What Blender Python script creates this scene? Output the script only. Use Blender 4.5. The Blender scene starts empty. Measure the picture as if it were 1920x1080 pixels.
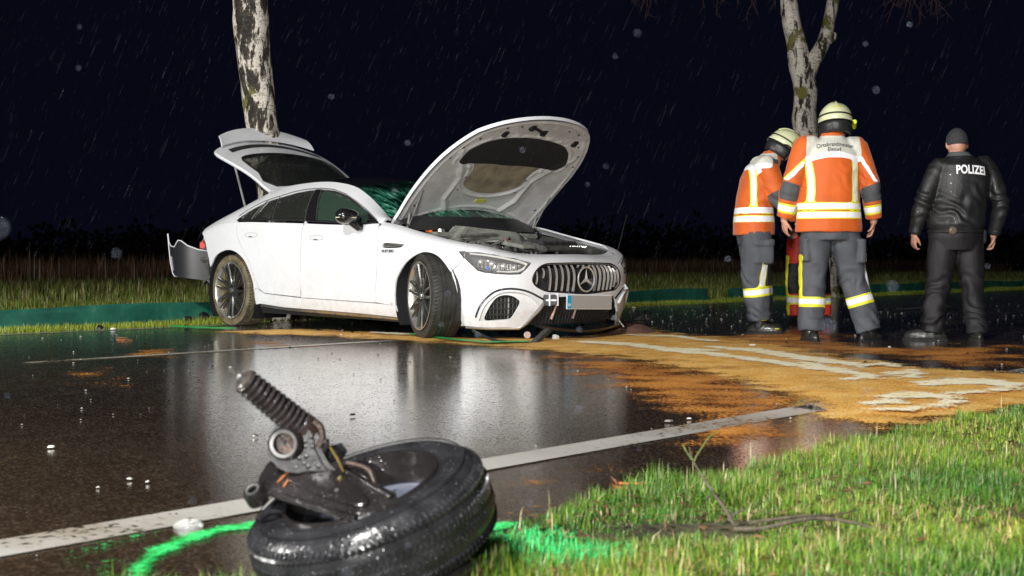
import bpy, bmesh, math, random
import numpy as np
from mathutils import Vector, Matrix, noise, Euler
from mathutils.geometry import delaunay_2d_cdt
random.seed(7); np.random.seed(7)
SC = bpy.context.scene
COL = SC.collection
# ---------------------------------------------------------------- camera
cam_d = bpy.data.cameras.new('camera'); cam = bpy.data.objects.new('camera', cam_d); COL.objects.link(cam)
cam.location = (0, 0, .62); cam.rotation_euler = (math.radians(90 - 1.117), 0, 0)
cam_d.sensor_width = 36; cam_d.lens = 45.2; cam_d.clip_start = .05; cam_d.clip_end = 600
cam_d.dof.use_dof = True; cam_d.dof.focus_distance = 10.3; cam_d.dof.aperture_fstop = 6.5
SC.camera = cam
# ---------------------------------------------------------------- night sky
w = bpy.data.worlds.new('World'); SC.world = w; w.use_nodes = True
bg = w.node_tree.nodes['Background']; bg.inputs[0].default_value = (.12, .15, .40, 1); bg.inputs[1].default_value = .016
# ---------------------------------------------------------------- floodlights of the fire brigade and a flash stand-in (out of frame)
def flood(name, loc, target, power, size, col, spot=None):
    l = bpy.data.lights.new(name, 'SPOT'); l.energy = power; l.color = col; l.shadow_soft_size = size
    l.spot_size = math.radians(spot or 120); l.spot_blend = .6
    o = bpy.data.objects.new(name, l); COL.objects.link(o); o.location = loc
    o.rotation_euler = (Vector(target) - Vector(loc)).to_track_quat('-Z', 'Y').to_euler(); return o
flood('floodlight_key', (-13.5, 3.0, 3.8), (1.0, 10.5, .8), 5200, .22, (1, .98, .93))
flood('floodlight_mast', (-3.0, -2.5, 6.5), (1.0, 8.5, .3), 6300, .25, (1, .985, .95))
flood('flash_stand_in', (-1.6, -6.0, 1.35), (.8, 11, 1.0), 4300, .14, (1, .99, .97))  # added in place of the camera flash, set well back behind the camera
SC.view_settings.view_transform = 'Standard'; SC.view_settings.look = 'None'
SC.view_settings.exposure = 0; SC.view_settings.gamma = 1; SC.view_settings.use_curve_mapping = False
SC.render.engine = 'CYCLES'; SC.cycles.use_denoising = True
SC.cycles.max_bounces = 8; SC.cycles.transparent_max_bounces = 12
SC.cycles.sample_clamp_indirect = 6
# road frame: t runs along the road, p across it (p grows away from the camera)
RA = math.radians(41.53); RU = Vector((math.sin(RA), math.cos(RA), 0)); RN = Vector((-math.cos(RA), math.sin(RA), 0))
def road(t, p, z=0): return RU * t + RN * p + Vector((0, 0, z))
RUn = np.array(RU[:2]); RNn = np.array(RN[:2])
# ================================================================ helpers
def tag(o, label=None, cat=None, group=None, kind=None):
    if label: o['label'] = label
    if cat: o['category'] = cat
    if group: o['group'] = group
    if kind: o['kind'] = kind
    return o
def empty(name, loc=(0, 0, 0), rz=0):
    o = bpy.data.objects.new(name, None); COL.objects.link(o); o.location = loc; o.rotation_euler = (0, 0, rz); return o
def link(name, me, m=None, parent=None, smooth=True):
    o = bpy.data.objects.new(name, me); COL.objects.link(o)
    if m is not None:
        for mm in (m if isinstance(m, (list, tuple)) else [m]): me.materials.append(mm)
    if smooth: me.polygons.foreach_set('use_smooth', [True] * len(me.polygons))
    if parent: o.parent = parent
    return o
def pyobj(name, v, f, m=None, parent=None, smooth=True):
    me = bpy.data.meshes.new(name); me.from_pydata([tuple(q) for q in v], [], [tuple(q) for q in f]); me.update()
    return link(name, me, m, parent, smooth)
def fastmesh(name, V, F, m=None, parent=None, col=None, attrs=None, smooth=False):
    """V (n,3); F list of int arrays (k,3) or (k,4)"""
    me = bpy.data.meshes.new(name); V = np.asarray(V, np.float32)
    me.vertices.add(len(V)); me.vertices.foreach_set('co', V.ravel())
    if not isinstance(F, list): F = [F]
    tot = sum(f.size for f in F); n = sum(len(f) for f in F)
    me.loops.add(tot); me.polygons.add(n)
    me.loops.foreach_set('vertex_index', np.concatenate([f.ravel() for f in F]).astype(np.int32))
    st = []; c = 0
    for f in F:
        st.append(c + np.arange(len(f)) * f.shape[1]); c += f.size
    me.polygons.foreach_set('loop_start', np.concatenate(st).astype(np.int32))
    me.update(calc_edges=True)
    if col is not None:
        a = me.color_attributes.new('Col', 'FLOAT_COLOR', 'POINT')
        a.data.foreach_set('color', np.c_[col, np.ones(len(col))].astype(np.float32).ravel())
    for k, x in (attrs or {}).items():
        a = me.attributes.new(k, 'FLOAT', 'POINT'); a.data.foreach_set('value', np.asarray(x, np.float32))
    return link(name, me, m, parent, smooth)
class MB:
    def __init__(s): s.v = []; s.f = []
    def add(s, v, f):
        b = len(s.v); s.v += [Vector(q) for q in v]; s.f += [[i + b for i in q] for q in f]; return s
    def box(s, c, d, M=None, taper=1):
        x, y, z = d[0] / 2, d[1] / 2, d[2] / 2
        v = [Vector((a * x * (taper if cc > 0 else 1), b * y * (taper if cc > 0 else 1), cc * z)) for cc in (-1, 1) for a, b in ((-1, -1), (1, -1), (1, 1), (-1, 1))]
        if M is not None: v = [M @ q for q in v]
        return s.add([q + Vector(c) for q in v], [(3, 2, 1, 0), (4, 5, 6, 7), (0, 1, 5, 4), (1, 2, 6, 5), (2, 3, 7, 6), (3, 0, 4, 7)])
    def tube(s, P, R, n=10, caps=True):
        P = [Vector(q) for q in P]; R = R if isinstance(R, (list, tuple)) else [R] * len(P)
        v = []; up = None
        for i, q in enumerate(P):
            t = (P[min(i + 1, len(P) - 1)] - P[max(i - 1, 0)])
            if t.length < 1e-9: t = Vector((0, 0, 1))
            t.normalize()
            if up is None: up = t.orthogonal().normalized()
            up = (up - t * up.dot(t)).normalized(); w_ = t.cross(up)
            for k in range(n):
                a = 2 * math.pi * k / n; v.append(q + (up * math.cos(a) + w_ * math.sin(a)) * R[i])
        f = [(i * n + k, i * n + (k + 1) % n, (i + 1) * n + (k + 1) % n, (i + 1) * n + k) for i in range(len(P) - 1) for k in range(n)]
        if caps: f += [list(range(n))[::-1], [(len(P) - 1) * n + k for k in range(n)]]
        return s.add(v, f)
    def lathe(s, prof, n=48, M=None, closed=False):
        """prof: list of (radius, axial); axis = local Y"""
        v = []
        for k in range(n):
            a = 2 * math.pi * k / n
            for r, h in prof: v.append(Vector((r * math.cos(a), h, r * math.sin(a))))
        m = len(prof); f = []
        for k in range(n):
            k2 = (k + 1) % n
            for i in range(m if closed else m - 1):
                j = (i + 1) % m; f.append((k * m + i, k * m + j, k2 * m + j, k2 * m + i))
        if M is not None: v = [M @ q for q in v]
        return s.add(v, f)
    def sphere(s, c, r, n=10, M=None):
        r = r if isinstance(r, (list, tuple)) else (r, r, r); v = []; f = []
        for i in range(n + 1):
            th = math.pi * i / n
            for k in range(2 * n):
                a = math.pi * k / n; q = Vector((r[0] * math.sin(th) * math.cos(a), r[1] * math.sin(th) * math.sin(a), r[2] * math.cos(th)))
                v.append((M @ q if M is not None else q) + Vector(c))
        for i in range(n):
            for k in range(2 * n): f.append((i * 2 * n + k, (i + 1) * 2 * n + k, (i + 1) * 2 * n + (k + 1) % (2 * n), i * 2 * n + (k + 1) % (2 * n)))
        return s.add(v, f)
    def prism(s, poly, h0, h1, M=None):
        """poly 2D list -> local XY, extruded z h0..h1"""
        n = len(poly); v = [Vector((a, b, h)) for h in (h0, h1) for a, b in poly]
        if M is not None: v = [M @ q for q in v]
        return s.add(v, [list(range(n))[::-1], list(range(n, 2 * n))] + [(i, (i + 1) % n, n + (i + 1) % n, n + i) for i in range(n)])
    def obj(s, name, m, parent=None, smooth=False, bevel=0):
        me = bpy.data.meshes.new(name); me.from_pydata([tuple(q) for q in s.v], [], s.f); me.update()
        if bevel or True:
            bm = bmesh.new(); bm.from_mesh(me)
            if bevel: bmesh.ops.bevel(bm, geom=[e for e in bm.edges if len(e.link_faces) == 2 and e.calc_face_angle(0) > .6], offset=bevel, segments=2, affect='EDGES', clamp_overlap=True)
            bmesh.ops.recalc_face_normals(bm, faces=bm.faces); bm.to_mesh(me); bm.free()
        o = link(name, me, m, parent, smooth)
        if smooth: me.set_sharp_from_angle(angle=math.radians(42))
        return o
def catmull(P, k=6, closed=False):
    P = [Vector(q) for q in P]; n = len(P); out = []
    for i in range(n if closed else n - 1):
        g = (lambda j: P[j % n]) if closed else (lambda j: P[min(max(j, 0), n - 1)])
        a, b, c, d = g(i - 1), g(i), g(i + 1), g(i + 2)
        for j in range(k):
            t = j / k; out.append(.5 * ((2 * b) + (c - a) * t + (2 * a - 5 * b + 4 * c - d) * t * t + (3 * b - a - 3 * c + d) * t ** 3))
    if not closed: out.append(P[-1])
    return out
def cat2(P, k=5, closed=True): return [(q.x, q.y) for q in catmull([(a, b, 0) for a, b in P], k, closed)]
def inpoly(x, y, P):
    c = False; n = len(P); j = n - 1
    for i in range(n):
        xi, yi = P[i]; xj, yj = P[j]
        if (yi > y) != (yj > y) and x < (xj - xi) * (y - yi) / (yj - yi) + xi: c = not c
        j = i
    return c
def resample(P, step, closed=True):
    out = []; n = len(P)
    for i in range(n if closed else n - 1):
        a = P[i]; b = P[(i + 1) % n]; m = max(1, int(math.dist(a, b) / step))
        for j in range(m): t = j / m; out.append((a[0] + (b[0] - a[0]) * t, a[1] + (b[1] - a[1]) * t))
    if not closed: out.append(P[-1])
    return out
def poly_dist_np(X, Y, P):
    """signed distance, positive inside"""
    P = np.array(P); n = len(P); d = np.full(X.shape, 1e9); ins = np.zeros(X.shape, bool)
    for i in range(n):
        ax, ay = P[i]; bx, by = P[(i + 1) % n]; ex, ey = bx - ax, by - ay
        t = np.clip(((X - ax) * ex + (Y - ay) * ey) / (ex * ex + ey * ey + 1e-12), 0, 1)
        d = np.minimum(d, np.hypot(X - ax - t * ex, Y - ay - t * ey))
        if ay != by:
            c = ((ay > Y) != (by > Y)) & (X < ex * (Y - ay) / ey + ax); ins ^= c
    return np.where(ins, d, -d)
def panel(name, outline, fn, m, parent=None, holes=(), step=.045, flange=.014, mirror=False, grid=(.045, .03), smooth=True):
    """a sheet cut to an outline in (a,b) parameters, laid on the surface fn(a,b), with turned-in edges"""
    lo = [resample(outline, step)] + [resample(h, step) for h in holes]
    pts = []; ed = []
    for L in lo:
        b = len(pts); pts += L; ed += [(b + i, b + (i + 1) % len(L)) for i in range(len(L))]
    xs = [p[0] for p in lo[0]]; ys = [p[1] for p in lo[0]]; nb = len(pts)
    B = np.array(pts)
    gx = np.arange(math.floor(min(xs) / grid[0]) * grid[0], max(xs), grid[0]); gy = np.arange(math.floor(min(ys) / grid[1]) * grid[1], max(ys), grid[1])
    for x in gx:
        for y in gy:
            if inpoly(x, y, lo[0]) and not any(inpoly(x, y, h) for h in lo[1:]) and np.hypot(B[:, 0] - x, B[:, 1] - y).min() > .35 * min(grid): pts.append((x, y))
    vv, ee, ff, _, _, _ = delaunay_2d_cdt([Vector(p) for p in pts], ed, [], 0, 1e-5)
    F = []
    for t in ff:
        cx = sum(vv[i][0] for i in t) / len(t); cy = sum(vv[i][1] for i in t) / len(t)
        if inpoly(cx, cy, lo[0]) and not any(inpoly(cx, cy, h) for h in lo[1:]): F.append(list(t))
    V = [Vector(fn(v[0], v[1])) for v in vv]
    if flange:
        ec = {}
        for t in F:
            for i in range(len(t)):
                a, b = t[i], t[(i + 1) % len(t)]; ec[(a, b)] = 1
        bd = [(a, b) for (a, b) in ec if (b, a) not in ec]
        N = {}
        for t in F:
            n = (V[t[1]] - V[t[0]]).cross(V[t[2]] - V[t[0]])
            for i in t: N[i] = N.get(i, Vector()) + n
        mp = {}
        for a, b in bd:
            for i in (a, b):
                if i not in mp:
                    nn = N[i].normalized(); mp[i] = (len(V), len(V) + 1); V += [V[i].copy(), V[i] - nn * flange]
            F.append([mp[b][0], mp[a][0], mp[a][1], mp[b][1]])
    # make outward = away from car centre line handled by caller through winding of fn; mirrored copy flips
    if mirror: V = [Vector((q.x, -q.y, q.z)) for q in V]; F = [t[::-1] for t in F]
    used = sorted({i for t in F for i in t}); rm = {i: k for k, i in enumerate(used)}
    return pyobj(name, [V[i] for i in used], [[rm[i] for i in t] for t in F], m, parent, smooth)
def grid_obj(name, nu, nv, fn, m, parent=None, thick=0, smooth=True, keep=None):
    V = [Vector(fn(i / nu, j / nv)) for i in range(nu + 1) for j in range(nv + 1)]; W = nv + 1
    F = [(i * W + j, (i + 1) * W + j, (i + 1) * W + j + 1, i * W + j + 1) for i in range(nu) for j in range(nv)]
    o = pyobj(name, V, F, m, parent, smooth)
    if thick:
        bm = bmesh.new(); bm.from_mesh(o.data); bmesh.ops.recalc_face_normals(bm, faces=bm.faces)
        bmesh.ops.solidify(bm, geom=bm.faces[:], thickness=thick); bm.to_mesh(o.data); bm.free(); o.data.set_sharp_from_angle(angle=.7)
    return o
def text_mesh(txt, size, extrude=.001, bold=0, align='CENTER', spacing=1):
    c = bpy.data.curves.new('txt', 'FONT'); c.body = txt; c.size = size; c.extrude = extrude; c.offset = bold; c.align_x = align; c.align_y = 'CENTER'; c.space_character = spacing
    o = bpy.data.objects.new('txt', c); COL.objects.link(o); bpy.context.view_layer.update()
    me = bpy.data.meshes.new_from_object(o.evaluated_get(bpy.context.evaluated_depsgraph_get()))
    bpy.data.objects.remove(o); return me
# ---------------------------------------------------------------- materials
def new_mat(name):
    m = bpy.data.materials.new(name); m.use_nodes = True; nt = m.node_tree; b = nt.nodes['Principled BSDF']; return m, nt, b
def N(nt, typ, **k):
    n = nt.nodes.new(typ)
    for a, v in k.items():
        if a.startswith('i_'): n.inputs[int(a[2:]) if a[2:].isdigit() else a[2:]].default_value = v
        else: setattr(n, a, v)
    return n
def ramp(nt, fac, stops):
    r = nt.nodes.new('ShaderNodeValToRGB'); e = r.color_ramp.elements
    while len(e) < len(stops): e.new(.5)
    for i, (p, c) in enumerate(stops): e[i].position = p; e[i].color = (*c, 1) if len(c) == 3 else c
    nt.links.new(fac, r.inputs[0]); return r
def mat(name, col, rough=.5, metal=0, var=0, vscale=8, bump=0, bscale=60, coat=0, spec=.5, wet=0, sheen=0, emis=None, bdist=.01):
    m, nt, b = new_mat(name); L = nt.links
    b.inputs['Base Color'].default_value = (*col, 1); b.inputs['Roughness'].default_value = rough; b.inputs['Metallic'].default_value = metal
    b.inputs['Specular IOR Level'].default_value = spec; b.inputs['Coat Weight'].default_value = coat; b.inputs['Coat Roughness'].default_value = .08
    b.inputs['Sheen Weight'].default_value = sheen
    tc = N(nt, 'ShaderNodeTexCoord')
    if var:
        n = N(nt, 'ShaderNodeTexNoise'); n.inputs['Scale'].default_value = vscale; n.inputs['Detail'].default_value = 6; L.new(tc.outputs['Object'], n.inputs['Vector'])
        lo = tuple(max(0, c * (1 - var)) for c in col); hi = tuple(min(1, c * (1 + var)) for c in col)
        r = ramp(nt, n.outputs[0], [(.32, lo), (.68, hi)]); L.new(r.outputs[0], b.inputs['Base Color'])
        mr = N(nt, 'ShaderNodeMapRange'); mr.inputs[3].default_value = max(0, rough - .12 * (var > 0)); mr.inputs[4].default_value = min(1, rough + .12); L.new(n.outputs[0], mr.inputs[0]); L.new(mr.outputs[0], b.inputs['Roughness'])
    if bump:
        n = N(nt, 'ShaderNodeTexNoise'); n.inputs['Scale'].default_value = bscale; n.inputs['Detail'].default_value = 4; L.new(tc.outputs['Object'], n.inputs['Vector'])
        bp = N(nt, 'ShaderNodeBump'); bp.inputs['Strength'].default_value = bump; bp.inputs['Distance'].default_value = bdist; L.new(n.outputs[0], bp.inputs['Height']); L.new(bp.outputs[0], b.inputs['Normal'])
        if wet:
            v = N(nt, 'ShaderNodeTexVoronoi'); v.inputs['Scale'].default_value = wet; L.new(tc.outputs['Object'], v.inputs['Vector'])
            mr = N(nt, 'ShaderNodeMapRange'); mr.inputs[1].default_value = .0; mr.inputs[2].default_value = .35; mr.inputs[3].default_value = 1; mr.inputs[4].default_value = 0; L.new(v.outputs[0], mr.inputs[0])
            b2 = N(nt, 'ShaderNodeBump'); b2.inputs['Strength'].default_value = .35; b2.inputs['Distance'].default_value = .003; L.new(mr.outputs[0], b2.inputs['Height']); L.new(bp.outputs[0], b2.inputs['Normal']); L.new(b2.outputs[0], b.inputs['Normal'])
    return m
def vcol_mat(name, rough=.5, spec=.5, trans=0, bump=0, bscale=200):
    m, nt, b = new_mat(name); a = N(nt, 'ShaderNodeAttribute'); a.attribute_name = 'Col'
    nt.links.new(a.outputs['Color'], b.inputs['Base Color']); b.inputs['Roughness'].default_value = rough; b.inputs['Specular IOR Level'].default_value = spec
    return m
# ================================================================ setting
def asphalt():
    m, nt, b = new_mat('wet_asphalt'); L = nt.links; tc = N(nt, 'ShaderNodeTexCoord')
    n1 = N(nt, 'ShaderNodeTexNoise', i_Scale=.9, i_Detail=5); L.new(tc.outputs['Object'], n1.inputs['Vector'])
    n2 = N(nt, 'ShaderNodeTexVoronoi', i_Scale=135); L.new(tc.outputs['Object'], n2.inputs['Vector'])
    n3 = N(nt, 'ShaderNodeTexNoise', i_Scale=55, i_Detail=3); L.new(tc.outputs['Object'], n3.inputs['Vector'])
    c1 = ramp(nt, n1.outputs[0], [(.3, (.050, .033, .018)), (.7, (.105, .072, .040))])
    c2 = ramp(nt, n2.outputs['Color'], [(.0, (.45, .42, .38)), (.75, (1, .95, .85)), (.97, (2.2, 2.0, 1.7))])
    mx = N(nt, 'ShaderNodeMix', data_type='RGBA', blend_type='MULTIPLY'); mx.inputs[0].default_value = 1; L.new(c1.outputs[0], mx.inputs[6]); L.new(c2.outputs[0], mx.inputs[7]); L.new(mx.outputs[2], b.inputs['Base Color'])
    # film of water: smooth in the hollows, grainy where stones stand out
    r = ramp(nt, n1.outputs[0], [(.35, (.08,) * 3), (.62, (.16,) * 3)]); L.new(r.outputs[0], b.inputs['Roughness'])
    bp = N(nt, 'ShaderNodeBump', i_Strength=.10, i_Distance=.002); L.new(n2.outputs['Distance'], bp.inputs['Height'])
    b2 = N(nt, 'ShaderNodeBump', i_Strength=.09, i_Distance=.004); L.new(n3.outputs[0], b2.inputs['Height']); L.new(bp.outputs[0], b2.inputs['Normal']); L.new(b2.outputs[0], b.inputs['Normal'])
    L.new(b2.outputs[0], b.inputs['Coat Normal'])
    vs = N(nt, 'ShaderNodeTexVoronoi', i_Scale=150); L.new(tc.outputs['Object'], vs.inputs['Vector']); vx = N(nt, 'ShaderNodeSeparateColor'); L.new(vs.outputs['Color'], vx.inputs[0])
    n5 = N(nt, 'ShaderNodeTexNoise', i_Scale=7, i_Detail=6, i_Roughness=.7); L.new(tc.outputs['Object'], n5.inputs['Vector'])
    s5 = N(nt, 'ShaderNodeMath', operation='MULTIPLY_ADD'); s5.inputs[1].default_value = .75; L.new(n5.outputs[0], s5.inputs[0]); L.new(vx.outputs[0], s5.inputs[2])
    g5 = N(nt, 'ShaderNodeMapRange'); g5.inputs[1].default_value = 1.13; g5.inputs[2].default_value = 1.22; g5.inputs[3].default_value = 1; g5.inputs[4].default_value = .40; L.new(s5.outputs[0], g5.inputs[0]); L.new(g5.outputs[0], b.inputs['Coat Weight'])
    g6 = N(nt, 'ShaderNodeMapRange'); g6.inputs[1].default_value = 1.13; g6.inputs[2].default_value = 1.22; g6.inputs[3].default_value = .11; g6.inputs[4].default_value = .30; L.new(s5.outputs[0], g6.inputs[0]); L.new(g6.outputs[0], b.inputs['Roughness'])
    b.inputs['Coat IOR'].default_value = 1.8; b.inputs['Coat Roughness'].default_value = .11; b.inputs['IOR'].default_value = 3.0; b.inputs['Specular IOR Level'].default_value = 1.0; return m
M_ASPH = asphalt()
def sheet(name, t0, t1, p0, p1, z, m, nt_=1, np_=1, zf=None, **k):
    v = []; 
    for i in range(nt_ + 1):
        for j in range(np_ + 1):
            t = t0 + (t1 - t0) * i / nt_; p = p0 + (p1 - p0) * j / np_; q = road(t, p, z)
            if zf: q.z += zf(t, p)
            v.append(q)
    W = np_ + 1; f = [(i * W + j, (i + 1) * W + j, (i + 1) * W + j + 1, i * W + j + 1) for i in range(nt_) for j in range(np_)]
    f = [q[::-1] for q in f] if False else f
    o = pyobj(name, v, f, m, None, True)
    if o.data.polygons[0].normal.z < 0: o.data.flip_normals()
    return o
M_SOIL = mat('verge_soil', (.05, .045, .022), .8, var=.5, vscale=5, bump=.8, bscale=25, bdist=.03)
M_FIELD = mat('field_soil', (.04, .032, .022), .9, var=.4, vscale=.4, bump=.6, bscale=6, bdist=.1)
tag(sheet('asphalt_road', -60, 180, 1.93, 10.92, 0, M_ASPH), kind='structure')
def nearz(t, p):
    k = min(1, max(0, (2.05 - p) / .5)); return .02 * k + .025 * k * noise.noise(Vector((t * 1.3, p * 1.3, 0)))
tag(sheet('verge_ground', -40, 150, -12, 2.06, -.012, M_SOIL, 380, 40, nearz), kind='structure')
tag(sheet('field_ground', -120, 300, 10.85, 330, -.02, M_FIELD, 60, 60, lambda t, p: -.03 * min(1, (p - 10.85) / 1)), kind='structure')
# lane lines with worn edges
def paint(wear, col=(.52, .50, .46)):
    m, nt, b = new_mat('road_paint'); L = nt.links; tc = N(nt, 'ShaderNodeTexCoord')
    n = N(nt, 'ShaderNodeTexNoise', i_Scale=38, i_Detail=6); n2 = N(nt, 'ShaderNodeTexNoise', i_Scale=1.6, i_Detail=3)
    for q in (n, n2): L.new(tc.outputs['Object'], q.inputs['Vector'])
    c = ramp(nt, n2.outputs[0], [(.3, tuple(x * y for x, y in zip(col, (.50, .42, .32)))), (.48, tuple(.8 * x for x in col)), (.65, col)]); L.new(c.outputs[0], b.inputs['Base Color'])
    b.inputs['Roughness'].default_value = .32
    bp = N(nt, 'ShaderNodeBump', i_Strength=.5, i_Distance=.004); L.new(n.outputs[0], bp.inputs['Height']); L.new(bp.outputs[0], b.inputs['Normal'])
    add = N(nt, 'ShaderNodeMath', operation='ADD'); L.new(n.outputs[0], add.inputs[0]); L.new(n2.outputs[0], add.inputs[1])
    g = N(nt, 'ShaderNodeMapRange'); g.inputs[1].default_value = wear - .04; g.inputs[2].default_value = wear + .04; L.new(add.outputs[0], g.inputs[0]); L.new(g.outputs[0], b.inputs['Alpha'])
    return m
M_P1 = paint(.82); M_P2 = paint(.86, (.5, .46, .38))
tag(sheet('road_edge_line', -20, 60, 2.585, 2.745, .004, M_P1, 1, 1), 'worn white edge line along the near side of the wet road', 'road marking', kind='structure')
tag(sheet('road_edge_line', -60, 120, 10.57, 10.67, .004, M_P2), 'thin pale edge line along the far side of the road', 'road marking', kind='structure')
for t0, t1 in ((3.95, 7.6), (16.3, 17.9), (-8, -4), (26, 30)):
    tag(sheet('centre_line_dash', t0, t1, 7.45, 7.56, .004, M_P2), kind='structure')
# ---------------------------------------------------------------- ground patches traced on the road plane: density attribute + grain
def px2g(x, y, z=0):
    a = (x - 960) / 2410.; b_ = -(y - 540) / 2410.; th = .019503
    dy = math.cos(th) + b_ * math.sin(th); dz = -math.sin(th) + b_ * math.cos(th); s = (z - .62) / dz; return (a * s, dy * s)
def patch(name, polys, z, m, pad=.35, cell=.05, blur=.12, h=0):
    polys = [[px2g(*q) for q in P] for P in polys]
    A = np.array([q for P in polys for q in P]); x0, y0 = A.min(0) - pad; x1, y1 = A.max(0) + pad
    nx = int((x1 - x0) / cell) + 2; ny = int((y1 - y0) / cell) + 2
    X, Y = np.meshgrid(np.linspace(x0, x1, nx), np.linspace(y0, y1, ny), indexing='ij')
    D = np.full(X.shape, -9.)
    for P in polys: D = np.maximum(D, poly_dist_np(X, Y, P))
    den = np.clip(.5 + D / blur / 2, 0, 1)
    Pp = X * RNn[0] + Y * RNn[1]; den = np.where((Pp < 1.98) | (Pp > 10.8), 0, den)
    Z = z + h * np.clip(D / .4, 0, 1)
    V = np.c_[X.ravel(), Y.ravel(), Z.ravel()]; I = np.arange(nx * ny).reshape(nx, ny)
    F = np.c_[I[:-1, :-1].ravel(), I[1:, :-1].ravel(), I[1:, 1:].ravel(), I[:-1, 1:].ravel()]
    dd = den.ravel(); F = F[(dd[F] > .001).any(1)]
    return fastmesh(name, V, F, m, attrs={'den': dd}, smooth=True)
def grain_mat(name, cols, rough=.75, th=.0, s1=70, s2=5, dirt=1., bump=.3, soft=.06, spec=.4):
    m, nt, b = new_mat(name); L = nt.links; tc = N(nt, 'ShaderNodeTexCoord'); a = N(nt, 'ShaderNodeAttribute'); a.attribute_name = 'den'
    n = N(nt, 'ShaderNodeTexNoise', i_Scale=s1, i_Detail=3); n2 = N(nt, 'ShaderNodeTexNoise', i_Scale=s2, i_Detail=6)
    for q in (n, n2): L.new(tc.outputs['Object'], q.inputs['Vector'])
    ad = N(nt, 'ShaderNodeMath', operation='ADD'); L.new(n.outputs[0], ad.inputs[0]); L.new(n2.outputs[0], ad.inputs[1])
    # alpha = smoothstep(den*2 + noise sum - 1 - .. )
    ma = N(nt, 'ShaderNodeMath', operation='MULTIPLY_ADD'); ma.inputs[1].default_value = 1.6; L.new(a.outputs['Fac'], ma.inputs[0]); L.new(ad.outputs[0], ma.inputs[2])
    g = N(nt, 'ShaderNodeMapRange'); g.inputs[1].default_value = 1.72 + th - soft; g.inputs[2].default_value = 1.72 + th + soft; L.new(ma.outputs[0], g.inputs[0])
    gt = N(nt, 'ShaderNodeMath', operation='GREATER_THAN'); gt.inputs[1].default_value = .004; L.new(a.outputs['Fac'], gt.inputs[0])
    mu = N(nt, 'ShaderNodeMath', operation='MULTIPLY'); L.new(g.outputs[0], mu.inputs[0]); L.new(gt.outputs[0], mu.inputs[1]); L.new(mu.outputs[0], b.inputs['Alpha'])
    c = ramp(nt, n2.outputs[0], cols); n4 = N(nt, 'ShaderNodeTexNoise', i_Scale=1.7, i_Detail=8, i_Roughness=.7); L.new(tc.outputs['Object'], n4.inputs['Vector']); v4 = N(nt, 'ShaderNodeTexVoronoi', i_Scale=130); L.new(tc.outputs['Object'], v4.inputs['Vector'])
    c4 = ramp(nt, n4.outputs[0], [(.30, (.42, .36, .34)), (.46, (.9, .88, .86)), (.6, (1, 1, 1)), (.75, (1, 1.08, 1.15))]); c5 = ramp(nt, v4.outputs['Color'], [(.1, (.55, .5, .45)), (.5, (1, 1, 1)), (.95, (1.15, 1.2, 1.3))])
    m1 = N(nt, 'ShaderNodeMix', data_type='RGBA', blend_type='MULTIPLY'); m1.inputs[0].default_value = dirt; L.new(c.outputs[0], m1.inputs[6]); L.new(c4.outputs[0], m1.inputs[7])
    m2 = N(nt, 'ShaderNodeMix', data_type='RGBA', blend_type='MULTIPLY'); m2.inputs[0].default_value = dirt; L.new(m1.outputs[2], m2.inputs[6]); L.new(c5.outputs[0], m2.inputs[7]); L.new(m2.outputs[2], b.inputs['Base Color']); b.inputs['Roughness'].default_value = rough; b.inputs['Specular IOR Level'].default_value = spec
    bp = N(nt, 'ShaderNodeBump', i_Strength=bump, i_Distance=.012); L.new(ad.outputs[0], bp.inputs['Height']); L.new(bp.outputs[0], b.inputs['Normal'])
    return m
M_SAND = grain_mat('orange_binder', [(.3, (.72, .36, .07)), (.5, (.86, .48, .11)), (.7, (.92, .60, .21))], .7)
M_SAND2 = grain_mat('orange_binder_thin', [(.35, (.42, .15, .03)), (.7, (.70, .30, .06))], .55, th=.27, s1=60, s2=3)
M_PALE = grain_mat('pale_binder', [(.3, (.95, .80, .44)), (.6, (.98, .93, .70))], .8, s2=9, th=-.05, dirt=.15)
M_SPRAY = grain_mat('green_spray', [(.4, (.02, .55, .10)), (.6, (.06, .85, .22))], .5, s1=140, s2=14, soft=.2, bump=.1)
tag(patch('orange_sand', [[(430, 622), (560, 618), (760, 628), (900, 634), (1100, 634), (1180, 620), (1290, 630), (1380, 638), (1480, 654), (1580, 674), (1700, 690), (1820, 700), (1935, 702), (1980, 715), (1990, 745), (1900, 762), (1790, 775), (1700, 790), (1620, 798), (1560, 775), (1530, 748), (1470, 735), (1400, 712), (1290, 690), (1200, 672), (1100, 662), (950, 650), (800, 640), (620, 630), (480, 626)],
    [(1140, 600), (1170, 604), (1230, 625), (1300, 636), (1170, 640), (1130, 625)]], .004, M_SAND, cell=.045, h=.012, blur=.5), 'orange oil binder strewn from the car towards the right roadside', 'sand spill', kind='stuff')
tag(patch('thin_orange_sand', [[(1000, 645), (1100, 655), (1330, 690), (1430, 700), (1540, 745), (1560, 775), (1520, 800), (1450, 810), (1380, 800), (1180, 770), (1120, 730), (1020, 690)], [(1200, 800), (1500, 780), (1600, 800), (1500, 850), (1300, 850)],
    [(1350, 650), (1300, 630), (1400, 622), (1560, 620), (1600, 645), (1720, 650), (1930, 640), (1960, 690), (1800, 690), (1600, 665)], [(120, 700), (200, 690), (250, 710), (180, 725)], [(230, 660), (320, 655), (330, 668), (240, 672)], [(420, 640), (520, 636), (600, 650), (480, 655)], [(960, 880), (1040, 870), (1080, 900), (980, 910)]],
    .003, M_SAND2, cell=.05, blur=1.1, pad=.5), 'thin orange film of binder drawn out over the wet asphalt', 'sand spill', kind='stuff')
SW = 1.
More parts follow.
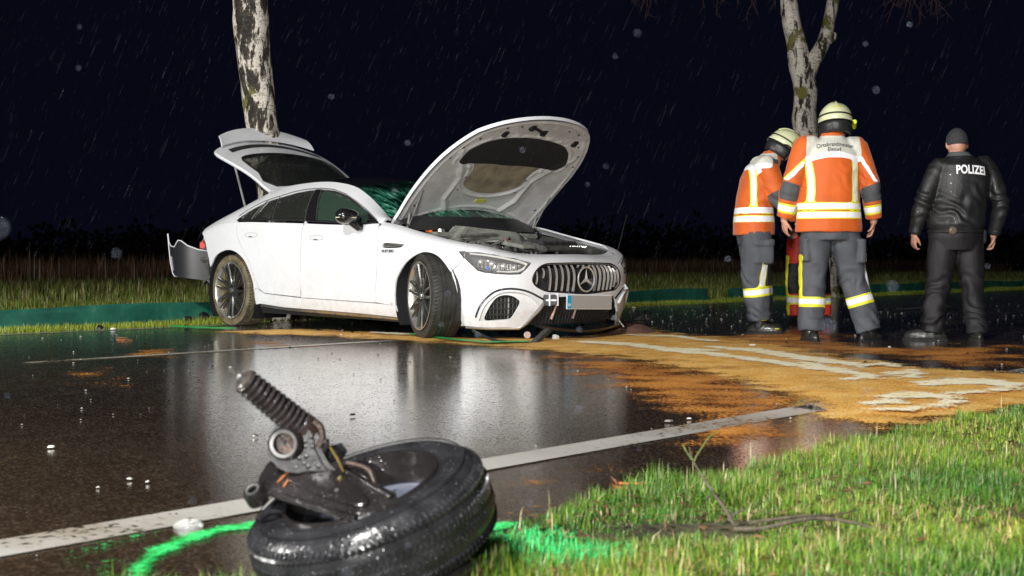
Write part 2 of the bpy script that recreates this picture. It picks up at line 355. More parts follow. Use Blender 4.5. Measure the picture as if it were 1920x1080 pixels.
def streak(P, wd):
    """px polyline -> px polygon with half widths"""
    L_ = []; R_ = []
    for i, (x, y) in enumerate(P):
        h = (wd[i] if isinstance(wd, (list, tuple)) else wd) * SW
        L_.append((x, y - h)); R_.append((x, y + h))
    return L_ + R_[::-1]
def thin(w): return [max(1, .62 * q) for q in w]
SW = .62
pale = [streak([(1085, 645), (1180, 650), (1250, 660), (1340, 662)], [2, 4, 5, 2]), streak([(1240, 662), (1330, 668), (1450, 684), (1560, 700), (1640, 710)], [2, 4, 4, 5, 2]),
        streak([(1330, 655), (1420, 662), (1500, 676), (1600, 688), (1620, 696)], [2, 5, 6, 5, 1]), streak([(1500, 686), (1570, 700), (1645, 714), (1590, 718)], [5, 6, 3, 1]),
        streak([(1665, 708), (1710, 702), (1720, 710), (1690, 714)], [3, 5, 5, 2]), streak([(1620, 690), (1660, 688), (1690, 694)], [2, 3, 1]),
        streak([(1725, 727), (1780, 722), (1850, 722), (1918, 730), (1870, 738), (1800, 744), (1780, 745)], [3, 9, 8, 6, 3, 2, 1]),
        streak([(1650, 754), (1700, 746), (1760, 752), (1795, 756), (1760, 768), (1700, 775), (1648, 777)], [3, 7, 5, 5, 3, 3, 1]), streak([(1625, 765), (1665, 760), (1680, 764)], [1, 4, 1]),
        streak([(1180, 632), (1260, 634), (1340, 644)], [1, 2, 1]), streak([(700, 627), (750, 630), (800, 630)], [1, 2, 1])]
SW = 1.
tag(patch('pale_sand', pale, .020, M_PALE, cell=.03, blur=.16), 'pale streaks of fresh binder on top of the orange spill', 'sand spill', kind='stuff')
tag(patch('green_spray_mark', [streak([(248, 1110), (258, 1078), (290, 1040), (350, 1012), (420, 994), (480, 986)], [16, 12, 8, 6, 4, 3]), streak([(890, 980), (930, 990), (990, 1004), (1050, 1040)], [8, 8, 14, 20])],
    .005, M_SPRAY, cell=.014, blur=.05, pad=.15), 'bright green sprayed arc around the torn-off wheel', 'spray mark', kind='stuff')
tag(patch('green_spray_dots', [[(90, 1030), (220, 985), (330, 1000), (250, 1090), (120, 1110)]], .0045, grain_mat('green_spray_dots', [(.4, (.02, .5, .1)), (.6, (.05, .75, .2))], .5, th=.5, s1=120, s2=9, soft=.06, bump=.1), cell=.02, blur=.3, pad=.2), 'fine green paint specks on the asphalt left of the sprayed arc', 'spray mark', kind='stuff')
tag(patch('green_spray_mark', [streak([(770, 630), (800, 634), (850, 641), (910, 646), (990, 645)], [1.2] * 5), streak([(320, 615), (370, 618), (440, 620)], [1.5] * 3)],
    .0225, M_SPRAY, cell=.03, blur=.06, pad=.1), 'thin green sprayed line on the road before the car', 'spray mark', kind='stuff')
# ---------------------------------------------------------------- grass
M_GRASS = vcol_mat('grass', .45, .5)
def blades(name, XY, H, W, cols, lean=.5, z0=0., seg_tip=.02, m=None):
    n = len(XY); a = np.random.rand(n) * 2 * np.pi; d = np.c_[np.cos(a), np.sin(a)]; s = np.c_[-d[:, 1], d[:, 0]]
    ln = np.random.rand(n) ** 1.3 * lean; h = H * (.6 + .8 * np.random.rand(n)); z0 = np.zeros(n) + z0
    b = np.c_[XY, z0]; up = np.zeros((n, 3)); up[:, 2] = 1; D = np.c_[d, np.zeros(n)]; S_ = np.c_[s, np.zeros(n)] * (W / 2 * np.ones(n))[:, None]
    mid = b + D * (h * ln * .35)[:, None] + up * (h * .55)[:, None]; tip = b + D * (h * ln * 1.1)[:, None] + up * (h * (1 - .35 * ln))[:, None]
    V = np.stack([b - S_, b + S_, mid + S_ * .75, mid - S_ * .75, tip], 1).reshape(-1, 3); I = np.arange(n)[:, None] * 5
    Q = I + np.array([[0, 1, 2, 3]]); T = I + np.array([[3, 2, 4]])
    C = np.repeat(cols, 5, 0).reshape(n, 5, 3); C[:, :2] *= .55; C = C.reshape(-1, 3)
    return fastmesh(name, V, [Q, T], m or M_GRASS, col=C)
def tp(XY): return XY @ RUn, XY @ RNn
def nz(X, Y, s, o=0): return np.array([noise.noise(Vector((x * s, y * s, o))) for x, y in zip(X, Y)])
def pick(n, pal, jit=.2):
    pal = np.array(pal); w_ = pal[:, 3] / pal[:, 3].sum(); k = np.random.choice(len(pal), n, p=w_); return pal[k, :3] * (1 + jit * (np.random.rand(n, 1) * 2 - 1))
def near_grass(n, t0, t1, p0, p1):
    t = t0 + (t1 - t0) * np.random.rand(n); p = p0 + (p1 - p0) * np.random.rand(n)
    XY = t[:, None] * RUn + p[:, None] * RNn; return XY, t, p
G = []
for (n, t0, t1, p0, p1, H, W) in ((290000, .9, 4.4, -.6, 2.16, .044, .0030), (150000, 4.4, 8.5, -.3, 2.14, .042, .0052), (26000, 8.5, 17, .2, 2.12, .05, .009), (9000, 17, 40, 0, 2.1, .06, .016)):
    XY, t, p = near_grass(n, t0, t1, p0, p1)
    c = nz(XY[:, 0], XY[:, 1], 2.2); e = nz(t, t * 0, 3.5, 5) * .10 + nz(t, t * 0, 11, 5) * .05
    keep = (p < 1.99 + e) & ((c + np.random.rand(n) * .9) > -.30) & (np.abs(XY[:, 0]) / (XY[:, 1] + .8) < .52) & (XY[:, 1] > 1.9)
    XY = XY[keep]; c = c[keep]; k = len(XY)
    col = pick(k, [(.085, .21, .02, 5), (.14, .26, .02, 4), (.24, .33, .035, 2.2), (.05, .12, .025, 2.4), (.42, .34, .16, 1.5), (.20, .12, .06, 1.)], .25)
    hue = nz(XY[:, 0], XY[:, 1], 1.6, 21); col = col * (1 + .45 * hue[:, None]) * np.c_[1 + .5 * hue, np.ones(k), np.ones(k)]
    # green marking paint on the blades next to the wheel
    gx, gy = px2g(1000, 1010); g2 = px2g(1060, 1060); dd = np.minimum(np.hypot(XY[:, 0] - gx, XY[:, 1] - gy), np.hypot(XY[:, 0] - g2[0], XY[:, 1] - g2[1]))
    sp = (dd < .06 + .10 * np.random.rand(k)) & (np.random.rand(k) < .7); col[sp] = (.05, .70, .20)
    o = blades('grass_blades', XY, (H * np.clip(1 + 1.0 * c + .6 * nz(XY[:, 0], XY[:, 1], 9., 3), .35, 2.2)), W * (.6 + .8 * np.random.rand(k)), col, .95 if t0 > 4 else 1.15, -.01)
    tag(o, 'wet green grass of the near verge', 'grass', kind='stuff')
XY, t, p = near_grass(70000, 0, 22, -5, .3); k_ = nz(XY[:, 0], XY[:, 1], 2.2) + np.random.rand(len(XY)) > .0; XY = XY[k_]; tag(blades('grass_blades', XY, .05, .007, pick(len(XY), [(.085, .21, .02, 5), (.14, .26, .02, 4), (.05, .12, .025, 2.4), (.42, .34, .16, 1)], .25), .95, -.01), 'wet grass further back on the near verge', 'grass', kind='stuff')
# dry straw in the near verge
XY, t, p = near_grass(1300, .9, 12, -.3, 2.1); tag(blades('dry_straw', XY, .06, .0034, pick(len(XY), [(.42, .34, .17, 2), (.30, .19, .09, 1), (.52, .45, .27, 1)]), .9, 0), 'pale dry stalks standing in the near verge', 'straw', kind='stuff')
XY, t, p = near_grass(4200, .9, 7, -.3, 2.0); tag(blades('dry_straw', XY, .030, .0045, pick(len(XY), [(.42, .34, .17, 2), (.30, .19, .09, 2), (.20, .12, .06, 1)]), 3.2, .004), 'dry stalks lying flat in the near verge', 'straw', kind='stuff')
def litter(n):
    XY, t, p = near_grass(n, .9, 9, -.3, 2.02); c = nz(XY[:, 0], XY[:, 1], 1.4, 9); XY = XY[c + np.random.rand(n) * .5 > .12]; n = len(XY); a = np.random.rand(n) * 6.28; s = .006 + .014 * np.random.rand(n); q = np.array([[1, 0, 0], [0, .55, .25], [-1, 0, .1], [0, -.55, .2]])[None] * s[:, None, None]
    V = np.stack([q[..., 0] * np.cos(a)[:, None] - q[..., 1] * np.sin(a)[:, None] + XY[:, :1], q[..., 0] * np.sin(a)[:, None] + q[..., 1] * np.cos(a)[:, None] + XY[:, 1:], q[..., 2] + .018 + .02 * np.random.rand(n, 1)], 2).reshape(-1, 3)
    col = np.repeat(pick(n, [(.16, .08, .04, 3), (.28, .17, .08, 2), (.08, .05, .03, 2)], .3), 4, 0); tag(fastmesh('leaf_litter', V, np.arange(n)[:, None] * 4 + np.array([[0, 1, 2, 3]]), M_GRASS, col=col), 'brown leaf litter caught in the near grass', 'leaf litter', kind='stuff')
litter(5200)
# far verge: short bright strip in front of the fence, taller grass, then brown weeds
def band(name, n, t0, t1, p0, p1, H, W, pal, lean, label, cat, z0=-.04):
    t = t0 + (t1 - t0) * np.random.rand(n) ** 1.0; p = p0 + (p1 - p0) * np.random.rand(n); XY = t[:, None] * RUn + p[:, None] * RNn
    k = (np.abs(XY[:, 0]) / XY[:, 1] < .46) & (XY[:, 1] > 4); XY = XY[k]; c = nz(XY[:, 0], XY[:, 1], .8); q = c + np.random.rand(len(XY)) * .8 > -.15; XY = XY[q]; c = c[q]
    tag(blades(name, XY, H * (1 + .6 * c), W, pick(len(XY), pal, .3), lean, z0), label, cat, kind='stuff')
band('verge_grass', 60000, 1, 36, 10.86, 11.75, .07, .007, [(.22, .29, .02, 4), (.32, .36, .03, 3), (.14, .20, .02, 2)], .7, 'short bright grass between the far road edge and the green fence', 'grass')
band('verge_grass', 70000, -6, 70, 18, 36, .24, .022, [(.12, .17, .025, 4), (.19, .22, .04, 3), (.22, .16, .08, 2)], .9, 'rough green and brown grass rising beyond the fence', 'grass', -.05)
band('verge_grass', 90000, 0, 55, 11.9, 19, .15, .013, [(.11, .16, .02, 4), (.17, .21, .03, 3), (.18, .15, .06, 1.5)], .8, 'rough grass on the far verge behind the green fence', 'grass', -.05)
band('field_weeds', 60000, -14, 90, 33, 62, .75, .026, [(.20, .10, .06, 4), (.28, .17, .10, 2), (.11, .09, .04, 2)], .6, 'dead brown weeds at the edge of the dark field', 'weeds', -.05)
# ---------------------------------------------------------------- green amphibian fence
M_FENCE, _nt, _b = new_mat('green_fence_sheet'); _tc = N(_nt, 'ShaderNodeTexCoord'); _n = N(_nt, 'ShaderNodeTexNoise', i_Scale=2.2, i_Detail=12, i_Roughness=.75); _nt.links.new(_tc.outputs['Object'], _n.inputs['Vector'])
_r = ramp(_nt, _n.outputs[0], [(.3, (.008, .075, .055)), (.48, (.016, .13, .09)), (.6, (.03, .19, .125)), (.75, (.14, .27, .17))]); _nt.links.new(_r.outputs[0], _b.inputs['Base Color']); _b.inputs['Roughness'].default_value = .5
fence = empty('amphibian_fence', road(12, 11.85, 0)); tag(fence, 'low green plastic amphibian fence along the far verge', 'fence')
def fh(t): return .235 + .012 * math.sin(t * 1.9) + .01 * math.sin(t * .7 + 1)
def fsheet(t0, t1):
    n = int((t1 - t0) / .1); v = []; f = []
    for i in range(n + 1):
        t = t0 + (t1 - t0) * i / n
        for j, (zz, dp) in enumerate(((-.06, 0), (.3, .01), (.7, .015), (1, .0), (1.0, .03))):
            v.append(road(t, 11.85 + dp + .012 * math.sin(t * 5 + j), -.05 + (zz * fh(t) if j else 0)) - fence.location)
    f = [(i * 5 + j, (i + 1) * 5 + j, (i + 1) * 5 + j + 1, i * 5 + j + 1) for i in range(n) for j in range(4)]; return v, f
for t0, t1 in ((-9, 13.2), (13.26, 18.35), (19.0, 27), (27.06, 60)):
    v, f = fsheet(t0, t1); pyobj('fence_sheet', v, f, M_FENCE, fence)
M_STAKE = mat('fence_stake', (.12, .10, .07), .7)
for t in np.arange(-8.5, 50, 3.1):
    MB().tube([road(t, 11.89, -.1) - fence.location, road(t, 11.885, .18) - fence.location], .008, 6).obj('stake', M_STAKE, fence)
# ---------------------------------------------------------------- far-off dark wood on the horizon
def wood():
    V = []; F = []; k = 0
    for i in range(2300):
        x = random.uniform(-75, 75); y = random.uniform(118, 150); h = 3.4 + .6 * math.sin(x * .13) + random.uniform(-1.0, .5); z = random.uniform(0, h)
        c = Vector((x, y, z)); s = random.uniform(.5, 1.2)
        for _ in range(7):
            q = c + Vector((random.gauss(0, s), random.gauss(0, s), random.gauss(0, s * .6)))
            a = Vector((random.gauss(0, 1), random.gauss(0, 1), random.gauss(0, 1))).normalized() * .38; b = a.orthogonal().normalized() * .3
            V += [q + a, q + b, q - a, q - b]; F.append((k, k + 1, k + 2, k + 3)); k += 4
    MB_ = pyobj('distant_wood', V, F, mat('distant_foliage', (.03, .035, .02), .9), None, False); tag(MB_, 'dark far-off line of trees along the horizon', 'wood', kind='stuff')
wood()
# ---------------------------------------------------------------- birch trees
def birch_mat(name, dark, moss, sc=1.):
    m, nt, b = new_mat(name); L = nt.links; tc = N(nt, 'ShaderNodeTexCoord')
    mp = N(nt, 'ShaderNodeMapping'); mp.inputs['Scale'].default_value = (1, 1, .33); L.new(tc.outputs['Object'], mp.inputs[0])
    mp2 = N(nt, 'ShaderNodeMapping'); mp2.inputs['Scale'].default_value = (1, 1, 3.2); L.new(tc.outputs['Object'], mp2.inputs[0])
    n1 = N(nt, 'ShaderNodeTexNoise', i_Scale=9 * sc, i_Detail=9, i_Roughness=.68, i_Distortion=.4); L.new(mp.outputs[0], n1.inputs['Vector'])
    n2 = N(nt, 'ShaderNodeTexNoise', i_Scale=11 * sc, i_Detail=6, i_Roughness=.7, i_Distortion=.8); L.new(mp2.outputs[0], n2.inputs['Vector'])
    n3 = N(nt, 'ShaderNodeTexNoise', i_Scale=3.2, i_Detail=6); L.new(tc.outputs['Object'], n3.inputs['Vector'])
    c1 = ramp(nt, n1.outputs[0], [(dark - .05, (.022, .018, .014)), (dark + .015, (.07, .058, .04)), (dark + .045, (.68, .62, .53)), (.80, (.90, .85, .76))])
    c2 = ramp(nt, n2.outputs[0], [(.36, (.06, .045, .035)), (.46, (1, 1, 1))])
    mx = N(nt, 'ShaderNodeMix', data_type='RGBA', blend_type='MULTIPLY'); mx.inputs[0].default_value = .85; L.new(c1.outputs[0], mx.inputs[6]); L.new(c2.outputs[0], mx.inputs[7])
    c3 = ramp(nt, n3.outputs[0], [(moss, (0, 0, 0)), (moss + .06, (1, 1, 1))])
    mx2 = N(nt, 'ShaderNodeMix', data_type='RGBA'); L.new(c3.outputs[0], mx2.inputs[0]); L.new(mx.outputs[2], mx2.inputs[6]); mx2.inputs[7].default_value = (.16, .15, .03, 1)
    L.new(mx2.outputs[2], b.inputs['Base Color']); b.inputs['Roughness'].default_value = .6
    ad = N(nt, 'ShaderNodeMath', operation='ADD'); L.new(n1.outputs[0], ad.inputs[0]); L.new(n2.outputs[0], ad.inputs[1])
    bp = N(nt, 'ShaderNodeBump', i_Strength=.9, i_Distance=.03); L.new(ad.outputs[0], bp.inputs['Height']); L.new(bp.outputs[0], b.inputs['Normal']); return m
def limb(P, R, n=22, rough=.05, k=7, seed=0):
    """bark-covered limb with real unevenness"""
    pts = catmull(P, k); rr = [q.x for q in catmull([(r, 0, 0) for r in R], k)]
    b = MB().tube(pts, rr, n); 
    for i, q in enumerate(b.v):
        c = pts[min(i // n, len(pts) - 1)]; d = q - c
        if d.length > 1e-6:
            s = noise.noise(Vector((q.x * 5, q.y * 5, q.z * 2.5 + seed))) + .5 * noise.noise(Vector((q.x * 16, q.y * 16, q.z * 8 + seed)))
            b.v[i] = c + d * (1 + rough * s * 1.6)
    return b
M_B1 = birch_mat('birch_bark_rough', .485, .62); M_B2 = birch_mat('birch_bark_smooth', .42, .56, .9)
M_TWIG = mat('twig_bark', (.10, .05, .035), .7)
T1 = empty('birch_tree', (-2.57, 14.1, 0)); tag(T1, 'thick birch trunk with peeling black and white bark behind the car', 'tree')
limb([(.12, 0, -.1), (.02, 0, .5), (-.03, 0, 1.4), (-.16, 0, 2.1), (-.23, 0, 2.7), (-.29, 0, 3.4), (-.34, 0, 4.4), (-.32, .1, 6.5)], [.30, .215, .185, .178, .182, .19, .18, .14], 26, .07).obj('trunk', M_B1, T1, True)
def crown(T, spots, m, nt_=26):
    b = MB()
    for (x, y, z) in spots:
        for _ in range(nt_):
            p = Vector((x + random.gauss(0, .35), y + random.gauss(0, .5), z + random.uniform(-.1, .6))); q = p + Vector((random.gauss(0, .12), random.gauss(0, .12), -random.uniform(.2, .6)))
            mid = (p + q) / 2 + Vector((random.gauss(0, .05), random.gauss(0, .05), .02)); b.tube([p, mid, q], [.004, .003, .0015], 4, False)
            for _k in range(3):
                a = mid.lerp(q, random.random()); b.tube([a, a + Vector((random.gauss(0, .08), random.gauss(0, .08), -random.uniform(.05, .2)))], [.0025, .001], 4, False)
    return b.obj('crown', m, T)
T1b = limb([(-.3, .05, 4.6), (.5, .1, 5.3), (1.4, 0, 5.7), (2.2, 0, 5.4)], [.06, .04, .02, .008], 8).obj('branch', M_B1, T1, True)
crown(T1, [(1.5, 0, 4.9), (2.2, 0, 4.8)], M_TWIG, 14)
T2 = empty('birch_tree', (5.62, 23.3, 0)); tag(T2, 'forked white birch beyond the road, rising behind the firemen', 'tree')
limb([(.05, 0, -.1), (.02, 0, .4), (-.08, 0, 1.4), (-.25, 0, 2.5), (-.33, 0, 3.2), (-.32, 0, 3.8), (-.40, 0, 4.15), (-.52, 0, 4.7), (-.62, 0, 5.3), (-.7, 0, 6.5)], [.30, .25, .235, .22, .22, .2, .2, .17, .155, .13], 26, .06, seed=3).obj('trunk', M_B2, T2, True)
limb([(-.33, -.03, 3.75), (-.22, -.05, 4.2), (0, -.05, 4.6), (.12, -.03, 5.1), (.22, 0, 5.7), (.35, 0, 7)], [.12, .14, .12, .11, .105, .08], 18, .06, seed=9).obj('branch', M_B2, T2, True)
limb([(0, -.05, 4.6), (.12, -.06, 4.62), (.2, -.05, 4.75)], [.09, .07, .05], 10, .1).obj('branch_stub', M_B1, T2, True)
crown(T2, [(1.7, 0, 5.45), (2.2, .3, 5.5), (-1.2, 0, 5.45), (-3.2, .5, 5.8)], M_TWIG, 18)
# thin leaning roadside pole, far off
tag(MB().tube([(2.40, 32, 0), (2.86, 32, 1.83)], [.020, .014], 8).obj('thin_pole', mat('pole_grey', (.05, .055, .07), .6)), 'thin grey leaning pole in the field behind the car front', 'pole')
# ================================================================ car: body surfaces (car frame: x forward from the rear axle, y left, z up)
def interp(keys,x):
    if x<=keys[0][0]: return keys[0][1]
    if x>=keys[-1][0]: return keys[-1][1]
    n=len(keys)
    for i in range(n-1):
        if x<=keys[i+1][0]:
            x0,y0=keys[i];x1,y1=keys[i+1];h=x1-x0;t=(x-x0)/h
            d=(y1-y0)/h
            m0=d if i==0 else 0.5*(d+(y0-keys[i-1][1])/(x0-keys[i-1][0]))
            m1=d if i==n-2 else 0.5*(d+(keys[i+2][1]-y1)/(keys[i+2][0]-x1))
            return (2*t**3-3*t*t+1)*y0+(t**3-2*t*t+t)*h*m0+(-2*t**3+3*t*t)*y1+(t**3-t*t)*h*m1
PLAN=[(-1.15,.70),(-1.0,.83),(-.7,.915),(-.35,.955),(0,.972),(.4,.968),(1.0,.955),(1.7,.952),(2.3,.958),(2.7,.968),(2.95,.972),(3.2,.958),(3.44,.90),(3.62,.80),(3.75,.64),(3.84,.42),(3.885,.2),(3.895,0),(3.885,-.2),(3.84,-.42)]
def _plan():
    pts=[];P=PLAN;a=[0]
    for i in range(1,len(P)): a.append(a[-1]+math.dist(P[i],P[i-1]))
    kx=[(a[i],P[i][0]) for i in range(len(P))];ky=[(a[i],P[i][1]) for i in range(len(P))]
    N=900;L=[]
    for i in range(N+1):
        s=a[-1]*i/N;L.append((interp(kx,s),interp(ky,s)))
    u=[0]
    for i in range(1,N+1): u.append(u[-1]+math.dist(L[i],L[i-1]))
    k=min(range(N),key=lambda i:abs(L[i][0]-1.0));o=u[k]-L[k][0]
    return [x-o for x in u],L
PU,PL=_plan()
UC=None
for _i in range(len(PU)-1):
    if PL[_i][1]>0>=PL[_i+1][1]: UC=PU[_i]
import bisect
def plan(u):
    i=min(max(bisect.bisect_left(PU,u)-1,0),len(PU)-2)
    t=(u-PU[i])/(PU[i+1]-PU[i]);a=PL[i];b=PL[i+1]
    j=max(i-3,0);k=min(i+4,len(PL)-1)
    tx=PL[k][0]-PL[j][0];ty=PL[k][1]-PL[j][1];l=math.hypot(tx,ty)
    return a[0]+(b[0]-a[0])*t,a[1]+(b[1]-a[1])*t,-ty/l,tx/l   # normal outward (-ty,tx) for right->front
def u_of_x(x):
    i=min(range(len(PL)),key=lambda k:abs(PL[k][0]-x) if PL[k][1]>0 else 9)
    return PU[i]
ZT=[(-1.1,.84),(-.85,.885),(-.6,.955),(-.2,1.03),(.2,1.045),(.85,1.028),(1.2,1.015),(1.7,.99),(2.1,.972),(2.33,.965),(2.54,.935),(2.75,.89),(3.15,.812),(3.5,.757),(3.8,.706),(4.0,.683),(4.5,.68),(5,.68)]
RR=[(-1,.06),(2.1,.06),(2.6,.09),(3.4,.11),(4.0,.14),(4.6,.15)]
FM=[(-1,.7),(2.1,.7),(2.4,1.2),(2.7,1.35),(4.6,1.3)]
TUCK=[(.1,.075),(.16,.05),(.24,.02),(.34,.008),(.45,.008),(.6,.0),(.75,.0),(.9,.004),(1.05,.012)]
def vend(u): return interp(ZT,u)-interp(RR,u)+interp(RR,u)*interp(FM,u)
def S(u,v):
    x,y,nx,ny=plan(u)
    zt=interp(ZT,u);r=interp(RR,u);fm=interp(FM,u);zb=zt-r
    if v<=zb: z=v;off=interp(TUCK,v)
    else:
        ph=(v-zb)/r;e=0
        if ph>fm: e=(ph-fm)*r;ph=fm
        z=zb+r*math.sin(ph)+e*math.cos(fm)
        off=interp(TUCK,zb)+r*(1-math.cos(ph))+e*math.sin(fm)
    # nose lean-back above .5 at front
    f=min(max((u-3.5)/.6,0),1)
    if v>.5: off+=f*.10*(min(v,zb)-.5)
    return (x-nx*off,-(y-ny*off),z)   # right side: negative y
RZ=[(-0.815, 0.901), (-0.582, 1.007), (-0.24, 1.132), (0.181, 1.284), (0.518, 1.353), (0.857, 1.377), (1.159, 1.377), (1.389, 1.357), (1.664, 1.304), (1.877, 1.22), (2.17, 1.083), (2.384, 0.984)]
YR=[(-.85,.77),(-.5,.745),(0,.70),(.4,.665),(.9,.64),(1.4,.64),(1.8,.67),(2.1,.73),(2.33,.80)]
def U(x,w):
    u=u_of_x(x) if False else x+UX
    b=S(u,vend(u));yr=-interp(YR,x);zr=interp(RZ,x)
    bl=.03*4*w*(1-w)
    l=math.hypot(yr-b[1],zr-b[2])+1e-6
    return (x,b[1]+(yr-b[1])*w-bl*(zr-b[2])/l,b[2]+(zr-b[2])*w+bl*(yr-b[1])/l)
UX=0.0
def white_paint():
    m, nt, b = new_mat('white_car_paint'); L = nt.links; tc = N(nt, 'ShaderNodeTexCoord')
    b.inputs['Base Color'].default_value = (.80, .80, .80, 1); b.inputs['Roughness'].default_value = .42; b.inputs['Coat Weight'].default_value = .35; b.inputs['Coat Roughness'].default_value = .12
    # road spray: grime towards the sills, rain drops everywhere
    n = N(nt, 'ShaderNodeTexNoise', i_Scale=5, i_Detail=8); L.new(tc.outputs['Object'], n.inputs['Vector'])
    sx = N(nt, 'ShaderNodeSeparateXYZ'); L.new(tc.outputs['Object'], sx.inputs[0]); gz = N(nt, 'ShaderNodeMapRange'); gz.inputs[1].default_value = .62; gz.inputs[2].default_value = .12; gz.inputs[3].default_value = 0; gz.inputs[4].default_value = .5; L.new(sx.outputs[2], gz.inputs[0])
    ng = N(nt, 'ShaderNodeTexNoise', i_Scale=14, i_Detail=10, i_Roughness=.8); L.new(tc.outputs['Object'], ng.inputs['Vector']); gg = N(nt, 'ShaderNodeMapRange'); gg.inputs[1].default_value = .45; gg.inputs[2].default_value = .75; L.new(ng.outputs[0], gg.inputs[0]); gm = N(nt, 'ShaderNodeMath', operation='MULTIPLY'); L.new(gz.outputs[0], gm.inputs[0]); L.new(gg.outputs[0], gm.inputs[1])
    c = ramp(nt, n.outputs[0], [(.25, (.71, .72, .73)), (.5, (.74, .75, .78))]); gx = N(nt, 'ShaderNodeMix', data_type='RGBA'); L.new(gm.outputs[0], gx.inputs[0]); L.new(c.outputs[0], gx.inputs[6]); gx.inputs[7].default_value = (.30, .24, .16, 1); L.new(gx.outputs[2], b.inputs['Base Color'])
    v = N(nt, 'ShaderNodeTexVoronoi', i_Scale=75); L.new(tc.outputs['Object'], v.inputs['Vector'])
    mr = N(nt, 'ShaderNodeMapRange'); mr.inputs[1].default_value = .1; mr.inputs[2].default_value = .42; mr.inputs[3].default_value = 1; mr.inputs[4].default_value = 0; L.new(v.outputs[0], mr.inputs[0])
    b2 = N(nt, 'ShaderNodeBump', i_Strength=.3, i_Distance=.002); L.new(mr.outputs[0], b2.inputs['Height']); L.new(b2.outputs[0], b.inputs['Normal']); return m
M_WH = white_paint()
M_GAP = mat('black_liner', (.012, .012, .013), .8)
M_BLK = mat('black_plastic', (.02, .02, .022), .4, bump=.3, bscale=40, wet=60)
M_GBLK = mat('gloss_black', (.012, .012, .013), .12, coat=.5, bump=.1, bscale=10, wet=70)
M_CHR = mat('chrome_trim', (.80, .78, .75), .25, metal=.65)
M_SIL = mat('silver_trim', (.55, .54, .52), .3, metal=.9)
M_GREY = mat('grey_engine_plastic', (.20, .205, .185), .4, var=.3, vscale=12, bump=.3, bscale=50, wet=50)
M_DGREY = mat('dark_engine_parts', (.055, .055, .05), .5, var=.4, vscale=18, bump=.4, bscale=50)
M_ALU = mat('cast_aluminium', (.35, .35, .33), .4, metal=.7, var=.3, vscale=20)
M_RED = mat('red_plastic', (.7, .03, .02), .4); M_ORG = mat('orange_cable', (.85, .18, .03), .45); M_YEL = mat('yellow_caliper', (.75, .55, .01), .35)
M_BLU = mat('blue_reflector', (.02, .10, .75), .2)
def glass(name, col, alpha, rough=.06, drops=80):
    m, nt, b = new_mat(name); L = nt.links; tc = N(nt, 'ShaderNodeTexCoord')
    b.inputs['Base Color'].default_value = (*col, 1); b.inputs['Roughness'].default_value = rough; b.inputs['Alpha'].default_value = alpha
    v = N(nt, 'ShaderNodeTexVoronoi', i_Scale=drops); L.new(tc.outputs['Object'], v.inputs['Vector'])
    mr = N(nt, 'ShaderNodeMapRange'); mr.inputs[1].default_value = .05; mr.inputs[2].default_value = .3; mr.inputs[3].default_value = 1; mr.inputs[4].default_value = 0; L.new(v.outputs[0], mr.inputs[0])
    b2 = N(nt, 'ShaderNodeBump', i_Strength=.6, i_Distance=.004); L.new(mr.outputs[0], b2.inputs['Height']); L.new(b2.outputs[0], b.inputs['Normal'])
    return m
M_GLD = glass('tinted_rear_glass', (.022, .024, .020), .93); M_GLG = glass('green_side_glass', (.035, .062, .045), .85)
def shattered():
    m, nt, b = new_mat('shattered_windscreen_painted_glints'); L = nt.links; tc = N(nt, 'ShaderNodeTexCoord')
    mp = N(nt, 'ShaderNodeMapping'); mp.inputs['Scale'].default_value = (1, 5, 1); mp.inputs['Rotation'].default_value = (0, 0, .5); L.new(tc.outputs['Object'], mp.inputs[0])
    n1 = N(nt, 'ShaderNodeTexNoise', i_Scale=5, i_Detail=9, i_Roughness=.75, i_Distortion=.9); L.new(mp.outputs[0], n1.inputs['Vector'])
    v = N(nt, 'ShaderNodeTexVoronoi', i_Scale=55, feature='DISTANCE_TO_EDGE'); L.new(tc.outputs['Object'], v.inputs['Vector'])
    n2 = N(nt, 'ShaderNodeTexNoise', i_Scale=1.7, i_Detail=2); L.new(tc.outputs['Object'], n2.inputs['Vector'])
    c = ramp(nt, n1.outputs[0], [(.45, (.004, .02, .014)), (.53, (.015, .16, .10)), (.60, (.20, .55, .38)), (.68, (.8, .95, .85))])  # lamp reflections in the broken glass painted as green and white streaks
    k = ramp(nt, n2.outputs[0], [(.42, (.08,) * 3), (.58, (1,) * 3)])
    mx = N(nt, 'ShaderNodeMix', data_type='RGBA', blend_type='MULTIPLY'); mx.inputs[0].default_value = 1; L.new(c.outputs[0], mx.inputs[6]); L.new(k.outputs[0], mx.inputs[7]); L.new(mx.outputs[2], b.inputs['Base Color'])
    b.inputs['Roughness'].default_value = .2; bp = N(nt, 'ShaderNodeBump', i_Strength=1, i_Distance=.01); L.new(v.outputs[0], bp.inputs['Height']); L.new(bp.outputs[0], b.inputs['Normal']); return m
M_WS = shattered()
CARROT = math.atan2(-.727, .687)
car = empty('car', (-2.07, 13.29, 0), CARROT)
tag(car, 'damaged white four-door sports coupe with open bonnet and raised tailgate', 'car')
def both(name, outline, fn, m, **k):
    r = []
    for mir in (False, True): r.append(panel(name, outline, fn, m, car, mirror=mir, **k))
    return r
def off(fn, d):
    def g(a, b):
        p = Vector(fn(a, b)); e = 1e-3; n = (Vector(fn(a + e, b)) - p).cross(Vector(fn(a, b + e)) - p); n.normalize(); return p + n * d
    return g
Sc = S
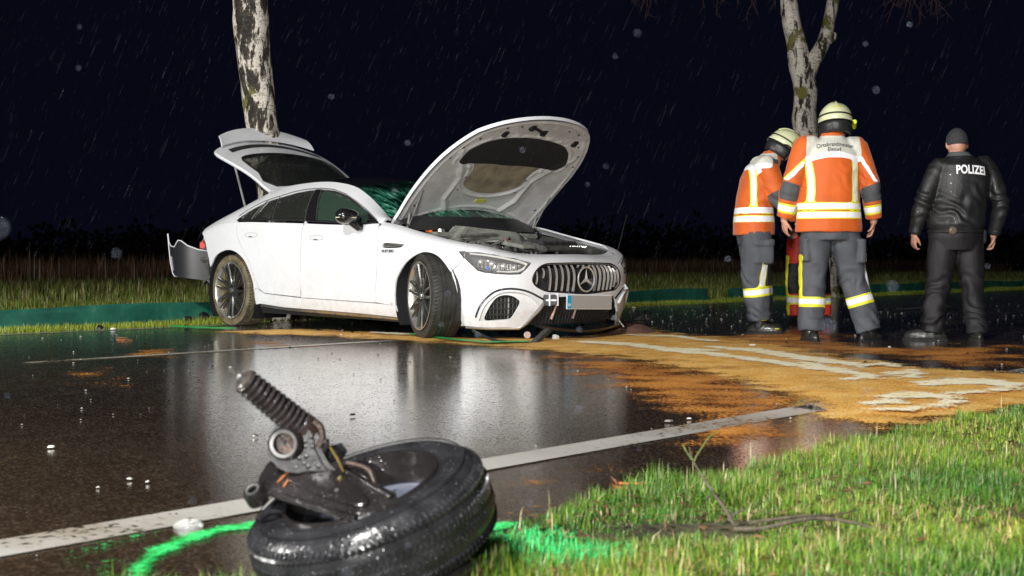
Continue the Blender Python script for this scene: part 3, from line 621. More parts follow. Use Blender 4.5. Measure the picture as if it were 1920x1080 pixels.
# check winding: outward normal for the right side must point to -y
_n = (Vector(S(1.01, .5)) - Vector(S(1, .5))).cross(Vector(S(1, .51)) - Vector(S(1, .5))); assert _n.y < 0
ARCF = cat2([(2.60, .10), (2.602, .419), (2.667, .536), (2.783, .635), (2.937, .698), (3.052, .707), (3.174, .672), (3.282, .568), (3.346, .438), (3.372, .30), (3.366, .10)], 4, False)
ARCR = cat2([(-.42, .20), (-.425, .50), (-.342, .63), (-.248, .701), (-.101, .742), (.037, .746), (.168, .71), (.293, .63), (.384, .493), (.425, .38), (.43, .20)], 4, False)
def Lx(lo, hi, f, n=10): return [(lo + (hi - lo) * i / n, f(lo + (hi - lo) * i / n)) for i in range(n + 1)]
g = .0035
GM = [(1.19, .303), (1.20, .6), (1.221, .911), (1.24, .95), (1.262, 1.01)]      # front/rear door gap, up to belt
GR = [(.119, .94), (.16, .86), (.23, .767), (.355, .63), (.444, .471), (.524, .37), (.60, .337), (.66, .332)]
FD = [(2.305, .285), (2.335, .45), (2.363, .649), (2.375, .80), (2.36, .93)]
bt = lambda x: vend(x) - .002
# rear door
both('rear_door', [(1.19 - g, .308)] + [(a - g, b) for a, b in GM[1:]] + [(1.25, bt(1.25))] + Lx(1.2, .2, bt) + [(.12, bt(.12))] + [(a + g, b) for a, b in GR] , S, M_WH)
both('front_door', [(1.19 + g, .303), (2.305, .282)] + [(a - g, b) for a, b in FD[1:]] + [(2.34, bt(2.34))] + Lx(2.3, 1.3, bt) + [(1.262 + g, 1.01)] + [(a + g, b) for a, b in GM[1:4][::-1]], S, M_WH)
# sill with thin chrome line under it
both('sill', [(.437, .222), (.52, .232), (.917, .205), (2.0, .183), (2.6, .164), (2.60, .262), (2.305, .275), (1.19, .298), (.66, .325), (.60, .330), (.53, .355), (.47, .38), (.437, .35)], S, M_WH)
both('sill_trim', [(.5, .205), (.95, .175), (2.6, .140), (2.6, .158), (2.0, .178), (.93, .198), (.52, .225)], S, M_SIL, grid=(.1, .02))
both('side_skirt', [(.45, .13), (2.62, .11), (2.62, .135), (.95, .17), (.47, .20)], off(S, -.03), M_BLK, grid=(.1, .03))
# quarter panel
def topq(x): return bt(x)
both('quarter_panel', Lx(.12, -.62, topq, 14) + [(-.62, .93), (-.56, .894), (-.50, .82), (-.47, .75), (-.43, .68), (-.405, .60)] + [q for q in ARCR if q[0] > -.40 and q[1] > .30][0:] + [(.43, .35), (.465, .385), (.524 - g, .365)] + [(a - g, b) for a, b in GR[:5][::-1]], S, M_WH)
# front fender and bumper: one run from the door to the nose, split at the wheel arch
HEAD = [(3.374, .712), (3.43, .715), (3.55, .708), (3.67, .695), (3.85, .664), (3.994, .625), (3.945, .577), (3.891, .532), (3.80, .530), (3.70, .535), (3.60, .545), (3.545, .560), (3.498, .601), (3.428, .661)]
ARCH_SIDE = [q for q in ARCF if q[0] < 3.12]
TOPF = lambda x: vend(x) + .03
both('front_fender', [(2.60, .262)] + [q for q in ARCF if q[1] > .262 and q[0] < 3.30] + [(3.303, .546), (3.424, .657), (3.372, .712), (3.426, .716)] + [(3.426, TOPF(3.42))] + Lx(3.4, 2.42, TOPF, 12) + [(2.36 + g, TOPF(2.38))] + [(a + g, b) for a, b in FD[::-1]] , S, M_WH,
     holes=[cat2([(2.432, .758), (2.46, .787), (2.56, .785), (2.73, .775), (2.722, .762), (2.70, .750), (2.62, .745), (2.47, .746)], 2)])
UCC = UC
def mirr(P): return [(2 * UCC - a, b) for a, b in P]
GRILL = [(3.993, .488), (4.005, .527), (4.045, .577), (4.13, .618), (4.3, .626), (4.519, .628)]
GRILLB = [(4.519, .370), (4.40, .374), (4.22, .386), (4.128, .392), (4.064, .414), (4.012, .446)]
GR_FULL = cat2(GRILL + mirr(GRILL[:-1])[::-1] + mirr(GRILLB[1:])[::-1] + GRILLB[0:1] + GRILLB[1:], 3)
HOLE = cat2([(3.589, .165), (3.619, .24), (3.665, .311), (3.708, .352), (3.765, .367), (3.822, .360), (3.873, .331), (3.888, .303), (3.861, .247), (3.828, .19), (3.799, .172), (3.69, .165)], 3)
LOWC = [(4.098, .322), (4.14, .345), (4.3, .350), (4.519, .352)]     # lower edge of the strip under the grille
sec = [(3.352, .118), (3.52, .112), (3.68, .110), (3.90, .110), (3.944, .139), (4.003, .209), (4.066, .28)] + LOWC
top = Lx(4.519, 3.43, lambda u: vend(u) + .06, 16)
def S2(u, v):
    if u <= UCC: return S(u, v)
    x, y, z = S(2 * UCC - u, v); return (x, -y, z)
half = [q for q in ARCF if q[0] > 3.3][::-1]
bumper_out = sec + mirr(sec[:-1])[::-1] + mirr([q for q in half if q[1] > .13] + [(3.307, .543), (3.43, .656), (3.43, .79)]) + mirr(top)[::-1][0:] + top[1:] + [(3.43, .72), (3.43, .656), (3.307, .543)] + [q for q in ARCF if q[0] > 3.307 and q[1] > .13]
def dedupe(P):
    o = []
    for q in P:
        if not o or math.dist(q, o[-1]) > .004: o.append(q)
    return o
HEADI = [(a, b) for a, b in HEAD if a > 3.43]; HEADB = cat2(HEAD, 1)
HB = [(3.4308, .712), (3.55, .710), (3.67, .697), (3.85, .666), (3.996, .625), (3.945, .575), (3.891, .530), (3.80, .527), (3.70, .532), (3.60, .543), (3.545, .558), (3.496, .60), (3.4308, .659)]
def S2b(u, v): return S2(u, v)
M_HL = mat('head_lamp_dark', (.03, .03, .035), .25, bump=.4, bscale=60)
panel('front_bumper', dedupe(bumper_out), S2b, M_WH, car, holes=[GR_FULL, HB, mirr(HB), HOLE, mirr(HOLE)], grid=(.035, .03), step=.03)
# shell behind the panels, coloured black for the shade in the gaps
for mir in (1, -1):
    def shell(a, b, mir=mir):
        u = -.55 + a * (UCC + .55); v = .16 + b * (vend(u) - .16)
        q = off(S, -.05)(u, v); return (q[0], q[1] * mir, q[2])
    V = []; F = []; nu, nv = 90, 16
    for i in range(nu + 1):
        for j in range(nv + 1): V.append(shell(i / nu, j / nv))
    for i in range(nu):
        for j in range(nv):
            u = -.55 + (i + .5) / nu * (UCC + .55); v = .16 + (j + .5) / nv * .8
            if math.hypot(u - 2.98, v - .36) < .43 or math.hypot(u, v - .38) < .46 or u > 3.35: continue
            F.append((i * (nv + 1) + j, (i + 1) * (nv + 1) + j, (i + 1) * (nv + 1) + j + 1, i * (nv + 1) + j + 1))
    pyobj('inner_shell', V, F, M_GAP, car)
# wheel housings
for s in (-1, 1):
    for cx, r in ((2.985, .405), (0.0, .435)):
        v = []; f = []; n = 22
        for i in range(n + 1):
            a = math.radians(-35) + math.radians(250) * i / n
            for yy in (.945, .55): v.append((cx + r * math.cos(a), s * yy, .335 + r * math.sin(a)))
        b = len(v); f = [(2 * i, 2 * i + 2, 2 * i + 3, 2 * i + 1) for i in range(n)]; v.append((cx, s * .55, .33)); f += [(2 * i + 1, 2 * i + 3, b) for i in range(n)]
        pyobj('wheel_housing', v, f, M_BLK, car)
# head lamps: recessed housing, modules, lens
def HL(u, v, d): return off(S2b, d)(u, v)
for mir in (False, True):
    ol = HEAD
    hs = panel('headlight', ol, off(S, -.055), M_HL, car, mirror=mir, flange=0, grid=(.05, .04))
    def q(u, v, d):
        p = off(S, d)(u, v); return Vector((p[0], -p[1] if mir else p[1], p[2]))
    for (u, v, r) in ((3.56, .628, .024), (3.66, .615, .028), (3.76, .600, .028), (3.85, .588, .022), (3.62, .575, .014), (3.72, .56, .012), (3.82, .552, .012)):
        MB().sphere(q(u, v, -.04), (r, r, r * .9), 7).obj('lamp_module', M_CHR if r > .02 else M_BLU if u < 3.7 else M_SIL, hs, True)
    MB().tube([q(u, v, -.012) for u, v in ((3.47, .70), (3.60, .694), (3.75, .675), (3.88, .646), (3.955, .615), (3.915, .572), (3.875, .552), (3.79, .548), (3.70, .552))], [.006, .008, .010, .011, .012, .011, .009, .007, .005], 8).obj('daylight_strip', mat('lamp_strip', (.75, .75, .72), .2), hs, True)
    MB().tube([q(u, v, -.004) for u, v in ol + ol[:1]], .0045, 6).obj('lamp_rim', M_GBLK, hs, True)
    for i in range(12):
        u = 3.50 + .036 * i; v0 = .585 - .02 * (i / 12)
        MB().box(q(u, v0 + .02, -.045), (.012, .02, .05)).obj('lamp_fin', M_SIL, hs)
    panel('lamp_lens', ol, off(S, -.002), glass('lamp_lens', (.5, .5, .5), .22, .03, 120), hs, mirror=mir, flange=0)
# grille: dark mouth, vertical slats, ring and star
gb = grid_obj('grille', 24, 8, lambda a, b: off(S2b, -.07)(3.98 + a * 2 * (UCC - 3.98), .35 + b * .29), M_GAP, car)
MB().tube([off(S2b, -.003)(u, v) for u, v in GR_FULL + GR_FULL[:1]], .006, 6, False).obj('grille_surround', M_GBLK, gb, True)
nS = 17
for i in range(nS):
    u = 4.035 + (2 * (UCC - 4.035)) * i / (nS - 1); k = abs(u - UCC) / .49
    vt = .612 - .055 * max(0, k - .7) / .3; vb = .385 + .02 * k + .05 * max(0, k - .8) / .2
    if abs(u - UCC) < .085: segs = ((vt, .590), (.385, vb - .0))
    else: segs = ((vt, vb),)
    if i == 1: vb = .50; segs = ((vt, vb),)
    for a_, b_ in segs:
        if abs(a_ - b_) < .015: continue
        P = [off(S2b, -.012 + .018 * math.sin(math.pi * j / 6))(u, a_ + (b_ - a_) * j / 6) for j in range(7)]
        nrm = (off(S2b, .05)(u, .5) - off(S2b, 0)(u, .5)).normalized(); tan = Vector((0, 0, 1)).cross(nrm).normalized()
        mb = MB(); v = []
        for p in P: v += [p - tan * .0042, p + tan * .0042, p + tan * .003 - nrm * .020, p - tan * .003 - nrm * .020]
        mb.add(v, [(4 * j + k_, 4 * j + (k_ + 1) % 4, 4 * j + 4 + (k_ + 1) % 4, 4 * j + 4 + k_) for j in range(6) for k_ in range(4)] + [(0, 1, 2, 3), (27, 26, 25, 24)])
        mb.obj('grille_slat', M_CHR, gb)
sc = off(S2b, .012)(UCC, .487); Mst = Matrix.Rotation(0, 4, 'Z')
mb = MB(); ringp = [sc + Vector((0, .095 * math.cos(a), .099 * math.sin(a))) for a in np.linspace(0, 2 * math.pi, 41)]
mb.tube(ringp, .0075, 8, False); em = mb.obj('emblem', M_CHR, gb, True)
for k in range(3):
    a = math.pi / 2 + k * 2 * math.pi / 3; d = Vector((0, math.cos(a), math.sin(a))); t_ = Vector((0, -math.sin(a), math.cos(a)))
    v = [sc + d * .092, sc + t_ * .016 + d * .010, sc - t_ * .016 + d * .010, sc + Vector((.014, 0, 0)), sc - Vector((.01, 0, 0)), sc - d * .004]
    MB().add([v[0], v[1], v[3], v[2], v[4]], [(0, 1, 2), (0, 2, 3), (0, 4, 1), (0, 3, 4), (1, 4, 3, 2)]).obj('emblem_star', M_CHR, em)
MB().lathe([(0, 0), (.09, 0)], 32, Matrix.Translation(sc - Vector((.012, 0, 0))) @ Matrix.Rotation(math.pi / 2, 4, 'Z')).obj('emblem_disc', M_GBLK, em, True)
# side intakes with curved scoop blade
for mir in (False, True):
    sg = -1 if mir else 1
    b = panel('air_intake', [(3.57, .15), (3.91, .15), (3.91, .385), (3.57, .385)], off(S, -.055), M_GAP, car, mirror=mir, flange=0)
    def q(u, v, d):
        p = off(S, d)(u, v); return Vector((p[0], p[1] * sg, p[2]))
    for v in (.205, .255, .305): MB().tube([q(3.59 + .05 * i, v, -.022) for i in range(7)], .0045, 6).obj('intake_slat', M_BLK, b)
    for i in range(9): MB().tube([q(3.60 + .034 * i, .165 + .02 * j, -.04) for j in range(10)], .0022, 4).obj('intake_mesh_bar', M_GREY, b)
    MB().tube([q(3.80, .165 + .02 * j, -.03) for j in range(10)], .008, 5).obj('intake_post', M_GREY, b)
    MB().tube([q(u, v, .001) for u, v in cat2([(3.514, .19), (3.565, .282), (3.629, .353), (3.701, .400), (3.794, .416), (3.895, .408), (3.97, .387), (4.048, .351), (4.10, .325)], 4, False)], [.004] + [.011] * 20 + [.013] * 12 + [.008] * 8 if False else .0085, 6).obj('scoop_edge', M_GBLK, b, True)
    # fin standing out under the scoop line
    v = []; P = cat2([(3.545, .175), (3.60, .28), (3.66, .345), (3.73, .386), (3.81, .396), (3.90, .384), (3.97, .355), (4.04, .29)], 4, False)
    for u_, v_ in P: v += [q(u_, v_, .0), q(u_, v_ - .004, .022), q(u_ + .004, v_ - .012, .0)]
    n = len(P); MB().add(v, [(3 * i + a, 3 * i + (a + 1) % 3, 3 * i + 3 + (a + 1) % 3, 3 * i + 3 + a) for i in range(n - 1) for a in range(3)]).obj('scoop_fin', M_WH, b, True)
    MB().lathe([(0, .004), (.009, .004), (.011, 0)], 14, Matrix.Translation(q(3.685, .437, 0)) @ (q(3.685, .437, .05) - q(3.685, .437, 0)).to_track_quat('Y', 'Z').to_matrix().to_4x4()).obj('parking_sensor', M_SIL, b)
# lower intake: bare black mouth, broken stays, mounting stub, number plate
lm = grid_obj('lower_intake', 20, 6, lambda a, b: off(S2b, -.06)(4.02 + a * 2 * (UCC - 4.02), .10 + b * .26), M_GAP, car)
for i in range(26): MB().tube([off(S2b, -.045)(4.10 + .034 * i, .12 + .04 * j) for j in range(6)], .002, 4).obj('intake_mesh_bar', M_DGREY, lm)
for u, du in ((4.235, -.03), (4.46, -.02)): MB().tube([off(S2b, -.03)(u, .27), off(S2b, -.025)(u + du, .16)], [.008, .012], 6).obj('broken_stay', mat('bent_stay', (.45, .28, .22), .4), lm)
MB().box(off(S2b, -.0)(4.15, .325), (.07, .11, .085), Matrix.Rotation(math.atan2(S(4.15, .3)[1], .4), 3, 'Z')).obj('bumper_mount', M_BLK, lm, bevel=.006)
MB().box(off(S2b, .02)(4.15, .325), (.06, .085, .014), Matrix.Rotation(math.atan2(S(4.15, .3)[1], .4), 3, 'Z')).obj('mount_bracket', M_WH, lm, bevel=.003)
MB().box(off(S2b, .02)(4.135, .325), (.06, .012, .09), Matrix.Rotation(math.atan2(S(4.15, .3)[1], .4), 3, 'Z')).obj('mount_bracket', M_WH, lm, bevel=.003)
MB().box(off(S2b, .02)(4.205, .33), (.06, .022, .10), Matrix.Rotation(math.atan2(S(4.15, .3)[1], .4), 3, 'Z')).obj('mount_bracket', M_WH, lm, bevel=.003)
pc = Vector((3.935, -.008, .303)); MR = Matrix.Rotation(math.radians(-1.5), 3, 'X') @ Matrix.Rotation(math.radians(-2), 3, 'Z')
pl = MB().box(pc, (.012, .515, .118), MR).obj('number_plate', mat('plate_rim', (.72, .72, .70), .4), car, bevel=.004)
MB().box(pc + MR @ Vector((.0075, .022, 0)), (.002, .46, .104), MR).obj('plate_field', mat('plate_blank_grey', (.36, .34, .33), .5), pl)
MB().box(pc + MR @ Vector((.0075, -.231, 0)), (.002, .042, .104), MR).obj('euro_band', mat('plate_blue', (.005, .36, .62), .4), pl)
me = text_mesh('D', .03, .0008, .001); me.transform(Matrix.Translation(pc + MR @ Vector((.0095, -.231, -.025))) @ Matrix.Rotation(math.pi / 2, 4, 'Z') @ Matrix.Rotation(math.pi / 2, 4, 'X')); link('plate_letter', me, mat('plate_letter', (.85, .85, .85), .5), pl, False)
for k in range(8):
    a = k * math.pi / 4; c = pc + MR @ Vector((.0095, -.231 + .012 * math.cos(a), .022 + .012 * math.sin(a))); MB().box(c, (.001, .004, .004)).obj('plate_star', mat('plate_star', (.05, .2, .4), .5) if k == 0 else bpy.data.materials['plate_star'], pl)
# fender vent and lettering
for mir in (False, True):
    vp = panel('fender_vent', [(2.42, .735), (2.745, .735), (2.745, .80), (2.42, .80)], off(S, -.016), M_GBLK, car, mirror=mir, flange=0)
    for v in (.757, .769): 
        P = [off(S, -.006)(2.45 + .045 * i, v + .001 * i) for i in range(7)]
        if mir: P = [Vector((p.x, -p.y, p.z)) for p in P]
        MB().tube(P, .0035, 5).obj('vent_slat', M_GREY, vp)
    me = text_mesh('V8 BITURBO', .034, .0006, .0008, 'LEFT')
    for v in me.vertices:
        u = 2.428 + v.co.x * .93; z = .718 + v.co.y
        if mir: u = 2.428 + (.25 - v.co.x * .93)
        p = off(S, .002 + v.co.z)(u, z); v.co = Vector((p.x, -p.y if mir else p.y, p.z))
    link('fender_lettering', me, M_GBLK, car, False)
# door handles flush in oval recesses
for (u, v) in ((.395, .888), (1.46, .846)):
    for mir in (1, -1):
        L_ = [off(S, .0015)(u + .105 * math.cos(a), v + .022 * math.sin(a)) for a in np.linspace(0, 2 * math.pi, 25)]
        hb = MB().tube([Vector((p.x, p.y * mir, p.z)) for p in L_], .0016, 4, False).obj('door_handle', M_SIL, car, True)
        g_ = [off(S, .001)(u - .05 + .014 * i, v - .012 - .001 * i) for i in range(6)]
        MB().tube([Vector((p.x, p.y * mir, p.z)) for p in g_], [.0012, .004, .005, .004, .003, .001], 6).obj('handle_grip', M_DGREY, hb, True)
# ---------------------------------------------------------------- greenhouse
DTOP = [(.10, .205), (.16, .33), (.364, .569), (.596, .668), (.796, .756), (.976, .796), (1.113, .805), (1.21, .811), (1.398, .807), (1.615, .751), (1.843, .675), (2.07, .567), (2.20, .40), (2.284, .218)]
def dtop(x): return interp(DTOP, x)
Uo = U
# cant rail: from window line up to the roof edge, running into the A pillar and the rear quarter
railo = [(-.60, .0)] + [(-.62, .5), (-.60, 1)] + Lx(-.5, 2.36, lambda x: 1, 30) + [(2.375, .5), (2.372, .0), (2.33, .02)] + [(a, b) for a, b in DTOP[::-1]] + [(.05, .09), (.12, .045), (.115, .0)]
both('cant_rail', railo, U, M_WH, grid=(.05, .12), flange=.02)
# black sheet behind the panes: seal edge, and the cabin's darkness as colour
dlo = [(.10, .20)] + DTOP[1:] + [(2.33, .05), (2.2, .045), (1.26, .062), (.7, .07), (.34, .07), (.12, .09)]
both('dark_window_backing', [(a, b) for a, b in dlo], off(U, -.028), M_GAP, grid=(.06, .1), flange=0)
def quad(a, b, ya, yb):   # piece of the window band between two slanted dividers (top x, bottom x)
    (xa, xb) = a; (xc, xd) = b; P = [(xb, yb), (xd, yb)]
    top_ = [(x, dtop(x) - ya) for x in np.linspace(xc, xa, 10)]; return P + top_
both('rear_quarter_window', [(.14, .22), (.25, .40), (.40, .545), (.345, .10), (.16, .11)], off(U, -.012), M_GLD, grid=(.05, .1), flange=.004)
both('rear_quarter_window', quad((.445, .365), (.575, .665), .03, .10), off(U, -.012), M_GLD, grid=(.05, .1), flange=.004)
both('rear_door_window', quad((.615, .71), (1.09, 1.215), .04, .10), off(U, -.012), M_GLD, grid=(.05, .1), flange=.004)
both('b_pillar', quad((1.105, 1.235), (1.19, 1.40), .012, .08), off(U, -.006), M_GBLK, grid=(.05, .1), flange=.01)
both('front_door_window', [(1.425, .09)] + [(2.15, .09)] + [(x, dtop(x) - .06) for x in (2.13, 2.05, 1.95, 1.8, 1.6, 1.4, 1.25)] + [(1.235, .70), (1.30, .4)], off(U, -.012), M_GLG, grid=(.05, .1), flange=.004)
both('mirror_triangle', [(2.18, .09), (2.32, .07), (2.27, .18), (2.18, .38), (2.10, .50)], off(U, -.008), M_GBLK, grid=(.05, .1), flange=.004)
for mir in (1, -1):
    for (a, b) in (((.43, dtop(.43) - .01), (.353, .08)), ((.60, dtop(.6) - .01), (.70, .08)), ((1.105, .76), (1.232, .08)), ((1.205, .78), (1.412, .08))):
        P = [off(U, -.004)(a[0] + (b[0] - a[0]) * i / 6, a[1] + (b[1] - a[1]) * i / 6) for i in range(7)]; MB().tube([Vector((p.x, p.y * mir, p.z)) for p in P], .004, 5).obj('window_strip', M_SIL, car, True)
    P = [off(U, .001)(x, w) for x, w in [(.10, .2)] + DTOP[1:]]; MB().tube([Vector((p.x, p.y * mir, p.z)) for p in P], .0035, 5).obj('window_strip', M_SIL, car, True)
    P = [off(U, .001)(x, .045) for x in np.linspace(.13, 2.30, 20)]; MB().tube([Vector((p.x, p.y * mir, p.z)) for p in P], .004, 5).obj('window_strip', M_BLK, car, True)
# roof, windscreen
def roofpt(x, k):
    y = interp(YR, x); z = interp(RZ, x); return Vector((x, y * k, z + .075 * (1 - k * k) * min(1, (y / .64)) ))
grid_obj('roof', 24, 20, lambda a, b: roofpt(.18 + a * 1.50, -1 + 2 * b) + Vector((0, 0, -.002)), M_GBLK, car)
def wspt(a, k):     # a 0 top, 1 cowl ; corner x runs ahead of the centre at the top
    x0 = 1.66; x1 = 2.30; x = x0 + (x1 - x0) * a; e = roofpt(x, 1); c = .10 * (1 - k * k) * (.6 + .6 * a)
    return Vector((e.x + c + .22 * a * (1 - k * k), e.y * k, e.z + .075 * (1 - k * k) * (1 - a) + .0 * a))
grid_obj('windscreen', 16, 20, lambda a, b: wspt(a, -1 + 2 * b) + Vector((0, 0, -.006)), M_WS, car)
grid_obj('cowl', 6, 20, lambda a, b: wspt(1, -1 + 2 * b).lerp(Vector((2.62, (-1 + 2 * b) * .74, .90)), a), M_BLK, car)
# parcel / boot cavity and rear end seen under the raised tailgate
grid_obj('boot_floor', 4, 4, lambda a, b: Vector((-.75 + a * .95, -.62 + 1.24 * b, .80)), M_GAP, car)
grid_obj('boot_side', 6, 4, lambda a, b: Vector((-.7 + a * .9, -.66, .55 + b * (.33 + .35 * a))), M_GAP, car); grid_obj('boot_side', 6, 4, lambda a, b: Vector((-.7 + a * .9, .66, .55 + b * (.33 + .35 * a))), M_GAP, car)
grid_obj('rear_bulkhead', 6, 8, lambda a, b: Vector((-.66, -.80 + 1.6 * b, .32 + a * .52)), M_DGREY, car)
grid_obj('underfloor', 4, 2, lambda a, b: Vector((-.6 + a * 4.1, -.75 + 1.5 * b, .15)), M_GAP, car)
grid_obj('engine_bay_floor', 4, 4, lambda a, b: Vector((2.5 + a * 1.15, -.70 + 1.4 * b, .48)), M_GAP, car)
for s in (-1, 1): grid_obj('inner_wing', 14, 3, lambda a, b: Vector((2.42 + a * 1.25, s * ((.80 - .22 * max(0, a - .6) / .4) - .05 * b), .90 - .20 * a - b * .28)), M_DGREY, car)
# tail lamps, broken rear corner
for s in (-1, 1):
    MB().box((-.66, s * .80, .80), (.10, .20, .10), Matrix.Rotation(s * .5, 3, 'Z')).obj('tail_light', M_RED, car, bevel=.02)
rb = MB()
for i in range(26):
    z = random.uniform(.40, .86); rb.box((random.uniform(-.70, -.52), -random.uniform(.80, .90), z), (random.uniform(.02, .09), random.uniform(.01, .05), random.uniform(.02, .10)), Euler((random.random(), random.random(), random.random())).to_matrix())
rb.obj('broken_mounts', mat('torn_metal', (.16, .16, .15), .35, metal=.5, var=.5, vscale=30), car, bevel=.004)
# ---------------------------------------------------------------- door mirrors
for s in (-1, 1):
    mc = Vector((2.08, s * 1.06, 1.02))
    b = MB(); prof = []
    nn = 14
    for i in range(nn + 1):
        th_ = math.pi * i / nn
        for k in range(20):
            a = 2 * math.pi * k / 20; ca, sa = math.cos(a), math.sin(a)
            y = math.copysign(abs(ca) ** .75, ca) * math.sin(th_); z = math.copysign(abs(sa) ** .8, sa) * math.sin(th_)
            b.v.append(mc + Vector((.095 * math.cos(th_) + .02 * y * s, .125 * y, .068 * z * (1 + .12 * y * s) + .006 * y * s)))
    b.f = [(i * 20 + k, (i + 1) * 20 + k, (i + 1) * 20 + (k + 1) % 20, i * 20 + (k + 1) % 20) for i in range(nn) for k in range(20)]
    mo = b.obj('door_mirror', M_GBLK, car, True)
    MB().tube([mc + Vector((.03, -s * .02, -.05)), mc + Vector((.06, -s * .07, -.10)), Vector((2.12, s * .93, .925))], [.035, .03, .03], 10).obj('mirror_stalk', M_GBLK, mo, True)
    MB().tube([mc + Vector((.105 * math.cos(a) * .9, .128 * s * math.sin(a), -.012)) for a in np.linspace(-.2, 1.5, 9)], .004, 6).obj('indicator_strip', mat('mirror_indicator', (.75, .70, .5), .25), mo, True)
# ---------------------------------------------------------------- bonnet, open
HA = math.radians(36); HD = Vector((math.cos(HA), 0, math.sin(HA))); HN = Vector((-math.sin(HA), 0, math.cos(HA))); H0 = Vector((2.3, .03, 1.0))
def hood(s, y, d=0):
    cr = .055 * (1 - min(1, (y / .85) ** 2)) + .05 * math.sin(min(max(s / 1.48, 0), 1) * math.pi) - .05 * max(0, s - 1.2) / .28
    return H0 + HD * s + Vector((0, y, 0)) + HN * (cr - .045 + d)
HO = [(-.03, .80), (.15, .82), (.40, .84), (.70, .83), (.92, .79), (1.10, .72), (1.25, .62), (1.36, .49), (1.44, .30), (1.475, .12), (1.48, 0)]
HOL = HO + [(a, -b) for a, b in HO[:-1][::-1]] + [(.03, -.66), (.11, -.45), (.16, -.2), (.17, 0), (.16, .2), (.11, .45), (.03, .66)]
HOL = dedupe(cat2(HOL, 3))
bon = panel('bonnet', HOL, lambda a, b: hood(a, b, .0), M_WH, car, grid=(.05, .05), flange=.03)
D_BLK = [(.80, .60), (.93, .60), (1.05, .50), (1.12, .33), (1.15, 0)]; D_BLK = cat2(D_BLK + [(a, -b) for a, b in D_BLK[:-1][::-1]] + [(.77, -.44), (.775, -.2), (.76, 0), (.775, .2), (.77, .44)], 3)
D_TAN = cat2([(.79, -.40), (.78, -.1), (.775, 0), (.78, .1), (.79, .40), (.72, .36), (.62, .34), (.55, .36), (.47, .30), (.42, .20), (.39, .08), (.385, 0), (.39, -.08), (.42, -.20), (.47, -.30), (.55, -.36), (.62, -.34), (.72, -.36)], 2)
SIDE = [cat2([(.30, sg * .56), (.40, sg * .70), (.60, sg * .72), (.72, sg * .66), (.66, sg * .52), (.55, sg * .46), (.40, sg * .46)], 3) for sg in (1, -1)]
SIDE2 = [cat2([(.20, sg * .42), (.30, sg * .38), (.35, sg * .30), (.30, sg * .18), (.24, sg * .22)], 3) for sg in (1, -1)]
FRT = [cat2([(1.20 - abs(y) * .35 * abs(y), y - .05), (1.20 - abs(y) * .35 * abs(y), y + .05), (1.34 - abs(y) * .5 * abs(y), y + .045), (1.34 - abs(y) * .5 * abs(y), y - .045)], 2) for y in (-.42, -.28, -.14, 0, .14, .28, .42)]
def sst(x): x = min(max(x, 0), 1); return x * x * (3 - 2 * x)
ia = np.arange(-.02, 1.47, .0105); ib = np.arange(-.82, .821, .0105); IA, IB = np.meshgrid(ia, ib, indexing='ij')
dO = poly_dist_np(IA, IB, HOL); ff = lambda P, w_: np.clip(poly_dist_np(IA, IB, P) / w_ + .5, 0, 1)
dep = .042 - .036 * np.clip(1 - dO / .03, 0, 1)           # frame stands off the skin, falls to it at the rim
dep = dep + .007 * ff(HOL, .02) * np.exp(-((dO - .055) / .012) ** 2) 
dep = dep - .03 * ff(D_BLK, .03) - .020 * ff(D_TAN, .03) + .010 * np.exp(-((poly_dist_np(IA, IB, D_TAN) + .03) / .014) ** 2) + .010 * np.exp(-((poly_dist_np(IA, IB, D_BLK) + .03) / .014) ** 2)
for P in SIDE: dep = dep - .030 * ff(P, .025) + .010 * np.exp(-((np.hypot(IA - (.42), np.abs(IB) - .60) - .07) / .012) ** 2) / 2 + .008 * np.exp(-((np.hypot(IA - (.60), np.abs(IB) - .60) - .055) / .012) ** 2) / 2
for P in SIDE2 + FRT: dep = dep - .032 * ff(P, .018)
for sg in (1, -1):   # bead along the V braces
    pl_ = [(.16, sg * .30), (.33, sg * .42), (.60, sg * .42), (.76, sg * .52), (.95, sg * .66)]
    for i in range(4):
        ax, ay = pl_[i]; bx, by = pl_[i + 1]; t = np.clip(((IA - ax) * (bx - ax) + (IB - ay) * (by - ay)) / ((bx - ax) ** 2 + (by - ay) ** 2), 0, 1); dd = np.hypot(IA - ax - t * (bx - ax), IB - ay - t * (by - ay)); dep = np.maximum(dep, .042 + .018 * np.clip(1 - dd / .045, 0, 1) * (dO > .04))
V = [hood(IA[i, j], IB[i, j], -max(.004, dep[i, j])) for i in range(IA.shape[0]) for j in range(IA.shape[1])]; nj = IA.shape[1]
blk = poly_dist_np(IA, IB, D_BLK) > 0; tan_ = poly_dist_np(IA, IB, D_TAN) > .005
F = {0: [], 1: [], 2: []}
for i in range(IA.shape[0] - 1):
    for j in range(nj - 1):
        if dO[i:i + 2, j:j + 2].min() < .004: continue
        c = 1 if blk[i, j] else 2 if tan_[i, j] else 0; F[c].append((i * nj + j, i * nj + j + 1, (i + 1) * nj + j + 1, (i + 1) * nj + j))
M_UND = mat('bonnet_inner_paint', (.70, .70, .69), .28, coat=.3, var=.12, vscale=6, wet=60, bump=.1)
M_MAT = mat('tan_heat_shield', (.34, .29, .20), .55, var=.35, vscale=9, bump=.6, bscale=70)
_F = np.array(F[0] + F[1] + F[2]); _c = np.array([0] * len(F[0]) + [1] * len(F[1]) + [2] * len(F[2])); _n = len(V); _co = np.array([tuple(q) for q in V])
_E = np.sort(np.concatenate([_F[:, [a, (a + 1) % 4]] for a in range(4)]), 1); _fi = np.tile(np.arange(len(_F)), 4); _k = _E[:, 0].astype(np.int64) * _n + _E[:, 1]; _o = np.argsort(_k, kind='stable'); _ks = _k[_o]; _fs = _fi[_o]
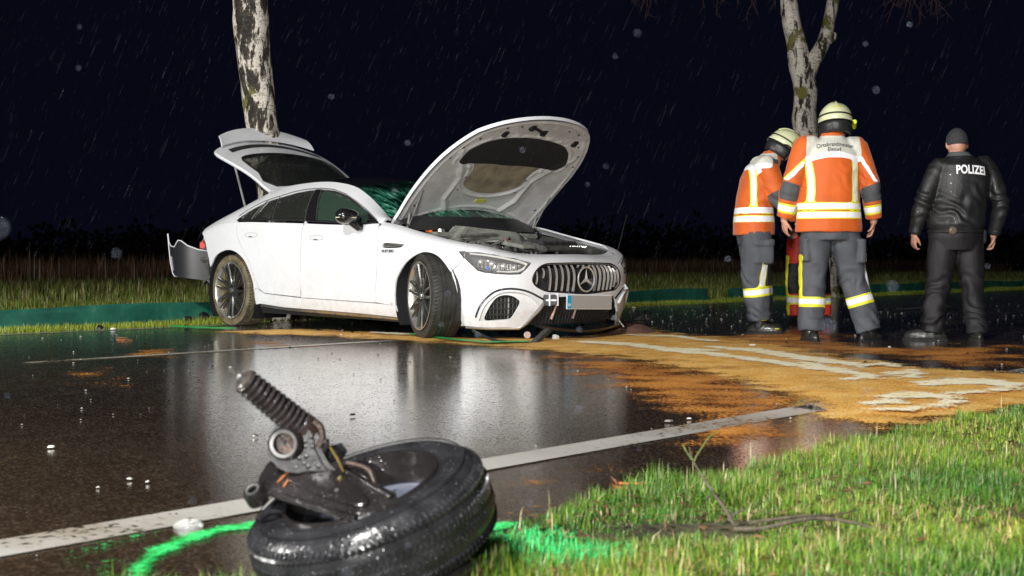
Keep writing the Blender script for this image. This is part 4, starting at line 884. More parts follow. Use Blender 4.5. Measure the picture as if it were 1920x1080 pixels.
_same = np.r_[_ks[1:] == _ks[:-1], False]; _prev = np.r_[False, _same[:-1]]; _open = _o[~_same & ~_prev]; _dif = _o[:-1][_same[:-1] & (_c[_fs[:-1]] != _c[_fs[1:]])]; _be = _E[np.r_[_open, _dif]]
_ok = np.bincount(_be.ravel(), minlength=_n) == 2
for _ in range(16):
    _a = np.zeros((_n, 3)); np.add.at(_a, _be[:, 0], _co[_be[:, 1]]); np.add.at(_a, _be[:, 1], _co[_be[:, 0]]); _co[_ok] = _co[_ok] * .5 + _a[_ok] * .25
V = [Vector(q) for q in _co]
for c, nm, m_ in ((0, 'bonnet_frame', M_UND), (1, 'insulation_mat', mat('black_insulation', (.018, .017, .017), .85, bump=.5, bscale=60)), (2, 'heat_shield', M_MAT)):
    us = sorted({i for f in F[c] for i in f}); rm = {i: k for k, i in enumerate(us)}; pyobj(nm, [V[i] for i in us], [[rm[i] for i in f] for f in F[c]], m_, bon)
for y in (-.2, .02, .2): MB().tube([hood(.42, y, -.022), hood(.75, y * 1.3, -.022)], .008, 6).obj('shield_rib', M_MAT, bon, True)
for a, b in ((.46, -.22), (.46, .24), (.66, -.30), (.66, .32), (.73, -.34), (.73, .36), (.42, 0)): MB().sphere(hood(a, b, -.026), (.014, .014, .010), 5).obj('shield_clip', M_BLK, bon)
def onh(P, d, **k): return [hood(a, b, d) for a, b in P]
MB().tube(onh([(1.33, -.14), (1.25, .05)], -.045), .016, 8).obj('bonnet_latch', M_BLK, bon, True)
for (a, b) in ((1.20, -.36), (1.16, .50), (1.33, -.16), (1.26, .04)): MB().box(hood(a, b, -.046), (.07, .05, .03), Matrix.Rotation(-HA, 3, 'Y')).obj('latch_plate', M_BLK, bon, bevel=.006)
for sg in (1, -1):
    for a, b in ((1.0, .68), (.86, .73), (1.12, .58), (.74, .48), (.80, .43), (.44, .34), (.6, .36), (.25, .72), (.95, .62), (1.30, .42), (1.33, .28)): MB().lathe([(0, .004), (.009, .003), (.012, 0)], 10, Matrix.Translation(hood(a, sg * b, -.044)) @ Matrix.Rotation(-HA, 4, 'Y') @ Matrix.Rotation(-math.pi / 2, 4, 'X')).obj('rubber_plug', M_BLK, bon)
MB().box(hood(.30, .02, -.045), (.05, .11, .003), Matrix.Rotation(-HA, 3, 'Y')).obj('sticker', mat('yellow_sticker', (.75, .75, .10), .5), bon)
MB().tube(onh(cat2([(.02, -.62), (.10, -.42), (.145, -.2), (.155, 0), (.145, .2), (.10, .42), (.02, .62)], 4, False), -.02), .008, 6).obj('rear_seal', M_BLK, bon, True)
for y in (-.5, -.33, -.16, .0, .16, .33, .5): MB().box(hood(.15 - .2 * y * y, y, -.03), (.03, .012, .02)).obj('seal_clip', M_BLK, bon)
for s, yy in ((-1, -.77), (1, .81)):
    MB().tube([hood(.50, yy - .03 * s, -.02), Vector((2.47, yy - .05 * s, .90))], [.006, .0065], 8).obj('bonnet_strut', mat('strut_rod', (.35, .35, .33), .3, metal=.8) if s < 0 else M_GREY, car, True)
    MB().tube([hood(.25, yy - .03 * s, -.02).lerp(Vector((2.47, yy - .05 * s, .90)), .35), Vector((2.47, yy - .05 * s, .90))], .011, 10).obj('strut_cylinder', M_GREY, car, True)
    hb = MB(); P = [Vector((2.30, s * .74, .90)), Vector((2.34, s * .75, .98)), hood(.08, s * .72, -.02), hood(.16, s * .69, -.02)]; hb.tube(catmull(P, 5), [.012] * 5 + [.022] * 5 + [.016] * 6, 8); hb.obj('bonnet_hinge', M_WH, car, True)
# ---------------------------------------------------------------- engine bay
eb = MB().box((2.62, .0, .86), (.22, 1.20, .05)).obj('engine', M_GREY, car, bevel=.012)
def ebp(nm, m, f, **k): b = MB(); f(b); return b.obj(nm, m, eb, **k)
ebp('air_box', M_GREY, lambda b: b.prism([(-.32, 0), (.36, 0), (.30, .10), (-.20, .135)], -.13, .13, Matrix.Translation((2.78, -.16, .80)) @ Matrix.Rotation(math.radians(4), 4, 'Y') @ Matrix.Rotation(math.radians(78), 4, 'Z') @ Matrix.Rotation(math.pi / 2, 4, 'X')), bevel=.012)
ebp('air_box_rail', M_ALU, lambda b: b.tube([(2.92, -.52, .845), (2.93, -.15, .865), (2.90, .22, .83)], .014, 8), smooth=True)
ebp('strut_tower', M_ALU, lambda b: (b.lathe([(.09, 0), (.08, .05), (.03, .06), (0, .06)], 20, Matrix.Translation((2.95, -.58, .73)) @ Matrix.Rotation(math.pi / 2, 4, 'X')), b.lathe([(.09, 0), (.08, .05), (.03, .06), (0, .06)], 20, Matrix.Translation((2.95, .58, .73)) @ Matrix.Rotation(math.pi / 2, 4, 'X'))), smooth=True)
for i in range(16): 
    p = Vector((3.0 + random.uniform(-.14, .14), -.42 + random.uniform(-.16, .16), .76)); P = [p + Vector((random.gauss(0, .05), random.gauss(0, .06), random.uniform(-.06, .05))) for _ in range(4)]; ebp('hose', random.choice([M_DGREY, M_ALU, M_SIL, M_DGREY]), lambda b: b.tube(catmull(P, 5), random.uniform(.006, .014), 7), smooth=True)
for i in range(22): 
    c = (3.05 + random.uniform(-.4, .25), random.uniform(-.62, .5), .72 + random.uniform(-.04, .04)); d = (random.uniform(.04, .12), random.uniform(.04, .12), random.uniform(.04, .09)); ebp('engine_block_part', random.choice([M_DGREY, M_GREY, M_BLK, M_ALU]), lambda b: b.box(c, d, Matrix.Rotation(random.random(), 3, 'Z')), bevel=.008)
ebp('engine_cover', M_DGREY, lambda b: b.prism([(-.20, 0), (.24, 0), (.20, .045), (.0, .085), (-.18, .07)], -.24, .24, Matrix.Translation((3.32, .12, .715)) @ Matrix.Rotation(math.pi / 2, 4, 'X')), bevel=.012)
for i in range(6): ebp('cover_rib', M_BLK, lambda b: b.prism([(-.15, 0), (.16, 0), (.13, .03), (-.12, .045)], -.012, .012, Matrix.Translation((3.33, -.06 + .075 * i, .775)) @ Matrix.Rotation(math.pi / 2, 4, 'X')), bevel=.004)
for i in range(8): ebp('cover_tooth', M_SIL, lambda b: b.tube([(3.50, .20 + .028 * i, .752), (3.515, .212 + .028 * i, .764)], .006, 6))
ebp('cover_panel', M_GREY, lambda b: b.box((3.26, -.16, .775), (.34, .20, .03), Matrix.Rotation(.15, 3, 'Y')), bevel=.008)
ebp('red_flash', M_RED, lambda b: b.prism([(0, -.025), (.05, 0), (0, .035), (-.03, 0)], -.01, .01, Matrix.Translation((3.12, -.16, .80)) @ Matrix.Rotation(.9, 4, 'Y')))
ebp('white_cap', M_SIL, lambda b: b.lathe([(0, .03), (.03, .03), (.033, 0)], 16, Matrix.Translation((2.68, -.52, .88)) @ Matrix.Rotation(math.pi / 2, 4, 'X')), smooth=True)
ebp('orange_connector', M_ORG, lambda b: b.tube([(2.58, -.60, .893), (2.64, -.585, .887)], .011, 8), smooth=True)
for i in range(3): ebp('round_cap', M_DGREY, lambda b: b.lathe([(0, .05), (.05, .05), (.06, .03), (.06, 0)], 18, Matrix.Translation((3.18 - .1 * i, -.35 + .05 * i, .715)) @ Matrix.Rotation(math.pi / 2, 4, 'X')), smooth=True)
ebp('brace_bar', M_GREY, lambda b: (b.tube([(2.75, .25, .88), (3.2, -.25, .80)], .010, 8), b.tube([(2.75, .35, .88), (3.1, .1, .82)], .010, 8)), smooth=True)
ebp('wiper_arm', M_BLK, lambda b: (b.tube([(2.60, .1, .955), (2.50, -.35, 1.02)], .009, 6), b.tube([(2.60, .35, .955), (2.50, .02, 1.03)], .009, 6)), smooth=True)
# ---------------------------------------------------------------- tailgate, open
TA = math.radians(26.5); TD = Vector((-math.cos(TA), 0, math.sin(TA))); TN = Vector((math.sin(TA), 0, math.cos(TA))); T0 = Vector((.15, 0, 1.325))
def tg(s, y, d=0): return T0 + TD * s + Vector((0, y, 0)) + TN * (.075 * (1 - (y / .7) ** 2) + .03 * math.sin(min(max(s / 1.2, 0), 1) * 3.1) + d)
TO = cat2([(.0, .58), (.35, .60), (.75, .63), (.95, .62), (1.05, .55), (1.15, .38), (1.20, .2), (1.215, 0), (1.20, -.2), (1.15, -.40), (1.05, -.60), (.95, -.70), (.75, -.69), (.35, -.62), (.0, -.60)], 3, False)
TO = dedupe(TO + [(0, -.3), (0, 0), (0, .3)])
TGL = cat2([(.05, .50), (.35, .54), (.66, .56), (.76, .48), (.80, .25), (.81, 0), (.80, -.25), (.76, -.48), (.66, -.56), (.35, -.54), (.05, -.50)], 2)
tgp = panel('tailgate', TO, lambda a, b: tg(a, b), M_WH, car, holes=[TGL], grid=(.06, .06), flange=-.0)
panel('tailgate_inner', TO, lambda a, b: tg(a, b, -.035), M_UND, tgp, holes=[TGL], grid=(.08, .08), flange=0)
P = [tg(a, b, -.018) for a, b in TO + TO[:1]]; MB().tube(P, .02, 6, False).obj('tailgate_rim', M_WH, tgp, True)
panel('rear_window', TGL, lambda a, b: tg(a, b, -.008), glass('rear_glass', (.02, .022, .018), .95, .05), tgp, grid=(.08, .08), flange=0)
MB().tube([tg(a, b, .002) for a, b in TGL + TGL[:1]], .007, 6, False).obj('rear_window_seal', M_BLK, tgp, True)
slot = grid_obj('wing_slot_shade', 2, 16, lambda a, b: tg(.88 + a * .09 + .13 * (1 - (2 * b - 1) ** 2), -.56 + 1.12 * b, .004), M_GAP, tgp)  # black sheet laid on the tailgate as painted shade under the wing
def wing(a, b):
    y = -.62 + 1.17 * b; rear = 1.07 + .27 * (1 - (y / .70) ** 2) ** .8
    wd = .15 + .05 * math.sin(math.pi * b); return tg(rear - wd + wd * a, y * (1 - .04 * a), .040 + .060 * a + .012 * math.sin(a * 3.14))
grid_obj('rear_wing', 6, 30, wing, M_WH, tgp, thick=.014)
for y in (-.38, .0, .38): MB().box(tg(1.10 + .15 * (1 - (y / .66) ** 2), y, .03), (.03, .02, .06)).obj('wing_support', M_BLK, tgp)
for s in (-1, 1): MB().tube([tg(.62, s * .66, -.03), Vector((-.10, s * .70, 1.09))], .011, 8).obj('tailgate_strut', M_GREY, car, True)
# ---------------------------------------------------------------- torn rear bumper corner swung out behind the car
BO = [(0, .02), (.04, .33), (.12, .30), (.20, .30), (.30, .375), (.42, .36), (.55, .29), (.70, .26), (.95, .26), (.95, -.12), (.40, -.13), (.28, -.10), (.20, .0), (.10, .16)]
# curved sheet from the broken corner outwards
def bmp(a, b):
    k = a / .95; base = Vector((-.62, -.86, .50)); d1 = Vector((-.62, -.16, 0)); p = base + d1 * (1 - k) * 1.0 + Vector((.05, -.10 * math.sin((1 - k) * 3.1), 0)); p = Vector((-.62, -.86, 0)) + (p - Vector((-.62, -.86, 0))) * .9; return Vector((p.x - .04 * b, p.y, .52 + .13 + (b - .13) * .82 + .05 * (1 - k)))
BO2 = [(-.02, .40), (.03, .25), (.10, .05), (.20, -.08), (.27, -.115), (.95, -.125), (.95, .24), (.80, .25), (.62, .29), (.50, .34), (.42, .345), (.30, .255), (.16, .255), (.04, .30), (.0, .40)]
tb = panel('torn_bumper_corner', BO2, bmp, mat('bumper_inside', (.018, .019, .022), .35), car, grid=(.06, .05), flange=0)
panel('torn_bumper_skin', BO2, lambda a, b: bmp(a, b) + Vector((-.015, .014, 0)), M_WH, tb, grid=(.06, .05), flange=0)
MB().tube([bmp(a, b) for a, b in BO2 + BO2[:1]], .006, 6, False).obj('torn_edge', M_WH, tb, True)
MB().tube([bmp(.16, .12), bmp(.20, .02), bmp(.24, -.05)], .012, 6).obj('torn_clip_rail', M_SIL, tb, True)
# ---------------------------------------------------------------- hanging front lip and broken splitter
sp = MB(); P = [off(S2b, -.0)(3.40, .105), off(S2b, .0)(3.62, .10), off(S2b, .0)(3.90, .10), off(S2b, .0)(3.96, .14), off(S2b, .0)(4.05, .235), off(S2b, .0)(4.10, .30)]
sp.tube(P, [.009, .012, .012, .014, .014, .012], 8); spo = sp.obj('splitter', M_SIL, car, True)
MB().tube(catmull([(3.55, -.93, .09), (3.70, -.96, .055), (3.86, -.93, .02), (3.98, -.80, .012)], 5), .012, 6).obj('splitter_strip', M_BLK, spo, True)
MB().box((4.0, -.62, .05), (.06, .36, .035), Matrix.Rotation(.45, 3, 'Z') @ Matrix.Rotation(.25, 3, 'X')).obj('splitter_arm', M_DGREY, spo, bevel=.008)
MB().lathe([(0, .004), (.008, .004), (.008, .006), (.026, .006), (.026, -.006)], 18, Matrix.Translation((4.03, -.80, .07)) @ Matrix.Rotation(-math.pi / 2 - .3, 4, 'Z')).obj('tow_cap', mat('pink_cap', (.62, .45, .42), .5), spo)
lip = []
for i in range(15):
    b = i / 14; y = -.44 + .92 * b; x = 3.90 - .35 * abs(y) ** 2.2; z = .095 - .04 * math.sin(math.pi * b); lip.append((Vector((x, y, z)), Vector((x - .10, y, z + .02))))
v = []; 
for a_, b_ in lip: v += [a_, a_ + Vector((.01, 0, .022)), b_ + Vector((0, 0, .02)), b_]
MB().add(v, [(4 * i + k, 4 * i + (k + 1) % 4, 4 * i + 4 + (k + 1) % 4, 4 * i + 4 + k) for i in range(14) for k in range(4)] + [(0, 1, 2, 3), (59, 58, 57, 56)]).obj('splitter_lip', M_GBLK, spo, True)
MB().tube(catmull([(3.72, .47, .34), (3.76, .50, .25), (3.79, .50, .15), (3.84, .52, .08)], 4), .006, 6).obj('torn_edge_strip', M_GREY, spo, True)
MB().add([Vector((3.70, .56, .38)), Vector((3.78, .54, .385)), Vector((3.80, .62, .40)), Vector((3.72, .66, .45)), Vector((3.68, .60, .36))], [(0, 1, 2, 3), (0, 4, 1), (1, 4, 2)]).obj('torn_corner', M_WH, spo)
# ---------------------------------------------------------------- wheels
M_TYRE = mat('car_tyre', (.035, .034, .030), .55, var=.3, vscale=15, bump=.3, bscale=80)
M_TYRD = mat('muddy_tyre', (.13, .105, .06), .7, var=.5, vscale=14, bump=.6, bscale=60)
M_RIM = mat('grey_alloy', (.12, .118, .112), .28, metal=.8, coat=.3); M_RIML = mat('polished_rim_lip', (.62, .60, .54), .28, metal=.8)
M_DISC = mat('brake_disc', (.30, .27, .24), .35, metal=.8)
def car_wheel(loc, rot, mud, lab=None):
    r0 = .352; wh = empty('wheel', loc); wh.parent = car; wh.rotation_euler = (0, 0, rot[0])
    sg = rot[1]   # -1: outer face to -y
    hw = .132
    prof = [(.270, -hw * .86), (.292, -hw * .98), (.325, -hw), (.343, -hw * .93), (.351, -hw * .74)]
    for gx in (-.42, -.14, .14, .42): prof += [(r0, hw * (gx - .06)), (r0 - .008, hw * (gx - .05)), (r0 - .008, hw * (gx + .05)), (r0, hw * (gx + .06))]
    prof += [(.351, hw * .74), (.343, hw * .93), (.325, hw), (.292, hw * .98), (.270, hw * .86), (.262, 0)]
    MB().lathe(prof, 72, None, True).obj('tyre', M_TYRD if mud else M_TYRE, wh, True)
    # shoulder grooves cut as dark sipes standing in the tread
    ts = MB()
    for k in range(72):
        a = 2 * math.pi * k / 72
        for s_ in (-1, 1):
            M_ = Matrix.Rotation(-a, 3, 'Y'); ts.box(M_ @ Vector((.3455, s_ * hw * .80, 0)), (.012, .040, .004), M_ @ Matrix.Rotation(.3, 3, 'X'))
    ts.obj('tread_sipes', M_GAP, wh)['kind'] = 'stuff'
    rp = [(.266, -hw * .9), (.278, -hw * 1.0), (.281, -hw * 1.04), (.272, -hw * 1.05), (.262, -hw * .95), (.252, -hw * .6), (.245, 0), (.25, hw * .8), (.27, hw * .95), (.275, hw * .9)]
    MB().lathe(rp if sg < 0 else [(r, -h) for r, h in rp], 64, None, True).obj('rim_barrel', M_RIML, wh, True)
    f = sg * hw * .88
    for k in range(7):
        a = 2 * math.pi * k / 7 + .15
        sp_ = MB(); M_ = Matrix.Rotation(-a, 3, 'Y')
        for s_ in (-1, 1):
            P = [Vector((.04, 0, s_ * .010)), Vector((.10, 0, s_ * .020)), Vector((.15, 0, s_ * .032)), Vector((.262, 0, s_ * .040))]; Wd = [.026, .018, .0145, .0135]; dp = [.010, .004, .0, -.004]
            vv = []
            for p, w_, d_ in zip(P, Wd, dp):
                for dz, dy in ((-1, 0), (-.6, .010), (.6, .010), (1, 0), (.8, -.03), (-.8, -.03)): vv.append(M_ @ Vector((p.x, f + sg * (dy - d_), p.z + dz * w_)))
            sp_.add(vv, [(6 * i + q_, 6 * i + (q_ + 1) % 6, 6 * i + 6 + (q_ + 1) % 6, 6 * i + 6 + q_) for i in range(3) for q_ in range(6)] + [tuple(range(6)), tuple(range(23, 17, -1))])
        sp_.obj('spoke', M_RIM, wh, bevel=.002)
    MB().lathe([(.0, sg * (hw * .88 + .006)), (.032, sg * (hw * .88 + .006)), (.036, sg * hw * .8), (.060, sg * hw * .78), (.066, sg * hw * .55)], 28).obj('hub', M_RIM, wh, True)
    cp = MB().lathe([(.0, sg * (hw * .88 + .010)), (.024, sg * (hw * .88 + .010)), (.027, sg * (hw * .88 + .004))], 24).obj('hub_cap', M_SIL, wh, True)
    for k in range(5):
        a = 2 * math.pi * k / 5; MB().lathe([(0, sg * (hw * .88 - .004)), (.009, sg * (hw * .88 - .004)), (.010, sg * hw * .6)], 8, Matrix.Translation((.048 * math.cos(a), 0, .048 * math.sin(a)))).obj('wheel_bolt', M_CHR, wh)
    MB().lathe([(.07, sg * .03), (.195, sg * .03), (.195, sg * .01), (.07, sg * .01)], 48, None, True).obj('brake_disc', M_DISC, wh, True)
    cl = MB(); 
    vv = []
    for i in range(9):
        a = math.pi + (i - 4) * .11
        for r_, y_ in ((.12, .045), (.20, .045), (.20, .0), (.12, .0)): vv.append(Vector((r_ * math.cos(a), sg * y_, r_ * math.sin(a))))
    cl.add(vv, [(4 * i + q_, 4 * i + (q_ + 1) % 4, 4 * i + 4 + (q_ + 1) % 4, 4 * i + 4 + q_) for i in range(8) for q_ in range(4)] + [(0, 1, 2, 3), (35, 34, 33, 32)]); cl.obj('brake_caliper', M_YEL, wh, bevel=.004)
    return wh
car_wheel((2.985, -.845, .352), (math.radians(-20), -1), False)
car_wheel((0, -.83, .352), (0, -1), True)
car_wheel((0, .83, .352), (0, 1), True)
# ================================================================ torn-off wheel with its suspension, on the near road edge
def at(x, y, d):
    a = (x - 960) / 2410.; b_ = -(y - 540) / 2410.; th = .019503
    dy = math.cos(th) + b_ * math.sin(th); dz = -math.sin(th) + b_ * math.cos(th); s = d / dy; return Vector((a * s, d, .62 + dz * s))
M_WT = mat('wet_black_tyre', (.018, .018, .020), .24, var=.35, vscale=22, bump=.5, bscale=45, wet=85, bdist=.004)
M_ARM = mat('wet_black_steel', (.016, .014, .014), .22, metal=.0, var=.35, vscale=14, bump=.5, bscale=38, wet=90, coat=.4, bdist=.005)
M_RST = mat('rusty_steel', (.045, .027, .020), .45, metal=.3, var=.6, vscale=30, bump=.5, bscale=80)
M_BARE = mat('bare_steel', (.15, .145, .14), .4, metal=.5, var=.3, vscale=30)
M_DISH = mat('wheel_dish_paint', (.13, .14, .185), .4, var=.2, vscale=10, wet=60, bump=.2)
fc = at(677, 915, 2.47); n_ = Vector((-.285, -.20, .93)).normalized(); ax = Vector((1, -.02, 0)); ax = (ax - n_ * ax.dot(n_)).normalized(); az = ax.cross(n_); az = -az if az.y < 0 else az
rw = empty('torn_off_wheel', (fc.x, fc.y, 0)); tag(rw, 'torn-off wheel with wet black tyre, suspension arm and spring, lying at the grass edge', 'wheel')
MW = Matrix((ax, n_, az)).transposed().to_4x4(); MW.translation = fc - Vector(rw.location)
R_, W_ = .236, .150
def wl(b, nm, m, parent=rw, **k):
    b.v = [MW @ q for q in b.v]; return b.obj(nm, m, parent, **k)
prof = [(.150, -.008), (.160, .002), (.178, .006), (.200, .004), (.218, -.006), (.230, -.022), (R_, -.040), (R_ + .003, -.075), (R_, -.110), (.230, -.128), (.217, -.146), (.195, -.154), (.165, -.150), (.150, -.142), (.158, -.12), (.205, -.10), (.205, -.05), (.158, -.03)]
ty = wl(MB().lathe(prof, 120, None, True), 'tyre', M_WT, smooth=True)
tb_ = MB()
nb = 118
for k in range(nb):      # tread blocks, separate lugs standing on the carcass
    a = 2 * math.pi * k / nb
    for (y, wy, sk, da) in ((-.034, .020, .55, 0), (-.060, .022, .35, .5), (-.088, .022, -.35, 0), (-.114, .020, -.55, .5)):
        aa = a + da * 2 * math.pi / nb; r = R_ + .002 - (.006 if abs(y + .075) > .035 else 0)
        Mx = Matrix.Rotation(-aa, 3, 'Y'); tb_.box(Mx @ Vector((r, y, 0)), (.0065, wy, .0100), Mx @ Matrix.Rotation(sk, 3, 'X') @ Matrix.Rotation(-.35 * (1 if y > -.075 else -1) * (abs(y + .075) > .035), 3, 'Z'), .9)
    Mx = Matrix.Rotation(-a, 3, 'Y')
    for yy in (-.018, -.134): tb_.box(Mx @ Vector((.2285, yy, 0)), (.005, .018, .0062), Mx @ Matrix.Rotation(.9 if yy > -.07 else -.9, 3, 'Z'), .9)
tb_ = wl(tb_, 'tread_blocks', M_WT, ty, bevel=.0015); tb_['kind'] = 'stuff'
for r in (.186, .208): wl(MB().tube([Vector((r * math.cos(a), .0055, r * math.sin(a))) for a in np.linspace(0, 2 * math.pi, 80)], .0013, 4, False), 'sidewall_ring', M_WT, ty, smooth=True)
# steel rim: flange, well, dish with a broken-out opening at the front left
rim = wl(MB().lathe([(.158, .000), (.156, .006), (.150, .006), (.148, -.004), (.145, -.016), (.139, -.028), (.133, -.07), (.130, -.12), (.146, -.148), (.150, -.150)], 80), 'rim', M_ARM, smooth=True)
b = MB(); v = []; nr, na = 7, 60
for i in range(nr + 1):
    r = .03 + (.134 - .03) * i / nr
    for k in range(na): a = 2 * math.pi * k / na; v.append(Vector((r * math.cos(a), -.048 + .010 * math.cos(i / nr * 3.1) - (.004 if k % 12 < 6 and 2 < i < 6 else 0), r * math.sin(a))))
f = []
for i in range(nr):
    for k in range(na):
        a = 360 * (k + .5) / na; r = i / nr
        if 235 < a < 285 and r > .35: continue        # torn opening
        if abs(a - 60) < 7 and 2 <= i <= 3 or abs(a - 340) < 6 and 4 <= i <= 5: continue
        f.append((i * na + k, i * na + (k + 1) % na, (i + 1) * na + (k + 1) % na, (i + 1) * na + k))
b.add(v, f); wl(b, 'wheel_dish', M_DISH, rim, smooth=True)
wl(MB().lathe([(.0, -.020), (.028, -.020), (.034, -.026), (.034, -.045)], 24), 'wheel_centre', M_RST, rim, smooth=True)
for k in range(4): a = k * math.pi / 2 + .4; wl(MB().lathe([(0, -.030), (.008, -.030), (.009, -.045)], 8, Matrix.Translation((.052 * math.cos(a), 0, .052 * math.sin(a)))), 'wheel_nut', M_BARE, rim)
def wo(b, nm, m, parent=rw, **k): b.v = [q - Vector(rw.location) for q in b.v]; return b.obj(nm, m, parent, **k)
# stamped control arm: pressed plate over the hollow of the wheel
upn = (n_ + Vector((.10, -.35, .1))).normalized(); pc0 = at(610, 920, 2.40) 
def onpl(x, y, h=0.):
    d_ = (at(x, y, 1.) - Vector((0, 0, .62))); t = ((pc0 + upn * h) - Vector((0, 0, .62))).dot(upn) / d_.dot(upn); return Vector((0, 0, .62)) + d_ * t
def plate(P, h0, h1, k=4, inset=.96):
    T_ = [q for q in catmull([onpl(x, y, h0) for x, y in P], k, True)]; n = len(T_); cen = sum(T_, Vector()) / n
    rings = [[p for p in T_], [p + upn * (h1 - h0) * .6 for p in T_], [cen + (p - cen) * (1 - (1 - inset) * .4) + upn * (h1 - h0) * .92 for p in T_], [cen + (p - cen) * inset + upn * (h1 - h0) for p in T_], [cen + (p - cen) * .5 + upn * (h1 - h0 + .002) for p in T_], [cen + (p - cen) * .05 + upn * (h1 - h0 + .003) for p in T_]]
    v = sum(rings, []); f = [(i * n + q, i * n + (q + 1) % n, (i + 1) * n + (q + 1) % n, (i + 1) * n + q) for i in range(5) for q in range(n)] + [list(range(n))[::-1], [5 * n + q for q in range(n)]]
    return MB().add(v, f)
up = upn
arm = wo(plate([(484, 914), (512, 868), (545, 862), (600, 866), (628, 876), (662, 893), (705, 915), (742, 934), (748, 950), (722, 962), (672, 975), (640, 968), (600, 955), (555, 943), (512, 928)], -.014, .0), 'control_arm', M_ARM, smooth=True)
wo(plate([(548, 886), (575, 882), (622, 886), (655, 908), (688, 934), (690, 950), (668, 955), (620, 940), (560, 918), (540, 902)], -.001, .010, inset=.88), 'arm_pressing', M_ARM, arm, smooth=True)
wo(MB().tube(catmull([onpl(x, y, .003) for x, y in ((500, 922), (540, 936), (590, 951), (640, 966), (668, 972))], 4), .0065, 10), 'arm_lip', M_ARM, arm, smooth=True)
wo(MB().tube(catmull([onpl(x, y, .003) for x, y in ((520, 868), (560, 866), (618, 870), (655, 888), (735, 932))], 4), .005, 10), 'arm_lip', M_ARM, arm, smooth=True)
for (x, y, d) in ((590, 900, 0), (632, 921, 0)):
    c = onpl(x, y, .011); Q = up.to_track_quat('Z', 'Y').to_matrix().to_4x4(); Q.translation = c
    wo(MB().lathe([(.017, -.004), (.014, .001), (.009, .000), (.006, -.003)], 20, Q @ Matrix.Rotation(math.pi / 2, 4, 'X')), 'arm_dimple', M_ARM, arm, smooth=True)
    wo(MB().lathe([(.0, .004), (.004, .004), (.0045, -.004)], 6, Q @ Matrix.Rotation(math.pi / 2, 4, 'X')), 'arm_bolt', M_BARE, arm)
M_RUS2 = mat('orange_rust', (.30, .11, .04), .5, var=.5, vscale=60)
for P in (((541, 884), (520, 905)), ((552, 884), (532, 912))): wo(MB().tube([onpl(*P[0], .004), onpl(*P[1], .004)], [.0028, .0022], 6), 'rust_streak_rod', M_RUS2, arm)
# knuckle with the big eye
kn = MB(); kc = at(548, 838, 2.46)
kn.add(*(lambda P, q: ([p + Vector((0, dy, 0)) for dy in (-.035, .035) for p in P], [list(range(len(P)))[::-1], list(range(len(P), 2 * len(P)))] + [(i, (i + 1) % len(P), len(P) + (i + 1) % len(P), len(P) + i) for i in range(len(P))]))
       ([at(x, y, 2.47) for x, y in ((505, 850), (506, 820), (520, 798), (545, 787), (575, 785), (598, 800), (604, 835), (618, 862), (640, 885), (600, 888), (540, 880), (515, 868))], 0))
kn = wo(kn, 'knuckle', mat('wet_cast_iron', (.014, .012, .012), .38, var=.4, vscale=30, bump=.25, bscale=60, wet=70, bdist=.003), smooth=True, bevel=.010)
Q = Vector((-.12, -1, .12)).normalized().to_track_quat('Z', 'Y').to_matrix().to_4x4(); Q.translation = at(533, 832, 2.415)
RX = Matrix.Rotation(-math.pi / 2, 4, 'X')
def lz(prof, nm, m, Qm, parent, n=40): return wo(MB().lathe(prof, n, Qm @ Matrix.Rotation(math.pi / 2, 4, 'X'), True), nm, m, parent, smooth=True)
lz([(.0205, .004), (.027, .006), (.031, .002), (.033, -.03), (.019, -.03)], 'eye_bushing', M_ARM, Q, kn); lz([(.0205, .0055), (.0262, .0068), (.0262, .004), (.0205, .004)], 'bushing_ring', M_BARE, Q, kn)
lz([(.004, -.012), (.0185, -.010), (.0185, -.016), (.004, -.018)], 'bushing_core', M_RST, Q, kn)
# strut with corrugated spring bellows
s0 = at(566, 800, 2.46); s1 = at(457, 712, 2.40); d = (s1 - s0); Ls = d.length; d.normalize()
prof = []
nc = 12
for i in range(nc):
    t0 = i / nc * Ls; r = .028 - .002 * math.sin(i * .9) * 0 - .004 * (i / nc); prof += [(r - .006, t0 + .001), (r + .001, t0 + Ls / nc * .35), (r + .001, t0 + Ls / nc * .6), (r - .006, t0 + Ls / nc * .97)]
Q = d.to_track_quat('Y', 'Z').to_matrix().to_4x4(); Q.translation = s0
st = MB().lathe(prof, 36, Q)
st = wo(st, 'spring_bellows', mat('wet_rubber_bellows', (.026, .021, .021), .26, var=.3, vscale=20, wet=80, bump=.3, bdist=.003), smooth=True)
wo(MB().lathe([(0, Ls + .003), (.018, Ls + .003), (.022, Ls + .000), (.022, Ls - .004), (.014, Ls - .008)], 30, Q), 'strut_cap', mat('tan_cap', (.05, .042, .036), .3), st, smooth=True)
wo(MB().lathe([(0, Ls + .034), (.003, Ls + .034), (.0035, Ls + .016), (.008, Ls + .012), (.008, Ls)], 16, Q), 'strut_rod', M_BARE, st, smooth=True)
wo(MB().lathe([(0, -.03), (.024, -.03), (.030, -.012), (.029, .004), (.020, .010)], 32, Q), 'strut_seat', M_RST, st, smooth=True)
wo(MB().tube([s0 + Vector((-.02, 0, -.02)), s0 - d * .05 + Vector((0, 0, -.015)), at(600, 862, 2.47)], [.020, .026, .02], 14), 'strut_base', M_ARM, st, smooth=True)
